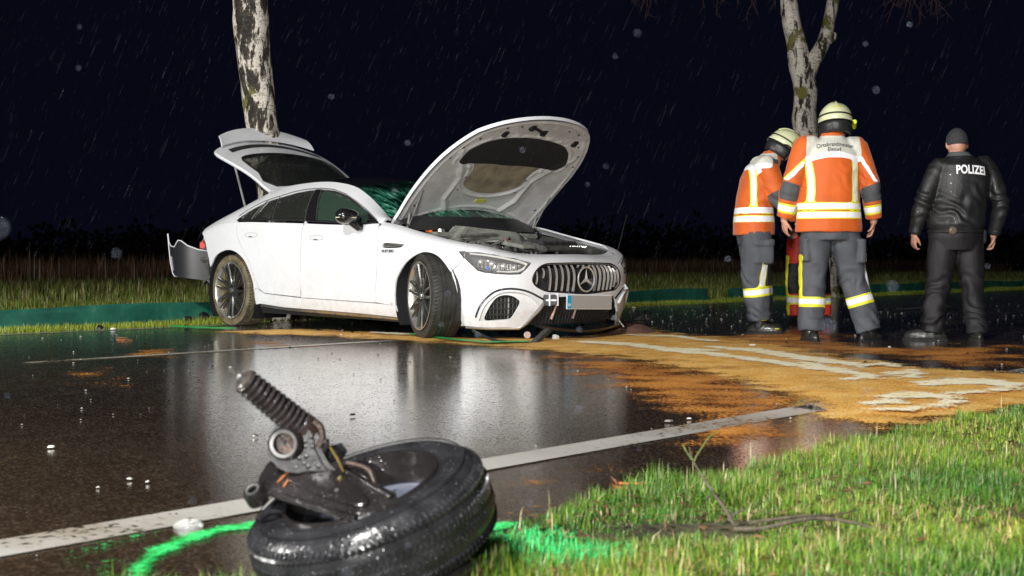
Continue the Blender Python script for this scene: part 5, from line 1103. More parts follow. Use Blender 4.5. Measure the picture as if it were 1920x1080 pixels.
# torn brackets and clips
for P, r in (([(588, 790), (600, 800), (604, 822), (596, 838)], .008), ([(598, 820), (612, 830), (606, 846)], .006), ([(540, 792), (560, 784), (582, 792)], .008)):
    wo(MB().tube(catmull([at(x, y, 2.45) for x, y in P], 4), r, 7), 'torn_bracket', random.choice([M_ARM, M_RST]), kn, smooth=True)
wo(MB().add([at(610, 838, 2.47), at(640, 830, 2.5), at(652, 845, 2.5), at(640, 868, 2.5), at(618, 862, 2.46), at(628, 848, 2.47)], [(0, 1, 5), (1, 2, 5), (2, 3, 5), (3, 4, 5), (4, 0, 5)]), 'torn_sheet', M_BLK, kn)
wo(MB().tube([at(619, 838, 2.44), at(634, 862, 2.43), at(644, 884, 2.43)], [.0022, .003, .002], 6), 'brass_clip', mat('brass_clip', (.45, .33, .10), .3, metal=.8), kn)
# lower bushing at the left and drive stub over the wheel centre
Q = Vector((-.3, -.55, .75)).normalized().to_track_quat('Z', 'Y').to_matrix().to_4x4(); Q.translation = at(478, 925, 2.40)
lz([(.010, .010), (.018, .012), (.022, .005), (.022, -.018), (.010, -.018)], 'arm_bushing', M_ARM, Q, arm, 28); lz([(.0095, .012), (.014, .013), (.014, .008), (.0095, .008)], 'bushing_ring', M_BARE, Q, arm, 28)
wo(MB().tube([at(640, 885, 2.52), at(700, 925, 2.52), at(740, 955, 2.5)], [.016, .020, .014], 12), 'axle_stub', M_ARM, arm, smooth=True)
wo(MB().tube(catmull([at(650, 868, 2.56), at(690, 880, 2.54), at(705, 912, 2.52)], 4), .006, 8), 'brake_hose', M_RST, arm, smooth=True)
wo(MB().tube(catmull([at(812, 1120, 2.37), at(835, 1085, 2.38), at(860, 1070, 2.42), at(885, 1100, 2.45)], 4), [.030] * 5 + [.034] * 5 + [.03] * 3, 12), 'brake_drum', M_ARM, rw, smooth=True)

# beads of rain standing on the tyre and the steel
def beads():
    from mathutils.bvhtree import BVHTree
    V = []; F = []
    for o in [ty, tb_, arm, kn, st] + list(arm.children): b = len(V); V += [v.co.copy() for v in o.data.vertices]; F += [[i + b for i in p.vertices] for p in o.data.polygons]
    bv = BVHTree.FromPolygons(V, F); r = random.Random(3); W = []; G = []
    cam_l = Vector((0, 0, .62)) - Vector(rw.location)
    for i in range(650):
        x, y = r.uniform(440, 910), r.uniform(690, 1090); h = bv.ray_cast(cam_l, (at(x, y, 1.) - Vector((0, 0, .62))).normalized())
        if not h[0]: continue
        s_ = r.uniform(.0005, .0015) * (1 if r.random() < .8 else 1.35); n = h[1]; a = n.orthogonal().normalized(); c = n.cross(a); b = len(W); c0 = h[0]
        W += [c0 + (a * math.cos(q) + c * math.sin(q)) * s_ * k + n * s_ * z for k, z in ((1, 0), (.75, .55)) for q in (0, 1.047, 2.094, 3.1416, 4.189, 5.236)] + [c0 + n * s_ * .8]
        G += [(b + q, b + (q + 1) % 6, b + 6 + (q + 1) % 6, b + 6 + q) for q in range(6)] + [(b + 6 + q, b + 6 + (q + 1) % 6, b + 12) for q in range(6)]
    o = pyobj('water_beads', W, G, mat('water_bead', (.10, .10, .11), .04, spec=1), rw, True); o['kind'] = 'stuff'
beads()
# ================================================================ people
M_SKIN = mat('skin', (.52, .27, .19), .5, var=.12, vscale=20, bump=.2, bscale=120, bdist=.002)
M_HAIR = mat('short_hair', (.05, .04, .035), .7)
M_OR = mat('orange_turnout_cloth', (.60, .105, .005), .62, var=.14, vscale=4, bump=.5, bscale=350, bdist=.002, sheen=.2)
M_RD = mat('red_turnout_cloth', (.60, .03, .015), .6, var=.15, vscale=5, bump=.4, bscale=300, bdist=.002)
M_TG = mat('grey_turnout_cloth', (.068, .074, .088), .7, var=.25, vscale=6, bump=.6, bscale=350, bdist=.002)
M_DG = mat('dark_grey_patch', (.075, .08, .085), .75, bump=.4, bscale=300, bdist=.002)
M_REF = mat('silver_reflective_tape', (.93, .93, .95), .45); M_YT = mat('yellow_tape', (.80, .78, .04), .5)
M_LTH = mat('black_leather', (.012, .012, .013), .52, var=.2, vscale=6, bump=.5, bscale=60, coat=.05, bdist=.004)
M_NVY = mat('dark_trouser_cloth', (.007, .006, .008), .65, var=.25, vscale=5, bump=.5, bscale=300, bdist=.002)
M_BOOT = mat('wet_black_boot', (.022, .022, .02), .38, var=.3, vscale=20, bump=.6, bscale=40, coat=.1, bdist=.004)
M_SHD = mat('cream_shoulder_panel', (.60, .60, .53), .6, var=.08, vscale=5, bump=.3, bscale=250, bdist=.002)
M_HEL = mat('luminous_cream_helmet', (.66, .68, .42), .3, coat=.5, bump=.05, bscale=20)
def remesh(mb, vox, name='tmp', smooth_it=4):
    me = bpy.data.meshes.new(name); me.from_pydata([tuple(q) for q in mb.v], [], mb.f); me.update()
    bm = bmesh.new(); bm.from_mesh(me); bmesh.ops.triangulate(bm, faces=[f for f in bm.faces if len(f.verts) > 4]); bmesh.ops.recalc_face_normals(bm, faces=bm.faces); bm.to_mesh(me); bm.free()
    o = bpy.data.objects.new(name, me); COL.objects.link(o)
    md = o.modifiers.new('r', 'REMESH'); md.mode = 'VOXEL'; md.voxel_size = vox
    sm = o.modifiers.new('s', 'SMOOTH'); sm.factor = .6; sm.iterations = smooth_it
    bpy.context.view_layer.update(); out = bpy.data.meshes.new_from_object(o.evaluated_get(bpy.context.evaluated_depsgraph_get()))
    bpy.data.objects.remove(o); return out
def ell(mb, rings, n=28, e=1.0):
    """rings: (centre, rx, ry [, yaw]) horizontal ellipses -> closed loft"""
    v = []
    for r in rings:
        c, rx, ry = r[0], r[1], r[2]; yw = r[3] if len(r) > 3 else 0; tl = r[4] if len(r) > 4 else 0
        for k in range(n):
            a = 2 * math.pi * k / n; ca, sa = math.cos(a), math.sin(a); x = rx * math.copysign(abs(ca) ** e, ca); y = ry * math.copysign(abs(sa) ** e, sa)
            v.append(Vector(c) + Vector((x * math.cos(yw) - y * math.sin(yw), x * math.sin(yw) + y * math.cos(yw), tl * x)))
    m = len(rings); f = [(i * n + k, i * n + (k + 1) % n, (i + 1) * n + (k + 1) % n, (i + 1) * n + k) for i in range(m - 1) for k in range(n)] + [list(range(n))[::-1], [(m - 1) * n + k for k in range(n)]]
    return mb.add(v, f)
def ctube(mb, P, R, n=16, k=5):
    pts = catmull(P, k); rr = [q.x for q in catmull([(r, 0, 0) for r in R], k)]; return mb.tube(pts, rr, n)
def hand(mb, w_, d, side, palm_n, curl=.5, size=1.0):
    """wrist point, direction down the hand, lateral = thumb side"""
    d = Vector(d).normalized(); pn = Vector(palm_n); pn = (pn - d * pn.dot(d)).normalized(); lat = d.cross(pn).normalized() * side; s = size
    w_ = Vector(w_)
    mb.tube([w_ - d * .05, w_, w_ + d * .02 * s], [.029 * s, .027 * s, .030 * s], 12)
    v = []
    for t, wd, th in ((.0, .027, .020), (.03, .038, .019), (.06, .043, .017), (.088, .041, .014)):
        c = w_ + d * t * s
        for k in range(12): a = 2 * math.pi * k / 12; v.append(c + lat * wd * s * math.cos(a) + pn * th * s * math.sin(a))
    mb.add(v, [(i * 12 + k, i * 12 + (k + 1) % 12, (i + 1) * 12 + (k + 1) % 12, (i + 1) * 12 + k) for i in range(3) for k in range(12)] + [list(range(12)), [36 + k for k in range(12)]])
    for i, (off_, L_) in enumerate(((.030, .068), (.010, .078), (-.011, .072), (-.031, .055))):
        b = w_ + d * .080 * s + lat * off_ * s; P = [b]; ang = .25 * curl + i * .05
        for q, fr in enumerate((.45, .32, .23)):
            dd = d * math.cos(ang) + pn * math.sin(ang) + lat * off_ * .9; P.append(P[-1] + dd * L_ * fr * s); ang += .75 * curl
        mb.tube(P, [.0100 * s, .0095 * s, .0088 * s, .0075 * s], 9)
    b = w_ + d * .022 * s + lat * .028 * s; P = [b, b + (d * .6 + lat * .7 + pn * .2).normalized() * .034 * s, b + (d * .8 + lat * .45 + pn * .35).normalized() * .062 * s, b + (d * .9 + lat * .2 + pn * .5).normalized() * .082 * s]
    mb.tube(P, [.013 * s, .0115 * s, .0100 * s, .0085 * s], 9)
def body(par, J, vox=.0075, k=1., thick=1.):
    """one continuous figure from the joints"""
    mb = MB(); P = {a: Vector(b) for a, b in J.items() if isinstance(b, tuple) and len(b) == 3 and not isinstance(b[0], tuple)}
    pel = (P['hipl'] + P['hipr']) / 2; sh = (P['shl'] + P['shr']) / 2; hw = (P['shr'] - P['shl']).length / 2; yw = J.get('yaw', 0)
    ell(mb, [(pel + Vector((0, 0, -.06)), .13 * thick, .09, yw), (pel, .165 * thick, .115 * thick, yw), (pel.lerp(sh, .35), .145 * thick, .105 * thick, yw), (pel.lerp(sh, .7), .17 * thick, .12, yw), (sh + Vector((0, 0, -.04)), hw * .95, .10, yw), (sh + Vector((0, 0, .03)), hw * .6, .07, yw), (sh + Vector((0, 0, .06)), .06, .06, yw)])
    neck = P['neck']; hd = P['head']; mb.tube([sh, neck, hd], [.07, .060, .058], 14)
    f = Vector((J['face'][0], J['face'][1], J['face'][2])).normalized(); upv = (hd - neck).normalized() if (hd - neck).length > .02 else Vector((0, 0, 1)); upv = (Vector((0, 0, 1)) - f * f.z).normalized(); sd = f.cross(upv)
    M_ = Matrix((sd, f, upv)).transposed(); hc = hd + upv * .045
    mb.sphere(hc, (.076, .096, .112), 12, M_); mb.sphere(hc + f * .030 - upv * .058, (.052, .055, .055), 10, M_)          # skull, jaw
    mb.tube([hc + f * .088 + upv * .012, hc + f * .112 - upv * .022, hc + f * .092 - upv * .030], [.009, .014, .010], 8)   # nose
    mb.tube([hc + f * .078 - upv * .056 - sd * .02, hc + f * .088 - upv * .056, hc + f * .078 - upv * .056 + sd * .02], [.006, .009, .006], 8)   # mouth
    mb.tube([hc + f * .082 + upv * .026 - sd * .045, hc + f * .094 + upv * .026, hc + f * .082 + upv * .026 + sd * .045], [.008, .009, .008], 8)
    for s in (-1, 1): mb.sphere(hc + sd * s * .079 - upv * .012 - f * .005, (.010, .019, .031), 8, M_)                    # ears
    for s, a in (('l', -1), ('r', 1)):
        ctube(mb, [sh.lerp(P['sh' + s], .6), P['sh' + s], P['el' + s], P['wr' + s]], [.062, .060, .046, .030])
        h = J['hand' + s]; hand(mb, P['wr' + s], h[0], h[1], h[2], h[3] if len(h) > 3 else .5)
        ctube(mb, [pel.lerp(P['hip' + s], .8) + Vector((0, 0, .03)), P['hip' + s], P['kn' + s], P['an' + s]], [.095, .092, .062, .042])
        fd = Vector(J['foot' + s]).normalized(); an = P['an' + s]; g_ = Vector((an.x, an.y, .035))
        mb.tube([g_ - fd * .06, g_ + fd * .03, g_ + fd * .10, g_ + fd * .14], [.033, .040, .034, .022], 12); mb.tube([an, g_], [.042, .040], 12)
    me = remesh(mb, vox, 'person_body', 2); o = link('body', me, M_SKIN, par); 
    for s in (-1, 1):
        MB().sphere(hc + sd * s * .031 + f * .084 + upv * .010, .0115, 8).obj('eye', mat('eye_white', (.7, .7, .68), .3) if 'eye_white' not in bpy.data.materials else bpy.data.materials['eye_white'], o, True)
    return o, hc, f, upv, sd
def seg_param(p, A):
    """nearest parameter along a polyline: (t in segments, distance)"""
    best = (1e9, 0)
    for i in range(len(A) - 1):
        a, b = A[i], A[i + 1]; ab = b - a; t = max(0, min(1, (p - a).dot(ab) / ab.length_squared)); dd = (p - a - ab * t).length
        if dd < best[0]: best = (dd, i + t)
    return best[1], best[0]
def garment(par, name, mb, vox, cls, mats, base, wr=.006, sc=9., hot=(), names=None, split=True, seed=0):
    """voxel-fused cloth with folds; faces classed into pieces (base cloth + sewn-on bands and patches)"""
    me = remesh(mb, vox, name, 3); n = len(me.vertices); co = np.empty(n * 3, np.float32); me.vertices.foreach_get('co', co); co = co.reshape(-1, 3)
    no = np.empty(n * 3, np.float32); me.vertices.foreach_get('normal', no); no = no.reshape(-1, 3)
    hp = [Vector(h[0]) for h in hot]
    for i in range(n):
        p = Vector(co[i]); a = noise.noise(Vector((p.x * sc + seed, p.y * sc, p.z * sc * .55))) + .5 * noise.noise(Vector((p.x * sc * 2.3, p.y * sc * 2.3 + seed, p.z * sc * 1.3)))
        k = .45
        for h, q in zip(hot, hp):
            dd = (p - q).length
            if dd < h[1]: k += h[2] * (1 - dd / h[1]); a += h[2] * (1 - dd / h[1]) * .9 * math.sin(p.z * 60 + 9 * noise.noise(p * 6 + Vector((seed, 0, 0))) + p.x * 26)
        co[i] += no[i] * (wr * k * a)
    nf = len(me.polygons); vi = np.empty(len(me.loops), np.int32); me.loops.foreach_get('vertex_index', vi); F = vi.reshape(-1, 4) if len(vi) == nf * 4 else None
    if F is None:
        FF = [tuple(p.vertices) for p in me.polygons]
    else: FF = F
    C = np.array([co[list(f)].mean(0) for f in FF]) if F is None else co[F].mean(1)
    NN = no[F].mean(1) if F is not None else np.array([no[list(f)].mean(0) for f in FF])
    cl = np.array([cls(Vector(c), Vector(m)) for c, m in zip(C, NN)])
    if F is not None:      # relax the seams between pieces so that they run straight
        E = np.sort(np.concatenate([F[:, [a, (a + 1) % 4]] for a in range(4)]), 1); key = E[:, 0].astype(np.int64) * n + E[:, 1]; fi = np.tile(np.arange(nf), 4); od = np.argsort(key, kind='stable'); ks = key[od]; fs = fi[od]
        sm_ = np.where(ks[1:] == ks[:-1])[0]; df = cl[fs[sm_]] != cl[fs[sm_ + 1]]; be = E[od][sm_[df]]
        cnt = np.bincount(be.ravel(), minlength=n); ok = cnt == 2
        for _ in range(14):
            acc = np.zeros((n, 3)); np.add.at(acc, be[:, 0], co[be[:, 1]]); np.add.at(acc, be[:, 1], co[be[:, 0]])
            co[ok] = co[ok] * .5 + (acc[ok] / 2) * .5
    def emit(nm, idx, m, parent, push=0.):
        f = np.asarray(F[idx]); us, inv = np.unique(f, return_inverse=True); v = co[us] + no[us] * push
        return fastmesh(nm, v, inv.reshape(-1, 4).astype(np.int32), m, parent, smooth=True)
    bo = emit(name, np.where(cl == base)[0], mats[base], par)
    for c in sorted(set(cl) - {base}):
        idx = np.where(cl == c)[0]
        if len(idx) < 12: continue
        nm = (names or {}).get(c, c)
        # connected pieces
        parent_ = {}
        def find(a):
            while parent_.setdefault(a, a) != a: parent_[a] = parent_[parent_[a]]; a = parent_[a]
            return a
        for i in idx:
            r = find(('v', int(F[i][0])))
            for q in F[i][1:]: 
                s_ = find(('v', int(q)))
                if s_ != r: parent_[s_] = r
        comp = {}
        for i in idx: comp.setdefault(find(('v', int(F[i][0]))), []).append(i)
        comps = sorted(comp.values(), key=len, reverse=True); big = [c_ for c_ in comps if len(c_) > 40]; small = sum([c_ for c_ in comps if len(c_) <= 40], [])
        if big and small: big[-1] = big[-1] + small if False else big[-1]
        for c_ in big: emit(nm, np.array(c_), mats[c], bo, .0012)
        if small: emit(name + '_seam', np.array(small), mats[base], bo)['kind'] = 'stuff'
    bpy.data.meshes.remove(me); return bo
def print_on(par, target_objs, txt, size, origin, right, up, ray, m, bold=.002, name='lettering', spacing=1, arc=0, aspect=1, skip=None):
    """lettering laid on the cloth by casting each vertex onto it"""
    from mathutils.bvhtree import BVHTree
    V = []; F = []
    for o in target_objs:
        b = len(V); V += [v.co.copy() for v in o.data.vertices]; F += [[i + b for i in p.vertices] for p in o.data.polygons]
    bv = BVHTree.FromPolygons(V, F); me = text_mesh(txt, size, 0, bold, spacing=spacing)
    bm = bmesh.new(); bm.from_mesh(me); bmesh.ops.triangulate(bm, faces=bm.faces[:]); bmesh.ops.subdivide_edges(bm, edges=[e for e in bm.edges if e.calc_length() > .012], cuts=1); bm.to_mesh(me); bm.free()
    ray = Vector(ray).normalized()
    for v in me.vertices:
        x, y = v.co.x * aspect, v.co.y; p = Vector(origin) + Vector(right) * x + Vector(up) * (y - arc * x * x); h = bv.ray_cast(p, ray)
        v.co = (h[0] - ray * .0035) if h[0] else p + ray * .3
    return link(name, me, m, par, False)
def boot(par, an, fd, m=M_BOOT, hgt=.16, r=.058, L_=.20, sole=True):
    fd = Vector((fd[0], fd[1], 0)).normalized(); sd = Vector((-fd.y, fd.x, 0)); an = Vector(an); mb = MB(); b = Vector((an.x, an.y, 0))
    def rr(c, a, s_, n=16): return [c + fd * a * math.cos(2 * math.pi * k / n) + sd * s_ * math.sin(2 * math.pi * k / n) for k in range(n)]
    mb.tube([an + Vector((0, 0, .08)), b + Vector((0, 0, .10)) - fd * .0, b + Vector((0, 0, .05)) - fd * .01], [r, r * .95, r * .9], 14)
    R = [rr(b + fd * (L_ * .5 - .07) + Vector((0, 0, h)), L_ * .5 * a + .06, .050 * s_) for h, a, s_ in ((.012, .92, .95), (.03, .94, 1), (.055, .85, .93), (.075, .62, .75), (.09, .3, .5))]
    n = 16; v = sum(R, []); mb.add(v, [(i * n + k, i * n + (k + 1) % n, (i + 1) * n + (k + 1) % n, (i + 1) * n + k) for i in range(4) for k in range(n)] + [list(range(n)), [4 * n + k for k in range(n)]])
    me = remesh(mb, .008, 'boot', 3); o = link('boot', me, m, par)
    if sole:
        sb = MB(); P = rr(b + fd * (L_ * .5 - .07), L_ * .5 * .97 + .062, .052, 24); sb.add([Vector((q.x, q.y, z)) for z in (0, .018) for q in P], [list(range(24))[::-1], list(range(24, 48))] + [(k, (k + 1) % 24, 24 + (k + 1) % 24, 24 + k) for k in range(24)]); sb.obj('sole', M_GAP, o)
    return o
def helmet(par, hc, f, upv, sd, lamp=True, visor=False):
    M_ = Matrix((sd, f, upv)).transposed().to_4x4(); M_.translation = hc + upv * .020
    def P(x, y, z): return M_ @ Vector((x, y, z))
    v = []; n = 32; rings = []
    for t in np.linspace(0, 1, 12):      # dome
        a = t * math.pi / 2; rings.append([P(.132 * math.cos(a_) * math.cos(a), (.158 * math.sin(a_)) * math.cos(a), -.005 + .142 * math.sin(a) + .004 * math.cos(3 * a_)) for a_ in np.linspace(0, 2 * math.pi, n, endpoint=False)])
    brim = [P(.142 * math.cos(a_), .172 * math.sin(a_) + (.012 if math.sin(a_) > .5 else 0), -.028 - (.018 if math.sin(a_) < -.3 else 0)) for a_ in np.linspace(0, 2 * math.pi, n, endpoint=False)]
    rings = [brim] + rings; v = sum(rings, []); fcs = [(i * n + k, i * n + (k + 1) % n, (i + 1) * n + (k + 1) % n, (i + 1) * n + k) for i in range(len(rings) - 1) for k in range(n)]
    h = pyobj('helmet', v, fcs, M_HEL, par)
    md = h.modifiers.new('t', 'SOLIDIFY'); md.thickness = .004
    MB().tube([P(.1345 * math.cos(a_), .161 * math.sin(a_), .010) for a_ in np.linspace(0, 2 * math.pi, 41)], .0065, 6, False).obj('helmet_band', M_BLK, h, True)
    MB().tube([P(.143 * math.cos(a_), .174 * math.sin(a_), -.030 - (.018 if math.sin(a_) < -.3 else 0)) for a_ in np.linspace(0, 2 * math.pi, 41)], .004, 6, False).obj('helmet_edge', M_BLK, h, True)
    MB().tube([P(0, .158 * math.cos(a), .142 * math.sin(a)) for a in np.linspace(.35, 2.6, 14)], .005, 6).obj('helmet_ridge', M_HEL, h, True)
    MB().tube([P(.028 * math.cos(a), -.135 - 0 * a, .062 + .010 * math.sin(a)) for a in np.linspace(0, 6.28, 13)], .004, 5, False)
    MB().box(P(0, -.136, .064), (.052, .006, .016), M_.to_3x3() @ Matrix.Rotation(-.45, 3, 'X')).obj('helmet_badge', mat('helmet_badge', (.62, .55, .03), .4), h, bevel=.004)
    # neck guard
    v = []; nn = 22
    for i, a_ in enumerate(np.linspace(math.pi * 1.02 - .3, math.pi * 1.98 + .3, nn)):
        for (k, z) in ((.95, -.03), (.93, -.07), (.86, -.115), (.78, -.13)): v.append(P(.140 * k * math.cos(a_), .168 * k * math.sin(a_), z - .008))
    g_ = pyobj('neck_guard', v, [(4 * i + k, 4 * i + k + 1, 4 * i + 5 + k, 4 * i + 4 + k) for i in range(nn - 1) for k in range(3)], M_BLK, h); md = g_.modifiers.new('t', 'SOLIDIFY'); md.thickness = .006
    MB().tube([P(.10, .02, -.03), P(.085, .03, -.10), P(.03, .06, -.16), P(-.03, .06, -.16), P(-.085, .03, -.10), P(-.10, .02, -.03)], .006, 6).obj('chin_strap', M_BLK, h, True)
    if lamp:
        l = MB().tube([P(.140, -.055, -.035), P(.150, .045, -.045)], [.018, .020], 14).obj('helmet_lamp', mat('yellow_lamp_body', (.72, .85, .03), .35), h, True)
        MB().tube([P(.150, .046, -.045), P(.151, .054, -.045)], [.016, .016], 12).obj('lamp_glass', M_SIL, l, True)
        MB().tube([P(.135, -.02, -.035), P(.12, .0, -.09)], [.008, .006], 8).obj('lamp_clip', mat('yellow_lamp_body', (.72, .85, .03), .35), l, True)
    if visor:
        v = []; nn = 16
        for a_ in np.linspace(-.1, math.pi + .1, nn):
            for r_, z in ((1.0, -.012), (1.05, .045), (1.02, .10)): v.append(P(.140 * r_ * math.cos(a_), .172 * r_ * math.sin(a_) + .012, z))
        vi = pyobj('visor', v, [(3 * i + k, 3 * i + k + 1, 3 * i + 4 + k, 3 * i + 3 + k) for i in range(nn - 1) for k in range(2)], glass('amber_visor', (.45, .33, .08), .55, .1, 60), h)
        MB().tube([P(.143 * 1.03 * math.cos(a_), .175 * 1.03 * math.sin(a_) + .012, .10) for a_ in np.linspace(-.1, math.pi + .1, 18)], .004, 5).obj('visor_rim', M_BLK, vi, True)
        for s in (1, -1): MB().tube([P(s * .142, .02, -.015), P(s * .140, .03, .05), P(s * .12, .05, .10)], [.010, .009, .006], 7).obj('visor_arm', M_BLK, vi, True)
        MB().box(P(.128, .075, .025), (.004, .075, .022), M_.to_3x3() @ Matrix.Rotation(.45, 3, 'Z')).obj('reflective_sticker', M_REF, h); MB().box(P(.130, .070, .038), (.004, .05, .010), M_.to_3x3() @ Matrix.Rotation(.45, 3, 'Z')).obj('red_sticker', M_OR, h)
    return h
def band(z, c, w): return abs(z - c) < w
# ---- A: fire officer seen from behind
def person_A():
    par = empty('person', (2.58, 10.15, 0)); tag(par, 'fireman seen from behind in orange jacket, standing legs apart beside the policeman', 'person', 'firemen in orange jackets')
    J = dict(hipl=(-.17, 0, .90), hipr=(.03, .0, .90), knl=(-.20, .03, .50), knr=(.12, .03, .50), anl=(-.215, .0, .09), anr=(.235, -.02, .09), footl=(-.15, 1, 0), footr=(.75, .7, 0),
             shl=(-.27, 0, 1.53), shr=(.13, 0, 1.52), ell=(-.375, .0, 1.235), elr=(.235, .0, 1.225), wrl=(-.42, .06, .965), wrr=(.285, .04, .955), neck=(-.05, .02, 1.62), head=(-.02, .05, 1.69), face=(.12, 1, -.22),
             handl=((.12, .25, -1), 1, (1, .3, 0), .6), handr=((-.10, .12, -1), -1, (-1, .2, 0), .7))
    bd, hc, f, upv, sd = body(par, J); P = {a: Vector(b) for a, b in J.items() if isinstance(b, tuple) and len(b) == 3 and not isinstance(b[0], tuple)}
    mb = MB(); ell(mb, [(Vector((-.085, 0, .862)), .262, .170), (Vector((-.082, 0, .90)), .262, .172), (Vector((-.08, 0, 1.05)), .245, .165), (Vector((-.075, 0, 1.22)), .232, .155), (Vector((-.07, 0, 1.38)), .236, .150), (Vector((-.07, 0, 1.49)), .228, .135), (Vector((-.065, .0, 1.555)), .170, .110), (Vector((-.055, .01, 1.60)), .105, .088), (Vector((-.05, .02, 1.655)), .080, .080)], 36, .92)
    for s in 'lr':
        ctube(mb, [Vector((-.07, 0, 1.46)).lerp(P['sh' + s], .7), P['sh' + s] + Vector((0, 0, -.01)), P['el' + s], P['wr' + s] + Vector((0, 0, .015))], [.09, .098, .082, .064], 20)
    AL = [P['shl'], P['ell'], P['wrl']]; AR = [P['shr'], P['elr'], P['wrr']]
    def cls(p, n_):
        tl, dl = seg_param(p, AL); tr, dr = seg_param(p, AR); t = None
        inl = dl < .115 and p.x < -.285 + (p.z - 1.5) * .12; inr = dr < .115 and p.x > .145 + (1.5 - p.z) * .03
        if inl or inr:
            t = tl if inl else tr
            if 1.52 < t < 1.80: return 'ref' if 1.58 < t < 1.74 else 'yel'
            out = (p.x < AL[1].x - .0) if inl else (p.x > AR[1].x - .02)
            if .98 < t < 1.42 and n_.y < .35 and ((p.x > -.47 and inl and n_.y < -.1 or inr and n_.y < -.15)): return 'patch'
            # slanting stripe over the upper arm
            q = abs(p.z - (1.40 - (-.30 - p.x) * 1.0)) if inl else abs(p.z - (1.40 - (p.x - .17) * 1.5))
            if t < .95 and q < .034 and n_.y < .5: return 'ref' if q < .020 else 'yel'
            return 'base'
        if p.z > 1.615: return 'base'
        x = p.x + .07
        arc = 1.475 - .9 * x * x
        if n_.y < .75 and p.z > 1.50 - .25 * abs(x) and abs(x) < .215: return 'shd'
        if n_.y < .3 and abs(x) < .215 and abs(p.z - arc) < .033: return 'ref'
        for c in (1.065, .993):
            cc = c - .06 * (x + .25) * 0
            if band(p.z, cc, .030): return 'ref' if band(p.z, cc, .022) else 'yel'
        if p.z < 1.46 and p.z > 1.02 and n_.y < -.1:
            for c in (-.195 - .02 * math.sin(p.z * 9), .165):
                if abs(x - c) < .029: return 'ref' if abs(x - c) < .018 else 'yel'
        return 'base'
    mats = dict(base=M_OR, ref=M_REF, yel=M_YT, patch=M_DG, shd=M_SHD); nm = dict(ref='reflective_band', yel='yellow_band_edge', patch='elbow_patch', shd='shoulder_panel')
    hot = [(P['ell'], .15, 1.1), (P['elr'], .15, 1.1), (P['shl'], .12, .6), (P['shr'], .12, .6), (Vector((.1, -.1, 1.3)), .2, .5)]
    jk = garment(par, 'jacket', mb, .0085, cls, mats, 'base', .015, 6.5, hot, nm, seed=1)
    tg_ = [jk] + [o for o in jk.children_recursive]
    cr = Vector((-.06, -.5, 1.545))
    print_on(jk, tg_, 'Ortsbrandmeister', .046, cr, (1, 0, 0), (0, 0, 1), (0, 1, -.0), M_GAP, .0006, 'jacket_lettering', 1.02, .9, .84)
    print_on(jk, tg_, 'Elstorf', .046, cr + Vector((-.012, 0, -.042)), (1, 0, 0), (0, 0, 1), (0, 1, -.0), M_GAP, .0006, 'jacket_lettering', 1.02, .9, .84)
    mb = MB(); ell(mb, [(Vector((-.07, 0, .80)), .20, .15), (Vector((-.075, 0, .90)), .225, .150), (Vector((-.08, 0, 1.0)), .20, .14)], 28)
    for s in 'lr': ctube(mb, [P['hip' + s] + Vector((.0, 0, .0)), P['hip' + s].lerp(P['kn' + s], .5), P['kn' + s], P['kn' + s].lerp(P['an' + s], .5), P['an' + s] + Vector((0, 0, -.005))], [.128, .118, .102, .104, .098], 20)
    for q in ((-.27, -.01, .73), (.16, -.03, .72)): ell(mb, [(Vector(q) + Vector((0, 0, z)), a, b_) for z, a, b_ in ((-.10, .018, .06), (-.095, .034, .085), (.06, .034, .085), (.085, .040, .090), (.09, .02, .07))], 20, .6)
    LL = [P['hipl'], P['knl'], P['anl']]; LR = [P['hipr'], P['knr'], P['anr']]
    def cls2(p, n_):
        tl, dl = seg_param(p, LL); tr, dr = seg_param(p, LR); t = tl if dl < dr else tr; x0 = p.x - (LL if dl < dr else LR)[1].x
        c = 1.47 if dl < dr else 1.43
        if abs(t - c) < .095: return 'ref' if -.062 < t - c < .042 else 'yel'
        if .55 < t < 1.5:      # side stripe
            if dl < dr and n_.x < -.82 and abs(n_.y) < .4: return 'yel'
            if dl >= dr and n_.x > .80 and n_.y < .3: return 'ref'
        return 'base'
    hot = [(P['knl'], .2, 1.0), (P['knr'], .2, 1.0), (P['anl'] + Vector((0, 0, .08)), .16, 1.2), (P['anr'] + Vector((0, 0, .08)), .16, 1.2), (Vector((-.07, 0, .85)), .15, .6)]
    tr_ = garment(par, 'trousers', mb, .009, cls2, dict(base=M_TG, ref=M_REF, yel=M_YT), 'base', .013, 7, hot, nm, seed=4)
    boot(par, J['anl'], J['footl']); boot(par, J['anr'], J['footr']); helmet(par, hc, f, upv, sd)
    return par
A_ = person_A()
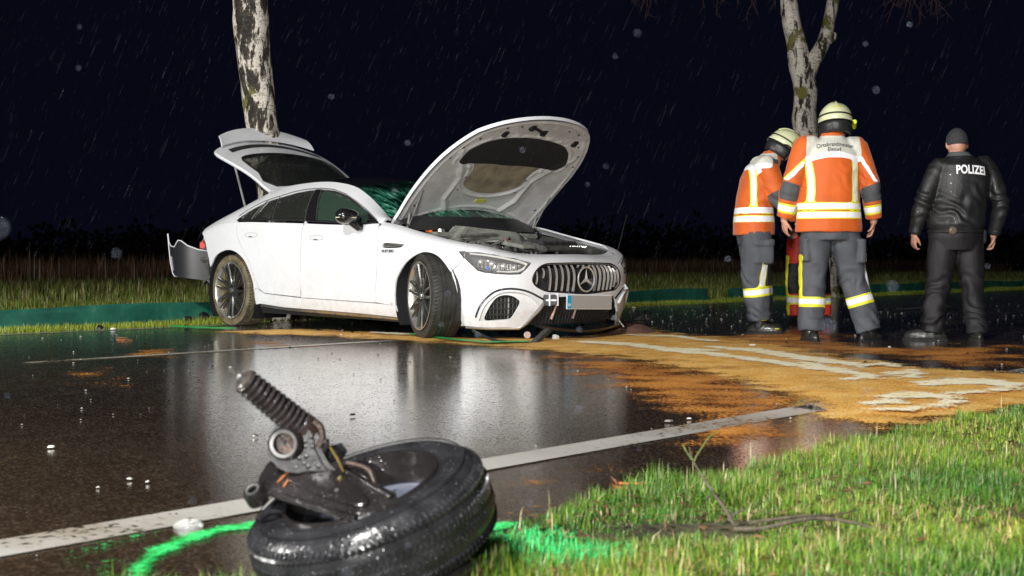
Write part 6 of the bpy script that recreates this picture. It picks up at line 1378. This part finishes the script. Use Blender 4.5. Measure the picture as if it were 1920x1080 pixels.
def person_B():
    par = empty('person', (2.17, 11.31, 0)); tag(par, 'stooping fireman in orange jacket and grey trousers looking down, left of the others', 'person', 'firemen in orange jackets')
    J = dict(hipl=(-.04, .10, .90), hipr=(-.04, -.10, .90), knl=(.02, .12, .50), knr=(-.05, -.09, .49), anl=(.06, .16, .09), anr=(.0, -.08, .09), footl=(1, .2, 0), footr=(1, -.35, 0), yaw=math.pi / 2,
             shl=(.06, .18, 1.47), shr=(.03, -.17, 1.45), ell=(.20, .22, 1.22), elr=(.14, -.20, 1.20), wrl=(.36, .15, 1.12), wrr=(.30, -.12, 1.02), neck=(.12, .0, 1.57), head=(.20, .0, 1.60), face=(.85, .12, -.62),
             handl=((1, -.2, -.3), 1, (0, -1, -.2), .8), handr=((.8, .2, -.6), -1, (0, 1, 0), .8))
    bd, hc, f, upv, sd = body(par, J); P = {a: Vector(b) for a, b in J.items() if isinstance(b, tuple) and len(b) == 3 and not isinstance(b[0], tuple)}
    mb = MB(); ell(mb, [(Vector((-.045, 0, .865)), .175, .235), (Vector((-.045, 0, .95)), .178, .232), (Vector((-.045, 0, 1.08)), .165, .22), (Vector((-.03, 0, 1.22)), .160, .215), (Vector((-.005, 0, 1.36)), .155, .215), (Vector((.03, 0, 1.46)), .145, .19), (Vector((.075, 0, 1.525)), .12, .13), (Vector((.105, 0, 1.57)), .09, .09), (Vector((.125, 0, 1.60)), .078, .078)], 36, .92)
    for s in 'lr': ctube(mb, [Vector((.0, 0, 1.42)).lerp(P['sh' + s], .7), P['sh' + s], P['el' + s], P['wr' + s]], [.09, .098, .085, .066], 20)
    AL = [P['shl'], P['ell'], P['wrl']]; AR = [P['shr'], P['elr'], P['wrr']]
    def cls(p, n_):
        tr, dr = seg_param(p, AR); tl, dl = seg_param(p, AL); arm = (dr < .112 and p.y < -.12 and p.x > -.05 + .0 and tr > .12) or (dl < .112 and p.y > .14 and tl > .12)
        t = tr if dr < dl else tl
        if arm:
            if 1.45 < t < 1.78: return 'ref' if 1.52 < t < 1.70 else 'yel'
            if t > .85 and t < 1.2 and n_.x < .2 and n_.z < .3: return 'patch'
            return 'base'
        if p.z > 1.575: return 'base'
        if p.z > 1.475 - .35 * (p.x + .02) * 0 and n_.z > -.3 and p.x < .14: return 'shd' if p.x < .07 or p.z > 1.52 else 'patch'
        if p.z > 1.43 and p.z <= 1.475 and n_.x < .3: return 'ref'
        for c in (1.075, 1.0):
            if band(p.z, c, .030): return 'ref' if band(p.z, c, .022) else 'yel'
        if 1.09 < p.z < 1.45:
            if abs(p.x + .085) < .027 + .0 and n_.y < -.2: return 'ref' if abs(p.x + .085) < .017 else 'yel'
            q = p.x - (.10 - (p.z - 1.17) * .60)
            if abs(q) < .032 and n_.y < -.2: return 'ref' if abs(q) < .021 else 'yel'
            if -.06 < q < -.03 and 1.14 < p.z < 1.30 and n_.y < -.3: return 'patch'
        return 'base'
    mats = dict(base=M_OR, ref=M_REF, yel=M_YT, patch=M_DG, shd=M_SHD); nm = dict(ref='reflective_band', yel='yellow_band_edge', patch='dark_patch', shd='shoulder_panel')
    jk = garment(par, 'jacket', mb, .0085, cls, mats, 'base', .014, 6.5, [(P['elr'], .16, 1), (Vector((.0, -.15, 1.2)), .2, .6), (P['shr'], .12, .6)], nm, seed=8)
    mb = MB(); ell(mb, [(Vector((-.04, 0, .78)), .14, .17), (Vector((-.045, 0, .88)), .155, .20), (Vector((-.045, 0, 1.0)), .14, .19)], 28)
    for s in 'lr': ctube(mb, [P['hip' + s], P['hip' + s].lerp(P['kn' + s], .5), P['kn' + s], P['kn' + s].lerp(P['an' + s], .5), P['an' + s] + Vector((0, 0, .03))], [.138, .135, .118, .112, .100], 20)
    ell(mb, [(Vector((.0, -.205, .72 + z)), a, b_) for z, a, b_ in ((-.11, .06, .02), (-.10, .088, .034), (.05, .088, .036), (.052, .095, .048), (.10, .095, .046), (.105, .07, .02))], 24, .55)
    LR = [P['hipr'], P['knr'], P['anr']]; LL = [P['hipl'], P['knl'], P['anl']]
    def cls2(p, n_):
        tl, dl = seg_param(p, LL); tr, dr = seg_param(p, LR); t = tl if dl < dr else tr
        if 1.20 < t < 1.40: return 'ref' if 1.245 < t < 1.355 else 'yel'
        if .62 < t < 1.21 and n_.y < -.55 and abs(p.x - (-.0 - (t - 1) * .06)) < .030: return 'ref' if abs(p.x - (-.0 - (t - 1) * .06)) < .021 else 'yel'
        return 'base'
    tr_ = garment(par, 'trousers', mb, .009, cls2, dict(base=M_TG, ref=M_REF, yel=M_YT), 'base', .014, 7, [(P['knr'], .2, 1), (P['anr'] + Vector((0, 0, .12)), .18, 1.3), (P['hipr'], .15, .7)], nm, seed=12)
    for s in 'lr':
        b = boot(par, J['an' + s], J['foot' + s], L_=.22); fd = Vector(J['foot' + s]).normalized(); a = Vector(J['an' + s])
        MB().tube([Vector((a.x, a.y, .125)) + Vector((math.cos(q), math.sin(q), 0)) * .060 for q in np.linspace(0, 6.28, 17)], .008, 6, False).obj('boot_piping', M_YT, b, True)
        sd_ = Vector((-fd.y, fd.x, 0)); MB().tube([Vector((a.x, a.y, .04)) + fd * (.115 + .055 * math.cos(q)) + sd_ * .055 * math.sin(q) + Vector((0, 0, .008)) for q in np.linspace(-1.2, 1.2, 9)], .006, 6).obj('toe_piping', M_YT, b, True)
    helmet(par, hc, f, upv, sd, False, True); return par
B_ = person_B()
def person_C():
    par = empty('person', (3.53, 10.30, 0)); tag(par, 'police officer from behind in black leather jacket, dark trousers and knit cap', 'person')
    J = dict(hipl=(-.07, 0, .82), hipr=(.12, 0, .82), knl=(-.11, .02, .43), knr=(.16, .0, .43), anl=(-.165, .0, .08), anr=(.20, .0, .08), footl=(-1, .25, 0), footr=(.15, 1, 0),
             shl=(-.125, .0, 1.37), shr=(.265, .0, 1.38), ell=(-.245, -.02, 1.10), elr=(.365, -.02, 1.11), wrl=(-.295, .04, .855), wrr=(.345, .05, .85), neck=(.02, .0, 1.47), head=(.035, .02, 1.53), face=(.1, 1, -.12),
             handl=((-.05, .1, -1), 1, (1, .2, 0), 1.0), handr=((.0, .12, -1), -1, (-1, .2, 0), 1.1))
    bd, hc, f, upv, sd = body(par, J, thick=1.1); P = {a: Vector(b) for a, b in J.items() if isinstance(b, tuple) and len(b) == 3 and not isinstance(b[0], tuple)}
    mb = MB(); ell(mb, [(Vector((.02, 0, .845)), .185, .16), (Vector((.02, 0, .875)), .200, .17), (Vector((.02, 0, .93)), .225, .19), (Vector((.035, 0, 1.05)), .222, .17), (Vector((.055, 0, 1.2)), .225, .155), (Vector((.07, 0, 1.32)), .232, .145), (Vector((.065, 0, 1.40)), .205, .13), (Vector((.055, .0, 1.445)), .14, .10), (Vector((.045, .0, 1.485)), .085, .085), (Vector((.04, .0, 1.505)), .075, .078)], 36, .95)
    for s in 'lr': ctube(mb, [Vector((.03, 0, 1.32)).lerp(P['sh' + s], .7), P['sh' + s], P['el' + s], P['wr' + s]], [.085, .082, .070, .050], 20)
    AR = [P['shr'], P['elr'], P['wrr']]; AL = [P['shl'], P['ell'], P['wrl']]
    def cls(p, n_):
        tl, dl = seg_param(p, AL); tr, dr = seg_param(p, AR); t = tl if dl < dr else tr
        if t > 1.84 and min(dl, dr) < .1: return 'cuff'
        if p.z < .885: return 'hem'
        if p.z > 1.47: return 'collar'
        return 'base'
    hot = [(P['ell'], .2, 1.6), (P['elr'], .2, 1.6), (Vector((.02, -.15, .98)), .2, 1.3), (Vector((.15, -.1, 1.2)), .2, 1.0), (P['shr'], .15, 1), (P['shl'], .15, 1), (Vector((-.08, -.1, 1.1)), .2, .9)]
    jk = garment(par, 'leather_jacket', mb, .0085, cls, dict(base=M_LTH, cuff=M_LTH, hem=M_LTH, collar=M_DG), 'base', .0055, 8, hot, dict(cuff='jacket_cuff', hem='jacket_hem', collar='jacket_collar'), seed=3)
    print_on(jk, [jk] + list(jk.children_recursive), 'POLIZEI', .094, Vector((.095, -.6, 1.355)), (1, 0, -.05), (0, 0, 1), (0, 1, 0), mat('reflective_letters', (.92, .92, .95), .4), .003, 'jacket_lettering', 1.04, .5, .70)
    mb = MB(); ell(mb, [(Vector((.02, 0, .72)), .18, .14), (Vector((.02, 0, .83)), .215, .165), (Vector((.02, 0, .93)), .20, .155)], 28)
    for s in 'lr': ctube(mb, [P['hip' + s], P['hip' + s].lerp(P['kn' + s], .5), P['kn' + s], P['kn' + s].lerp(P['an' + s], .5), P['an' + s] + Vector((0, 0, -.02))], [.118, .112, .088, .088, .082], 20)
    tr_ = garment(par, 'trousers', mb, .0085, lambda p, n: 'base', dict(base=M_NVY), 'base', .010, 7, [(P['knl'], .22, 1.1), (P['knr'], .22, 1.1), (P['anl'] + Vector((0, 0, .1)), .2, 1.3), (P['anr'] + Vector((0, 0, .1)), .2, 1.2)], seed=22)
    MB().tube([Vector((.02 + .205 * math.cos(a), .162 * math.sin(a), .872)) for a in np.linspace(0, 6.28, 33)], .016, 8, False).obj('belt', M_LTH, tr_, True)
    MB().lathe([(0, .012), (.020, .012), (.022, 0), (.03, 0), (.032, -.01)], 20, Matrix.Translation((-.06, -.175, .875)) @ Matrix.Rotation(-math.pi, 4, 'Z')).obj('belt_clip', mat('brass_clip_dark', (.35, .28, .2), .3, metal=.7), tr_, True)
    MB().box((.235, -.02, .83), (.035, .06, .11)).obj('holster', M_LTH, tr_, bevel=.01)
    boot(par, J['anl'], J['footl'], L_=.24, r=.05); boot(par, J['anr'], J['footr'], L_=.24, r=.05)
    M_ = Matrix((sd, f, upv)).transposed(); mb = MB(); v = []; n = 30; rg = []
    for a, k in ((-.30, 1.04), (-.22, 1.07), (0, 1.07), (.4, 1.05), (.8, 1.02), (1.15, 1.0), (1.45, 1.0)): rg.append([hc + upv * .012 + M_ @ Vector((.080 * k * math.cos(a) * math.cos(q), .101 * k * math.cos(a) * math.sin(q), .112 * k * math.sin(a) + .004)) for q in np.linspace(0, 2 * math.pi, n, endpoint=False)])
    v = sum(rg, []); pyobj('knit_cap', v, [(i * n + k, i * n + (k + 1) % n, (i + 1) * n + (k + 1) % n, (i + 1) * n + k) for i in range(6) for k in range(n)] + [[6 * n + k for k in range(n)]], mat('black_knit', (.035, .035, .038), .85, bump=1, bscale=160, bdist=.004), par)
    return par
C_ = person_C()
def person_D():
    par = empty('person', (2.98, 13.0, 0)); tag(par, 'helper in red and black trousers mostly hidden between the two firemen', 'person')
    J = dict(hipl=(-.10, 0, .86), hipr=(.10, 0, .86), knl=(-.125, .0, .47), knr=(.15, .0, .47), anl=(-.11, .0, .09), anr=(.17, .0, .09), footl=(.2, -1, 0), footr=(.3, -1, 0),
             shl=(-.15, 0, 1.33), shr=(.17, 0, 1.33), ell=(-.16, -.12, 1.12), elr=(.20, -.12, 1.1), wrl=(-.05, -.26, 1.05), wrr=(.10, -.26, 1.05), neck=(.03, -.03, 1.42), head=(.06, -.08, 1.45), face=(-.1, -1, -.5),
             handl=((.6, -.6, -.2), 1, (0, 0, -1), .6), handr=((-.6, -.6, -.2), -1, (0, 0, -1), .6))
    bd, hc, f, upv, sd = body(par, J, .009); P = {a: Vector(b) for a, b in J.items() if isinstance(b, tuple) and len(b) == 3 and not isinstance(b[0], tuple)}
    mb = MB(); ell(mb, [(Vector((.02, 0, .84)), .17, .15), (Vector((.02, 0, 1.1)), .175, .145), (Vector((.02, 0, 1.28)), .18, .13), (Vector((.02, 0, 1.36)), .13, .10), (Vector((.03, -.02, 1.43)), .08, .08)], 28)
    for s in 'lr': ctube(mb, [Vector((.02, 0, 1.28)).lerp(P['sh' + s], .7), P['sh' + s], P['el' + s], P['wr' + s]], [.08, .08, .072, .055], 16)
    garment(par, 'jacket', mb, .010, lambda p, n: 'base', dict(base=M_NVY), 'base', .007, 8, seed=30)
    mb = MB(); ell(mb, [(Vector((.0, 0, .75)), .15, .13), (Vector((.0, 0, .85)), .17, .14), (Vector((.0, 0, .93)), .16, .13)], 24)
    for s in 'lr': ctube(mb, [P['hip' + s], P['kn' + s], P['an' + s]], [.10, .088, .082], 18, 8)
    def cls(p, n_):
        z = p.z
        if .20 < z < .29: return 'ref' if .22 < z < .27 else 'yel'
        if .31 < z < .62 and n_.y < .1 and abs(n_.x) < .85: return 'blk'
        if n_.x < -.80 and z < .70: return 'yel'
        return 'base'
    garment(par, 'trousers', mb, .009, cls, dict(base=M_RD, ref=M_REF, yel=M_YT, blk=M_NVY), 'base', .008, 8, [(P['knl'], .2, 1), (P['anl'] + Vector((0, 0, .1)), .15, 1)], dict(ref='reflective_band', yel='yellow_band_edge', blk='knee_panel'), seed=31)
    boot(par, J['anl'], J['footl']); boot(par, J['anr'], J['footr'])
    pyo = MB().sphere(hc + upv * .02, (.085, .1, .11), 10, Matrix((sd, f, upv)).transposed()).obj('hair', M_HAIR, par, True)
    return par
D_ = person_D()
# ================================================================ rain close to the lens: single drops, thrown out of focus by it
_b = MB(); _r = random.Random(11)
for i in range(230):
    _b.sphere((_r.uniform(-.9, .9), _r.uniform(.38, 1.5), _r.uniform(.25, 1.2)), _r.uniform(.0006, .0010), 4)
_o = _b.obj('near_rain_drops', mat('near_rain_water', (.22, .25, .34), .12), None, True); tag(_o, 'single raindrops falling close in front', 'rain', kind='stuff')
# ================================================================ small things on the ground
M_BRANCH = mat('mossy_bark', (.075, .062, .04), .7, var=.5, vscale=40, bump=.8, bscale=120, bdist=.004)
M_MOSS = mat('lichen_bark', (.13, .16, .04), .7, var=.4, vscale=40, bump=.8, bscale=120, bdist=.004)
def gp(x, y, z=0.): a = px2g(x, y, z); return Vector((a[0], a[1], z))
br = empty('fallen_branch', gp(1372, 1000)); tag(br, 'crooked lichen-covered branch standing up out of the near grass', 'branch')
o0 = Vector(br.location)
d0 = gp(1372, 1000).y
def bt_(P, R, nm, m, par): 
    pts = catmull(P, 5); rr = [q.x for q in catmull([(r, 0, 0) for r in R], 5)]; b = MB().tube([p - o0 for p in pts], rr, 8)
    for i, q in enumerate(b.v): b.v[i] = q + Vector((noise.noise(q * 90), noise.noise(q * 90 + Vector((5, 0, 0))), 0)) * .0012
    return b.obj(nm, m, par, True)
d = d0
mainb = bt_([at(1330, 1100, d - .12), at(1360, 1050, d - .06), at(1378, 1000, d), at(1368, 968, d + .03), at(1345, 935, d + .05), at(1318, 895, d + .08), at(1300, 865, d + .10), at(1292, 838, d + .12)], [.007, .007, .006, .005, .004, .0032, .0024, .0014], 'stem', M_BRANCH, br)
bt_([at(1300, 866, d + .10), at(1312, 845, d + .11), at(1328, 822, d + .13), at(1348, 806, d + .15)], [.0022, .0018, .0014, .0008], 'twig', M_MOSS, br)
bt_([at(1298, 862, d + .10), at(1288, 848, d + .10), at(1279, 832, d + .10)], [.0028, .0022, .001], 'twig', M_MOSS, br)
bt_([at(1374, 985, d), at(1420, 978, d + .02), at(1500, 968, d + .03), at(1560, 966, d + .05), at(1612, 955, d + .08)], [.005, .0045, .004, .003, .001], 'side_branch', M_BRANCH, br)
bt_([at(1376, 992, d - .02), at(1430, 990, d - .03), at(1520, 972, d - .02), at(1600, 980, d - .02), at(1680, 1005, d - .05), at(1745, 1018, d - .06)], [.006, .0055, .005, .004, .003, .001], 'side_branch', M_BRANCH, br)
bt_([at(1372, 968, d + .02), at(1384, 960, d + .02), at(1392, 958, d + .0)], [.003, .003, .002], 'stub', M_BRANCH, br)
os_ = MB().tube(catmull([gp(1150, 898, .008), gp(1165, 906, .006), gp(1220, 906, .006), gp(1262, 908, .008), gp(1300, 916, .012)], 5), .0035, 6)
tag(os_.obj('orange_strap', mat('orange_cord', (.75, .13, .03), .35), None, True), 'thin orange strap lying at the road edge by the grass', 'strap')
tag(MB().tube(catmull([gp(1146, 894, .010), gp(1152, 899, .02), gp(1160, 905, .008)], 4), .0028, 6).obj('dry_twig', M_TWIG, None, True), 'tiny dry twig at the left end of the orange strap', 'twig')
# clear broken lamp cover on the white line, left of the wheel
def shard(nm, c, size, m, lab, cat_, seed, flat=.3, n=7, grp=None):
    r = random.Random(seed); P = []; s = size * (.75 if size < .03 else 1)
    for k in range(n): a = 2 * math.pi * k / n; q = s * (.55 + .5 * r.random()); P.append((q * math.cos(a), q * math.sin(a) * .7))
    th = s * flat; v = [Vector((x, y, 0)) for x, y in P] + [Vector((x * .85, y * .85, th * (.3 + .8 * r.random()))) for x, y in P] + [Vector((0, 0, th * 1.1))]
    f = [list(range(n))[::-1]] + [(i, (i + 1) % n, n + (i + 1) % n, n + i) for i in range(n)] + [(n + i, n + (i + 1) % n, 2 * n) for i in range(n)]
    b = MB(); Mz = Matrix.Rotation(r.random() * 6, 3, 'Z') @ Matrix.Rotation(r.uniform(-.2, .2), 3, 'X'); b.add([Mz @ q + Vector(c) for q in v], f)
    o = b.obj(nm, m); tag(o, lab, cat_, grp); return o
mg, ntg, bgs = new_mat('clear_plastic'); bgs.inputs['Base Color'].default_value = (.85, .88, .85, 1); bgs.inputs['Roughness'].default_value = .08; bgs.inputs['Alpha'].default_value = .22
MPW = mat('white_fragment', (.70, .69, .64), .4); MPB = mat('black_fragment', (.015, .015, .016), .45, bump=.3, bscale=60)
MPG = mat('grey_fragment', (.22, .21, .19), .35, metal=.4)
lc = gp(355, 990); b = MB(); v = []; n = 20
for i, (r, h) in enumerate(((.030, 0), (.032, .005), (.026, .012), (.015, .016), (.004, .017))):
    for k in range(n): a = 2 * math.pi * k / n; q = 1 + .16 * noise.noise(Vector((math.cos(a) * 1.5, math.sin(a) * 1.5, h * 40))); v.append(lc + Vector((r * q * 1.15 * math.cos(a), r * q * .8 * math.sin(a), h * (1 + .3 * math.sin(a * 3)))))
b.add(v, [(i * n + k, i * n + (k + 1) % n, (i + 1) * n + (k + 1) % n, (i + 1) * n + k) for i in range(4) for k in range(n)] + [list(range(n))[::-1], [4 * n + k for k in range(n)]])
tag(b.obj('lamp_cover', mg, None, True), 'clear broken plastic lamp cover on the white edge line left of the torn wheel', 'fragment')
spec = [(97, 838, .020, MPW, 'white plastic chip alone on the dark asphalt at the far left', 'fragment'), (243, 898, .014, MPW, 'left one of two pale crumbs above the white line', 'fragment'), (278, 903, .014, MPW, 'right one of two pale crumbs above the white line', 'fragment'),
        (660, 778, .024, MPB, 'dark flat shard on the wet road in the bright reflection', 'fragment'), (478, 817, .026, MPG, 'muddy leaf-like piece on the road left of the torn wheel', 'fragment'), (1253, 790, .026, MPG, 'crumpled grey metal piece above the end of the white line', 'fragment'),
        (1293, 785, .016, MPW, 'small whitish chip right of the crumpled grey piece', 'fragment'), (1233, 660, .02, MPB, 'black chip on the orange sand below the number plate', 'fragment'), (1410, 648, .03, MPW, 'long white splinter on the sand before the left fireman', 'fragment'),
        (1668, 651, .028, MPW, 'white chip on the wet road between fireman and policeman', 'fragment'), (640, 628, .024, MPW, 'white crumb under the car sill on the sand', 'fragment'), (1040, 637, .05, MPW, 'curved white bumper splinter on the sand under the car nose', 'fragment'),
        (948, 634, .018, MPG, 'small metal nut-like piece on the sand before the front bumper', 'fragment'), (1060, 632, .04, MPB, 'torn black plastic lump under the front bumper', 'fragment'), (1110, 636, .03, MPG, 'grey bent clip on the sand beneath the plate', 'fragment'),
        (355, 603, .07, MPB, 'crumpled black bumper piece on the grass behind the rear wheel, lower one', 'fragment'), (385, 600, .11, MPB, 'jagged black wheel-arch piece leaning behind the rear wheel', 'fragment'), (188, 617, .05, MPB, 'dark torn trim lying at the far road edge', 'fragment'),
        (212, 617, .045, MPW, 'white fragment beside the dark trim at the far road edge', 'fragment'), (1213, 590, .07, MPB, 'low black wreckage piece beyond the front of the car', 'fragment'), (1195, 600, .09, MPB, 'larger black wreckage heap right beside the car nose', 'fragment'), (1188, 577, .045, MPW, 'small white torn piece on the black wreckage', 'fragment')]
for i, (x, y, s, m, lab, ct) in enumerate(spec): shard('plastic_fragment' if m is not MPG else 'metal_fragment', gp(x, y, .006), s, m, lab, ct, i, .35 if s < .05 else .8)
cord = MB().tube(catmull([gp(218, 632, .006), gp(240, 634, .006), gp(232, 639, .006), gp(218, 636, .006), gp(248, 638, .006)], 5), .0022, 5); tag(cord.obj('orange_cable', mat('faded_orange_cable', (.35, .13, .05), .5), None, True), 'small loop of orange cable on the road near the far left edge', 'cable')
# reddish earth heap by the car nose
b = MB(); v = []; n = 26; c0 = gp(1175, 622)
for i in range(8):
    for k in range(n): a = 2 * math.pi * k / n; r = (1 - i / 7) ** .8 * (1 + .25 * noise.noise(Vector((math.cos(a) * 2, math.sin(a) * 2, 3)))); v.append(c0 + Vector((.26 * r * math.cos(a), .5 * r * math.sin(a), .085 * math.sin(i / 7 * 1.57) + .01 * noise.noise(Vector((a * 2, i, 0))))))
b.add(v, [(i * n + k, i * n + (k + 1) % n, (i + 1) * n + (k + 1) % n, (i + 1) * n + k) for i in range(7) for k in range(n)])
tag(b.obj('earth_heap', mat('reddish_earth', (.20, .10, .075), .85, var=.25, vscale=20, bump=.9, bscale=120, bdist=.01), None, True), 'small heap of reddish earth beside the car nose', 'heap')
# broken glass grains and crumbs over the road
def grains(name, n, t0, t1, p0, p1, s0, s1, m, lab, foc=None):
    V = []; F = []
    T = np.random.rand(n) * (t1 - t0) + t0; Pp = np.random.rand(n) * (p1 - p0) + p0
    XY = T[:, None] * RUn + Pp[:, None] * RNn
    if foc is not None: XY = np.array(foc[:2]) + np.random.randn(n, 2) * np.array(foc[2:])
    k = (np.abs(XY[:, 0]) / np.maximum(XY[:, 1], .1) < .45) & (XY @ RNn > 2.1) & (XY @ RNn < 10.8) & (XY[:, 1] > 2); XY = XY[k]; n = len(XY)
    s = (s0 + (s1 - s0) * np.random.rand(n) ** 3) * np.clip(XY[:, 1] / 9, .3, 1); base = np.array([[1, 0, 0], [-.5, .8, 0], [-.5, -.8, 0], [.1, 0, .55]])
    a = np.random.rand(n) * 6.28; c, sn = np.cos(a), np.sin(a); B = base[None] * s[:, None, None] * (.6 + .8 * np.random.rand(n, 4, 1))
    X = B[..., 0] * c[:, None] - B[..., 1] * sn[:, None] + XY[:, None, 0]; Y = B[..., 0] * sn[:, None] + B[..., 1] * c[:, None] + XY[:, None, 1]; Z = B[..., 2] + .004
    V = np.stack([X, Y, Z], 2).reshape(-1, 3); I = np.arange(n)[:, None] * 4; F = np.concatenate([I + np.array([[0, 1, 3]]), I + np.array([[1, 2, 3]]), I + np.array([[2, 0, 3]])])
    tag(fastmesh(name, V, F, m), lab, 'debris', kind='stuff')
grains('glass_grains', 1600, -2, 40, 2.2, 10.7, .003, .016, MPW, 'pale glass grains scattered over the wet road')
grains('glass_grains', 450, 0, 1, 0, 1, .004, .02, MPW, 'pale glass grains on the road behind the car nose', (3.2, 15, 2.2, 1.3))
grains('dark_crumbs', 1500, -1, 14, 2.2, 10.7, .004, .016, MPB, 'dark crumbs and grit on the road')
grains('dark_crumbs', 260, 0, 1, 0, 1, .01, .05, MPB, 'black plastic crumbs under and behind the car', (-.6, 12.2, 1.2, .5))
# rain drops in the air
n = 8500; Yd = 4.5 + 15 * np.random.rand(n); Xd = (np.random.rand(n) * 2 - 1) * .45 * Yd; Zd = .3 + np.random.rand(n) * (.62 + .25 * Yd)
L_ = .03 + .06 * np.random.rand(n); r = .00008 + .00008 * np.random.rand(n); dx = -.42 * L_
V = np.stack([np.c_[Xd - r, Yd, Zd], np.c_[Xd + r, Yd, Zd], np.c_[Xd, Yd + r, Zd], np.c_[Xd - dx, Yd, Zd + L_]], 1).reshape(-1, 3); I = np.arange(n)[:, None] * 4
F = np.concatenate([I + np.array([[0, 1, 3]]), I + np.array([[1, 2, 3]]), I + np.array([[2, 0, 3]]), I + np.array([[0, 2, 1]])])
tag(fastmesh('rain_drops', V, F, mat('rain_water', (.10, .11, .15), .3)), 'fine slanting rain drops in the night air', 'rain', kind='stuff')
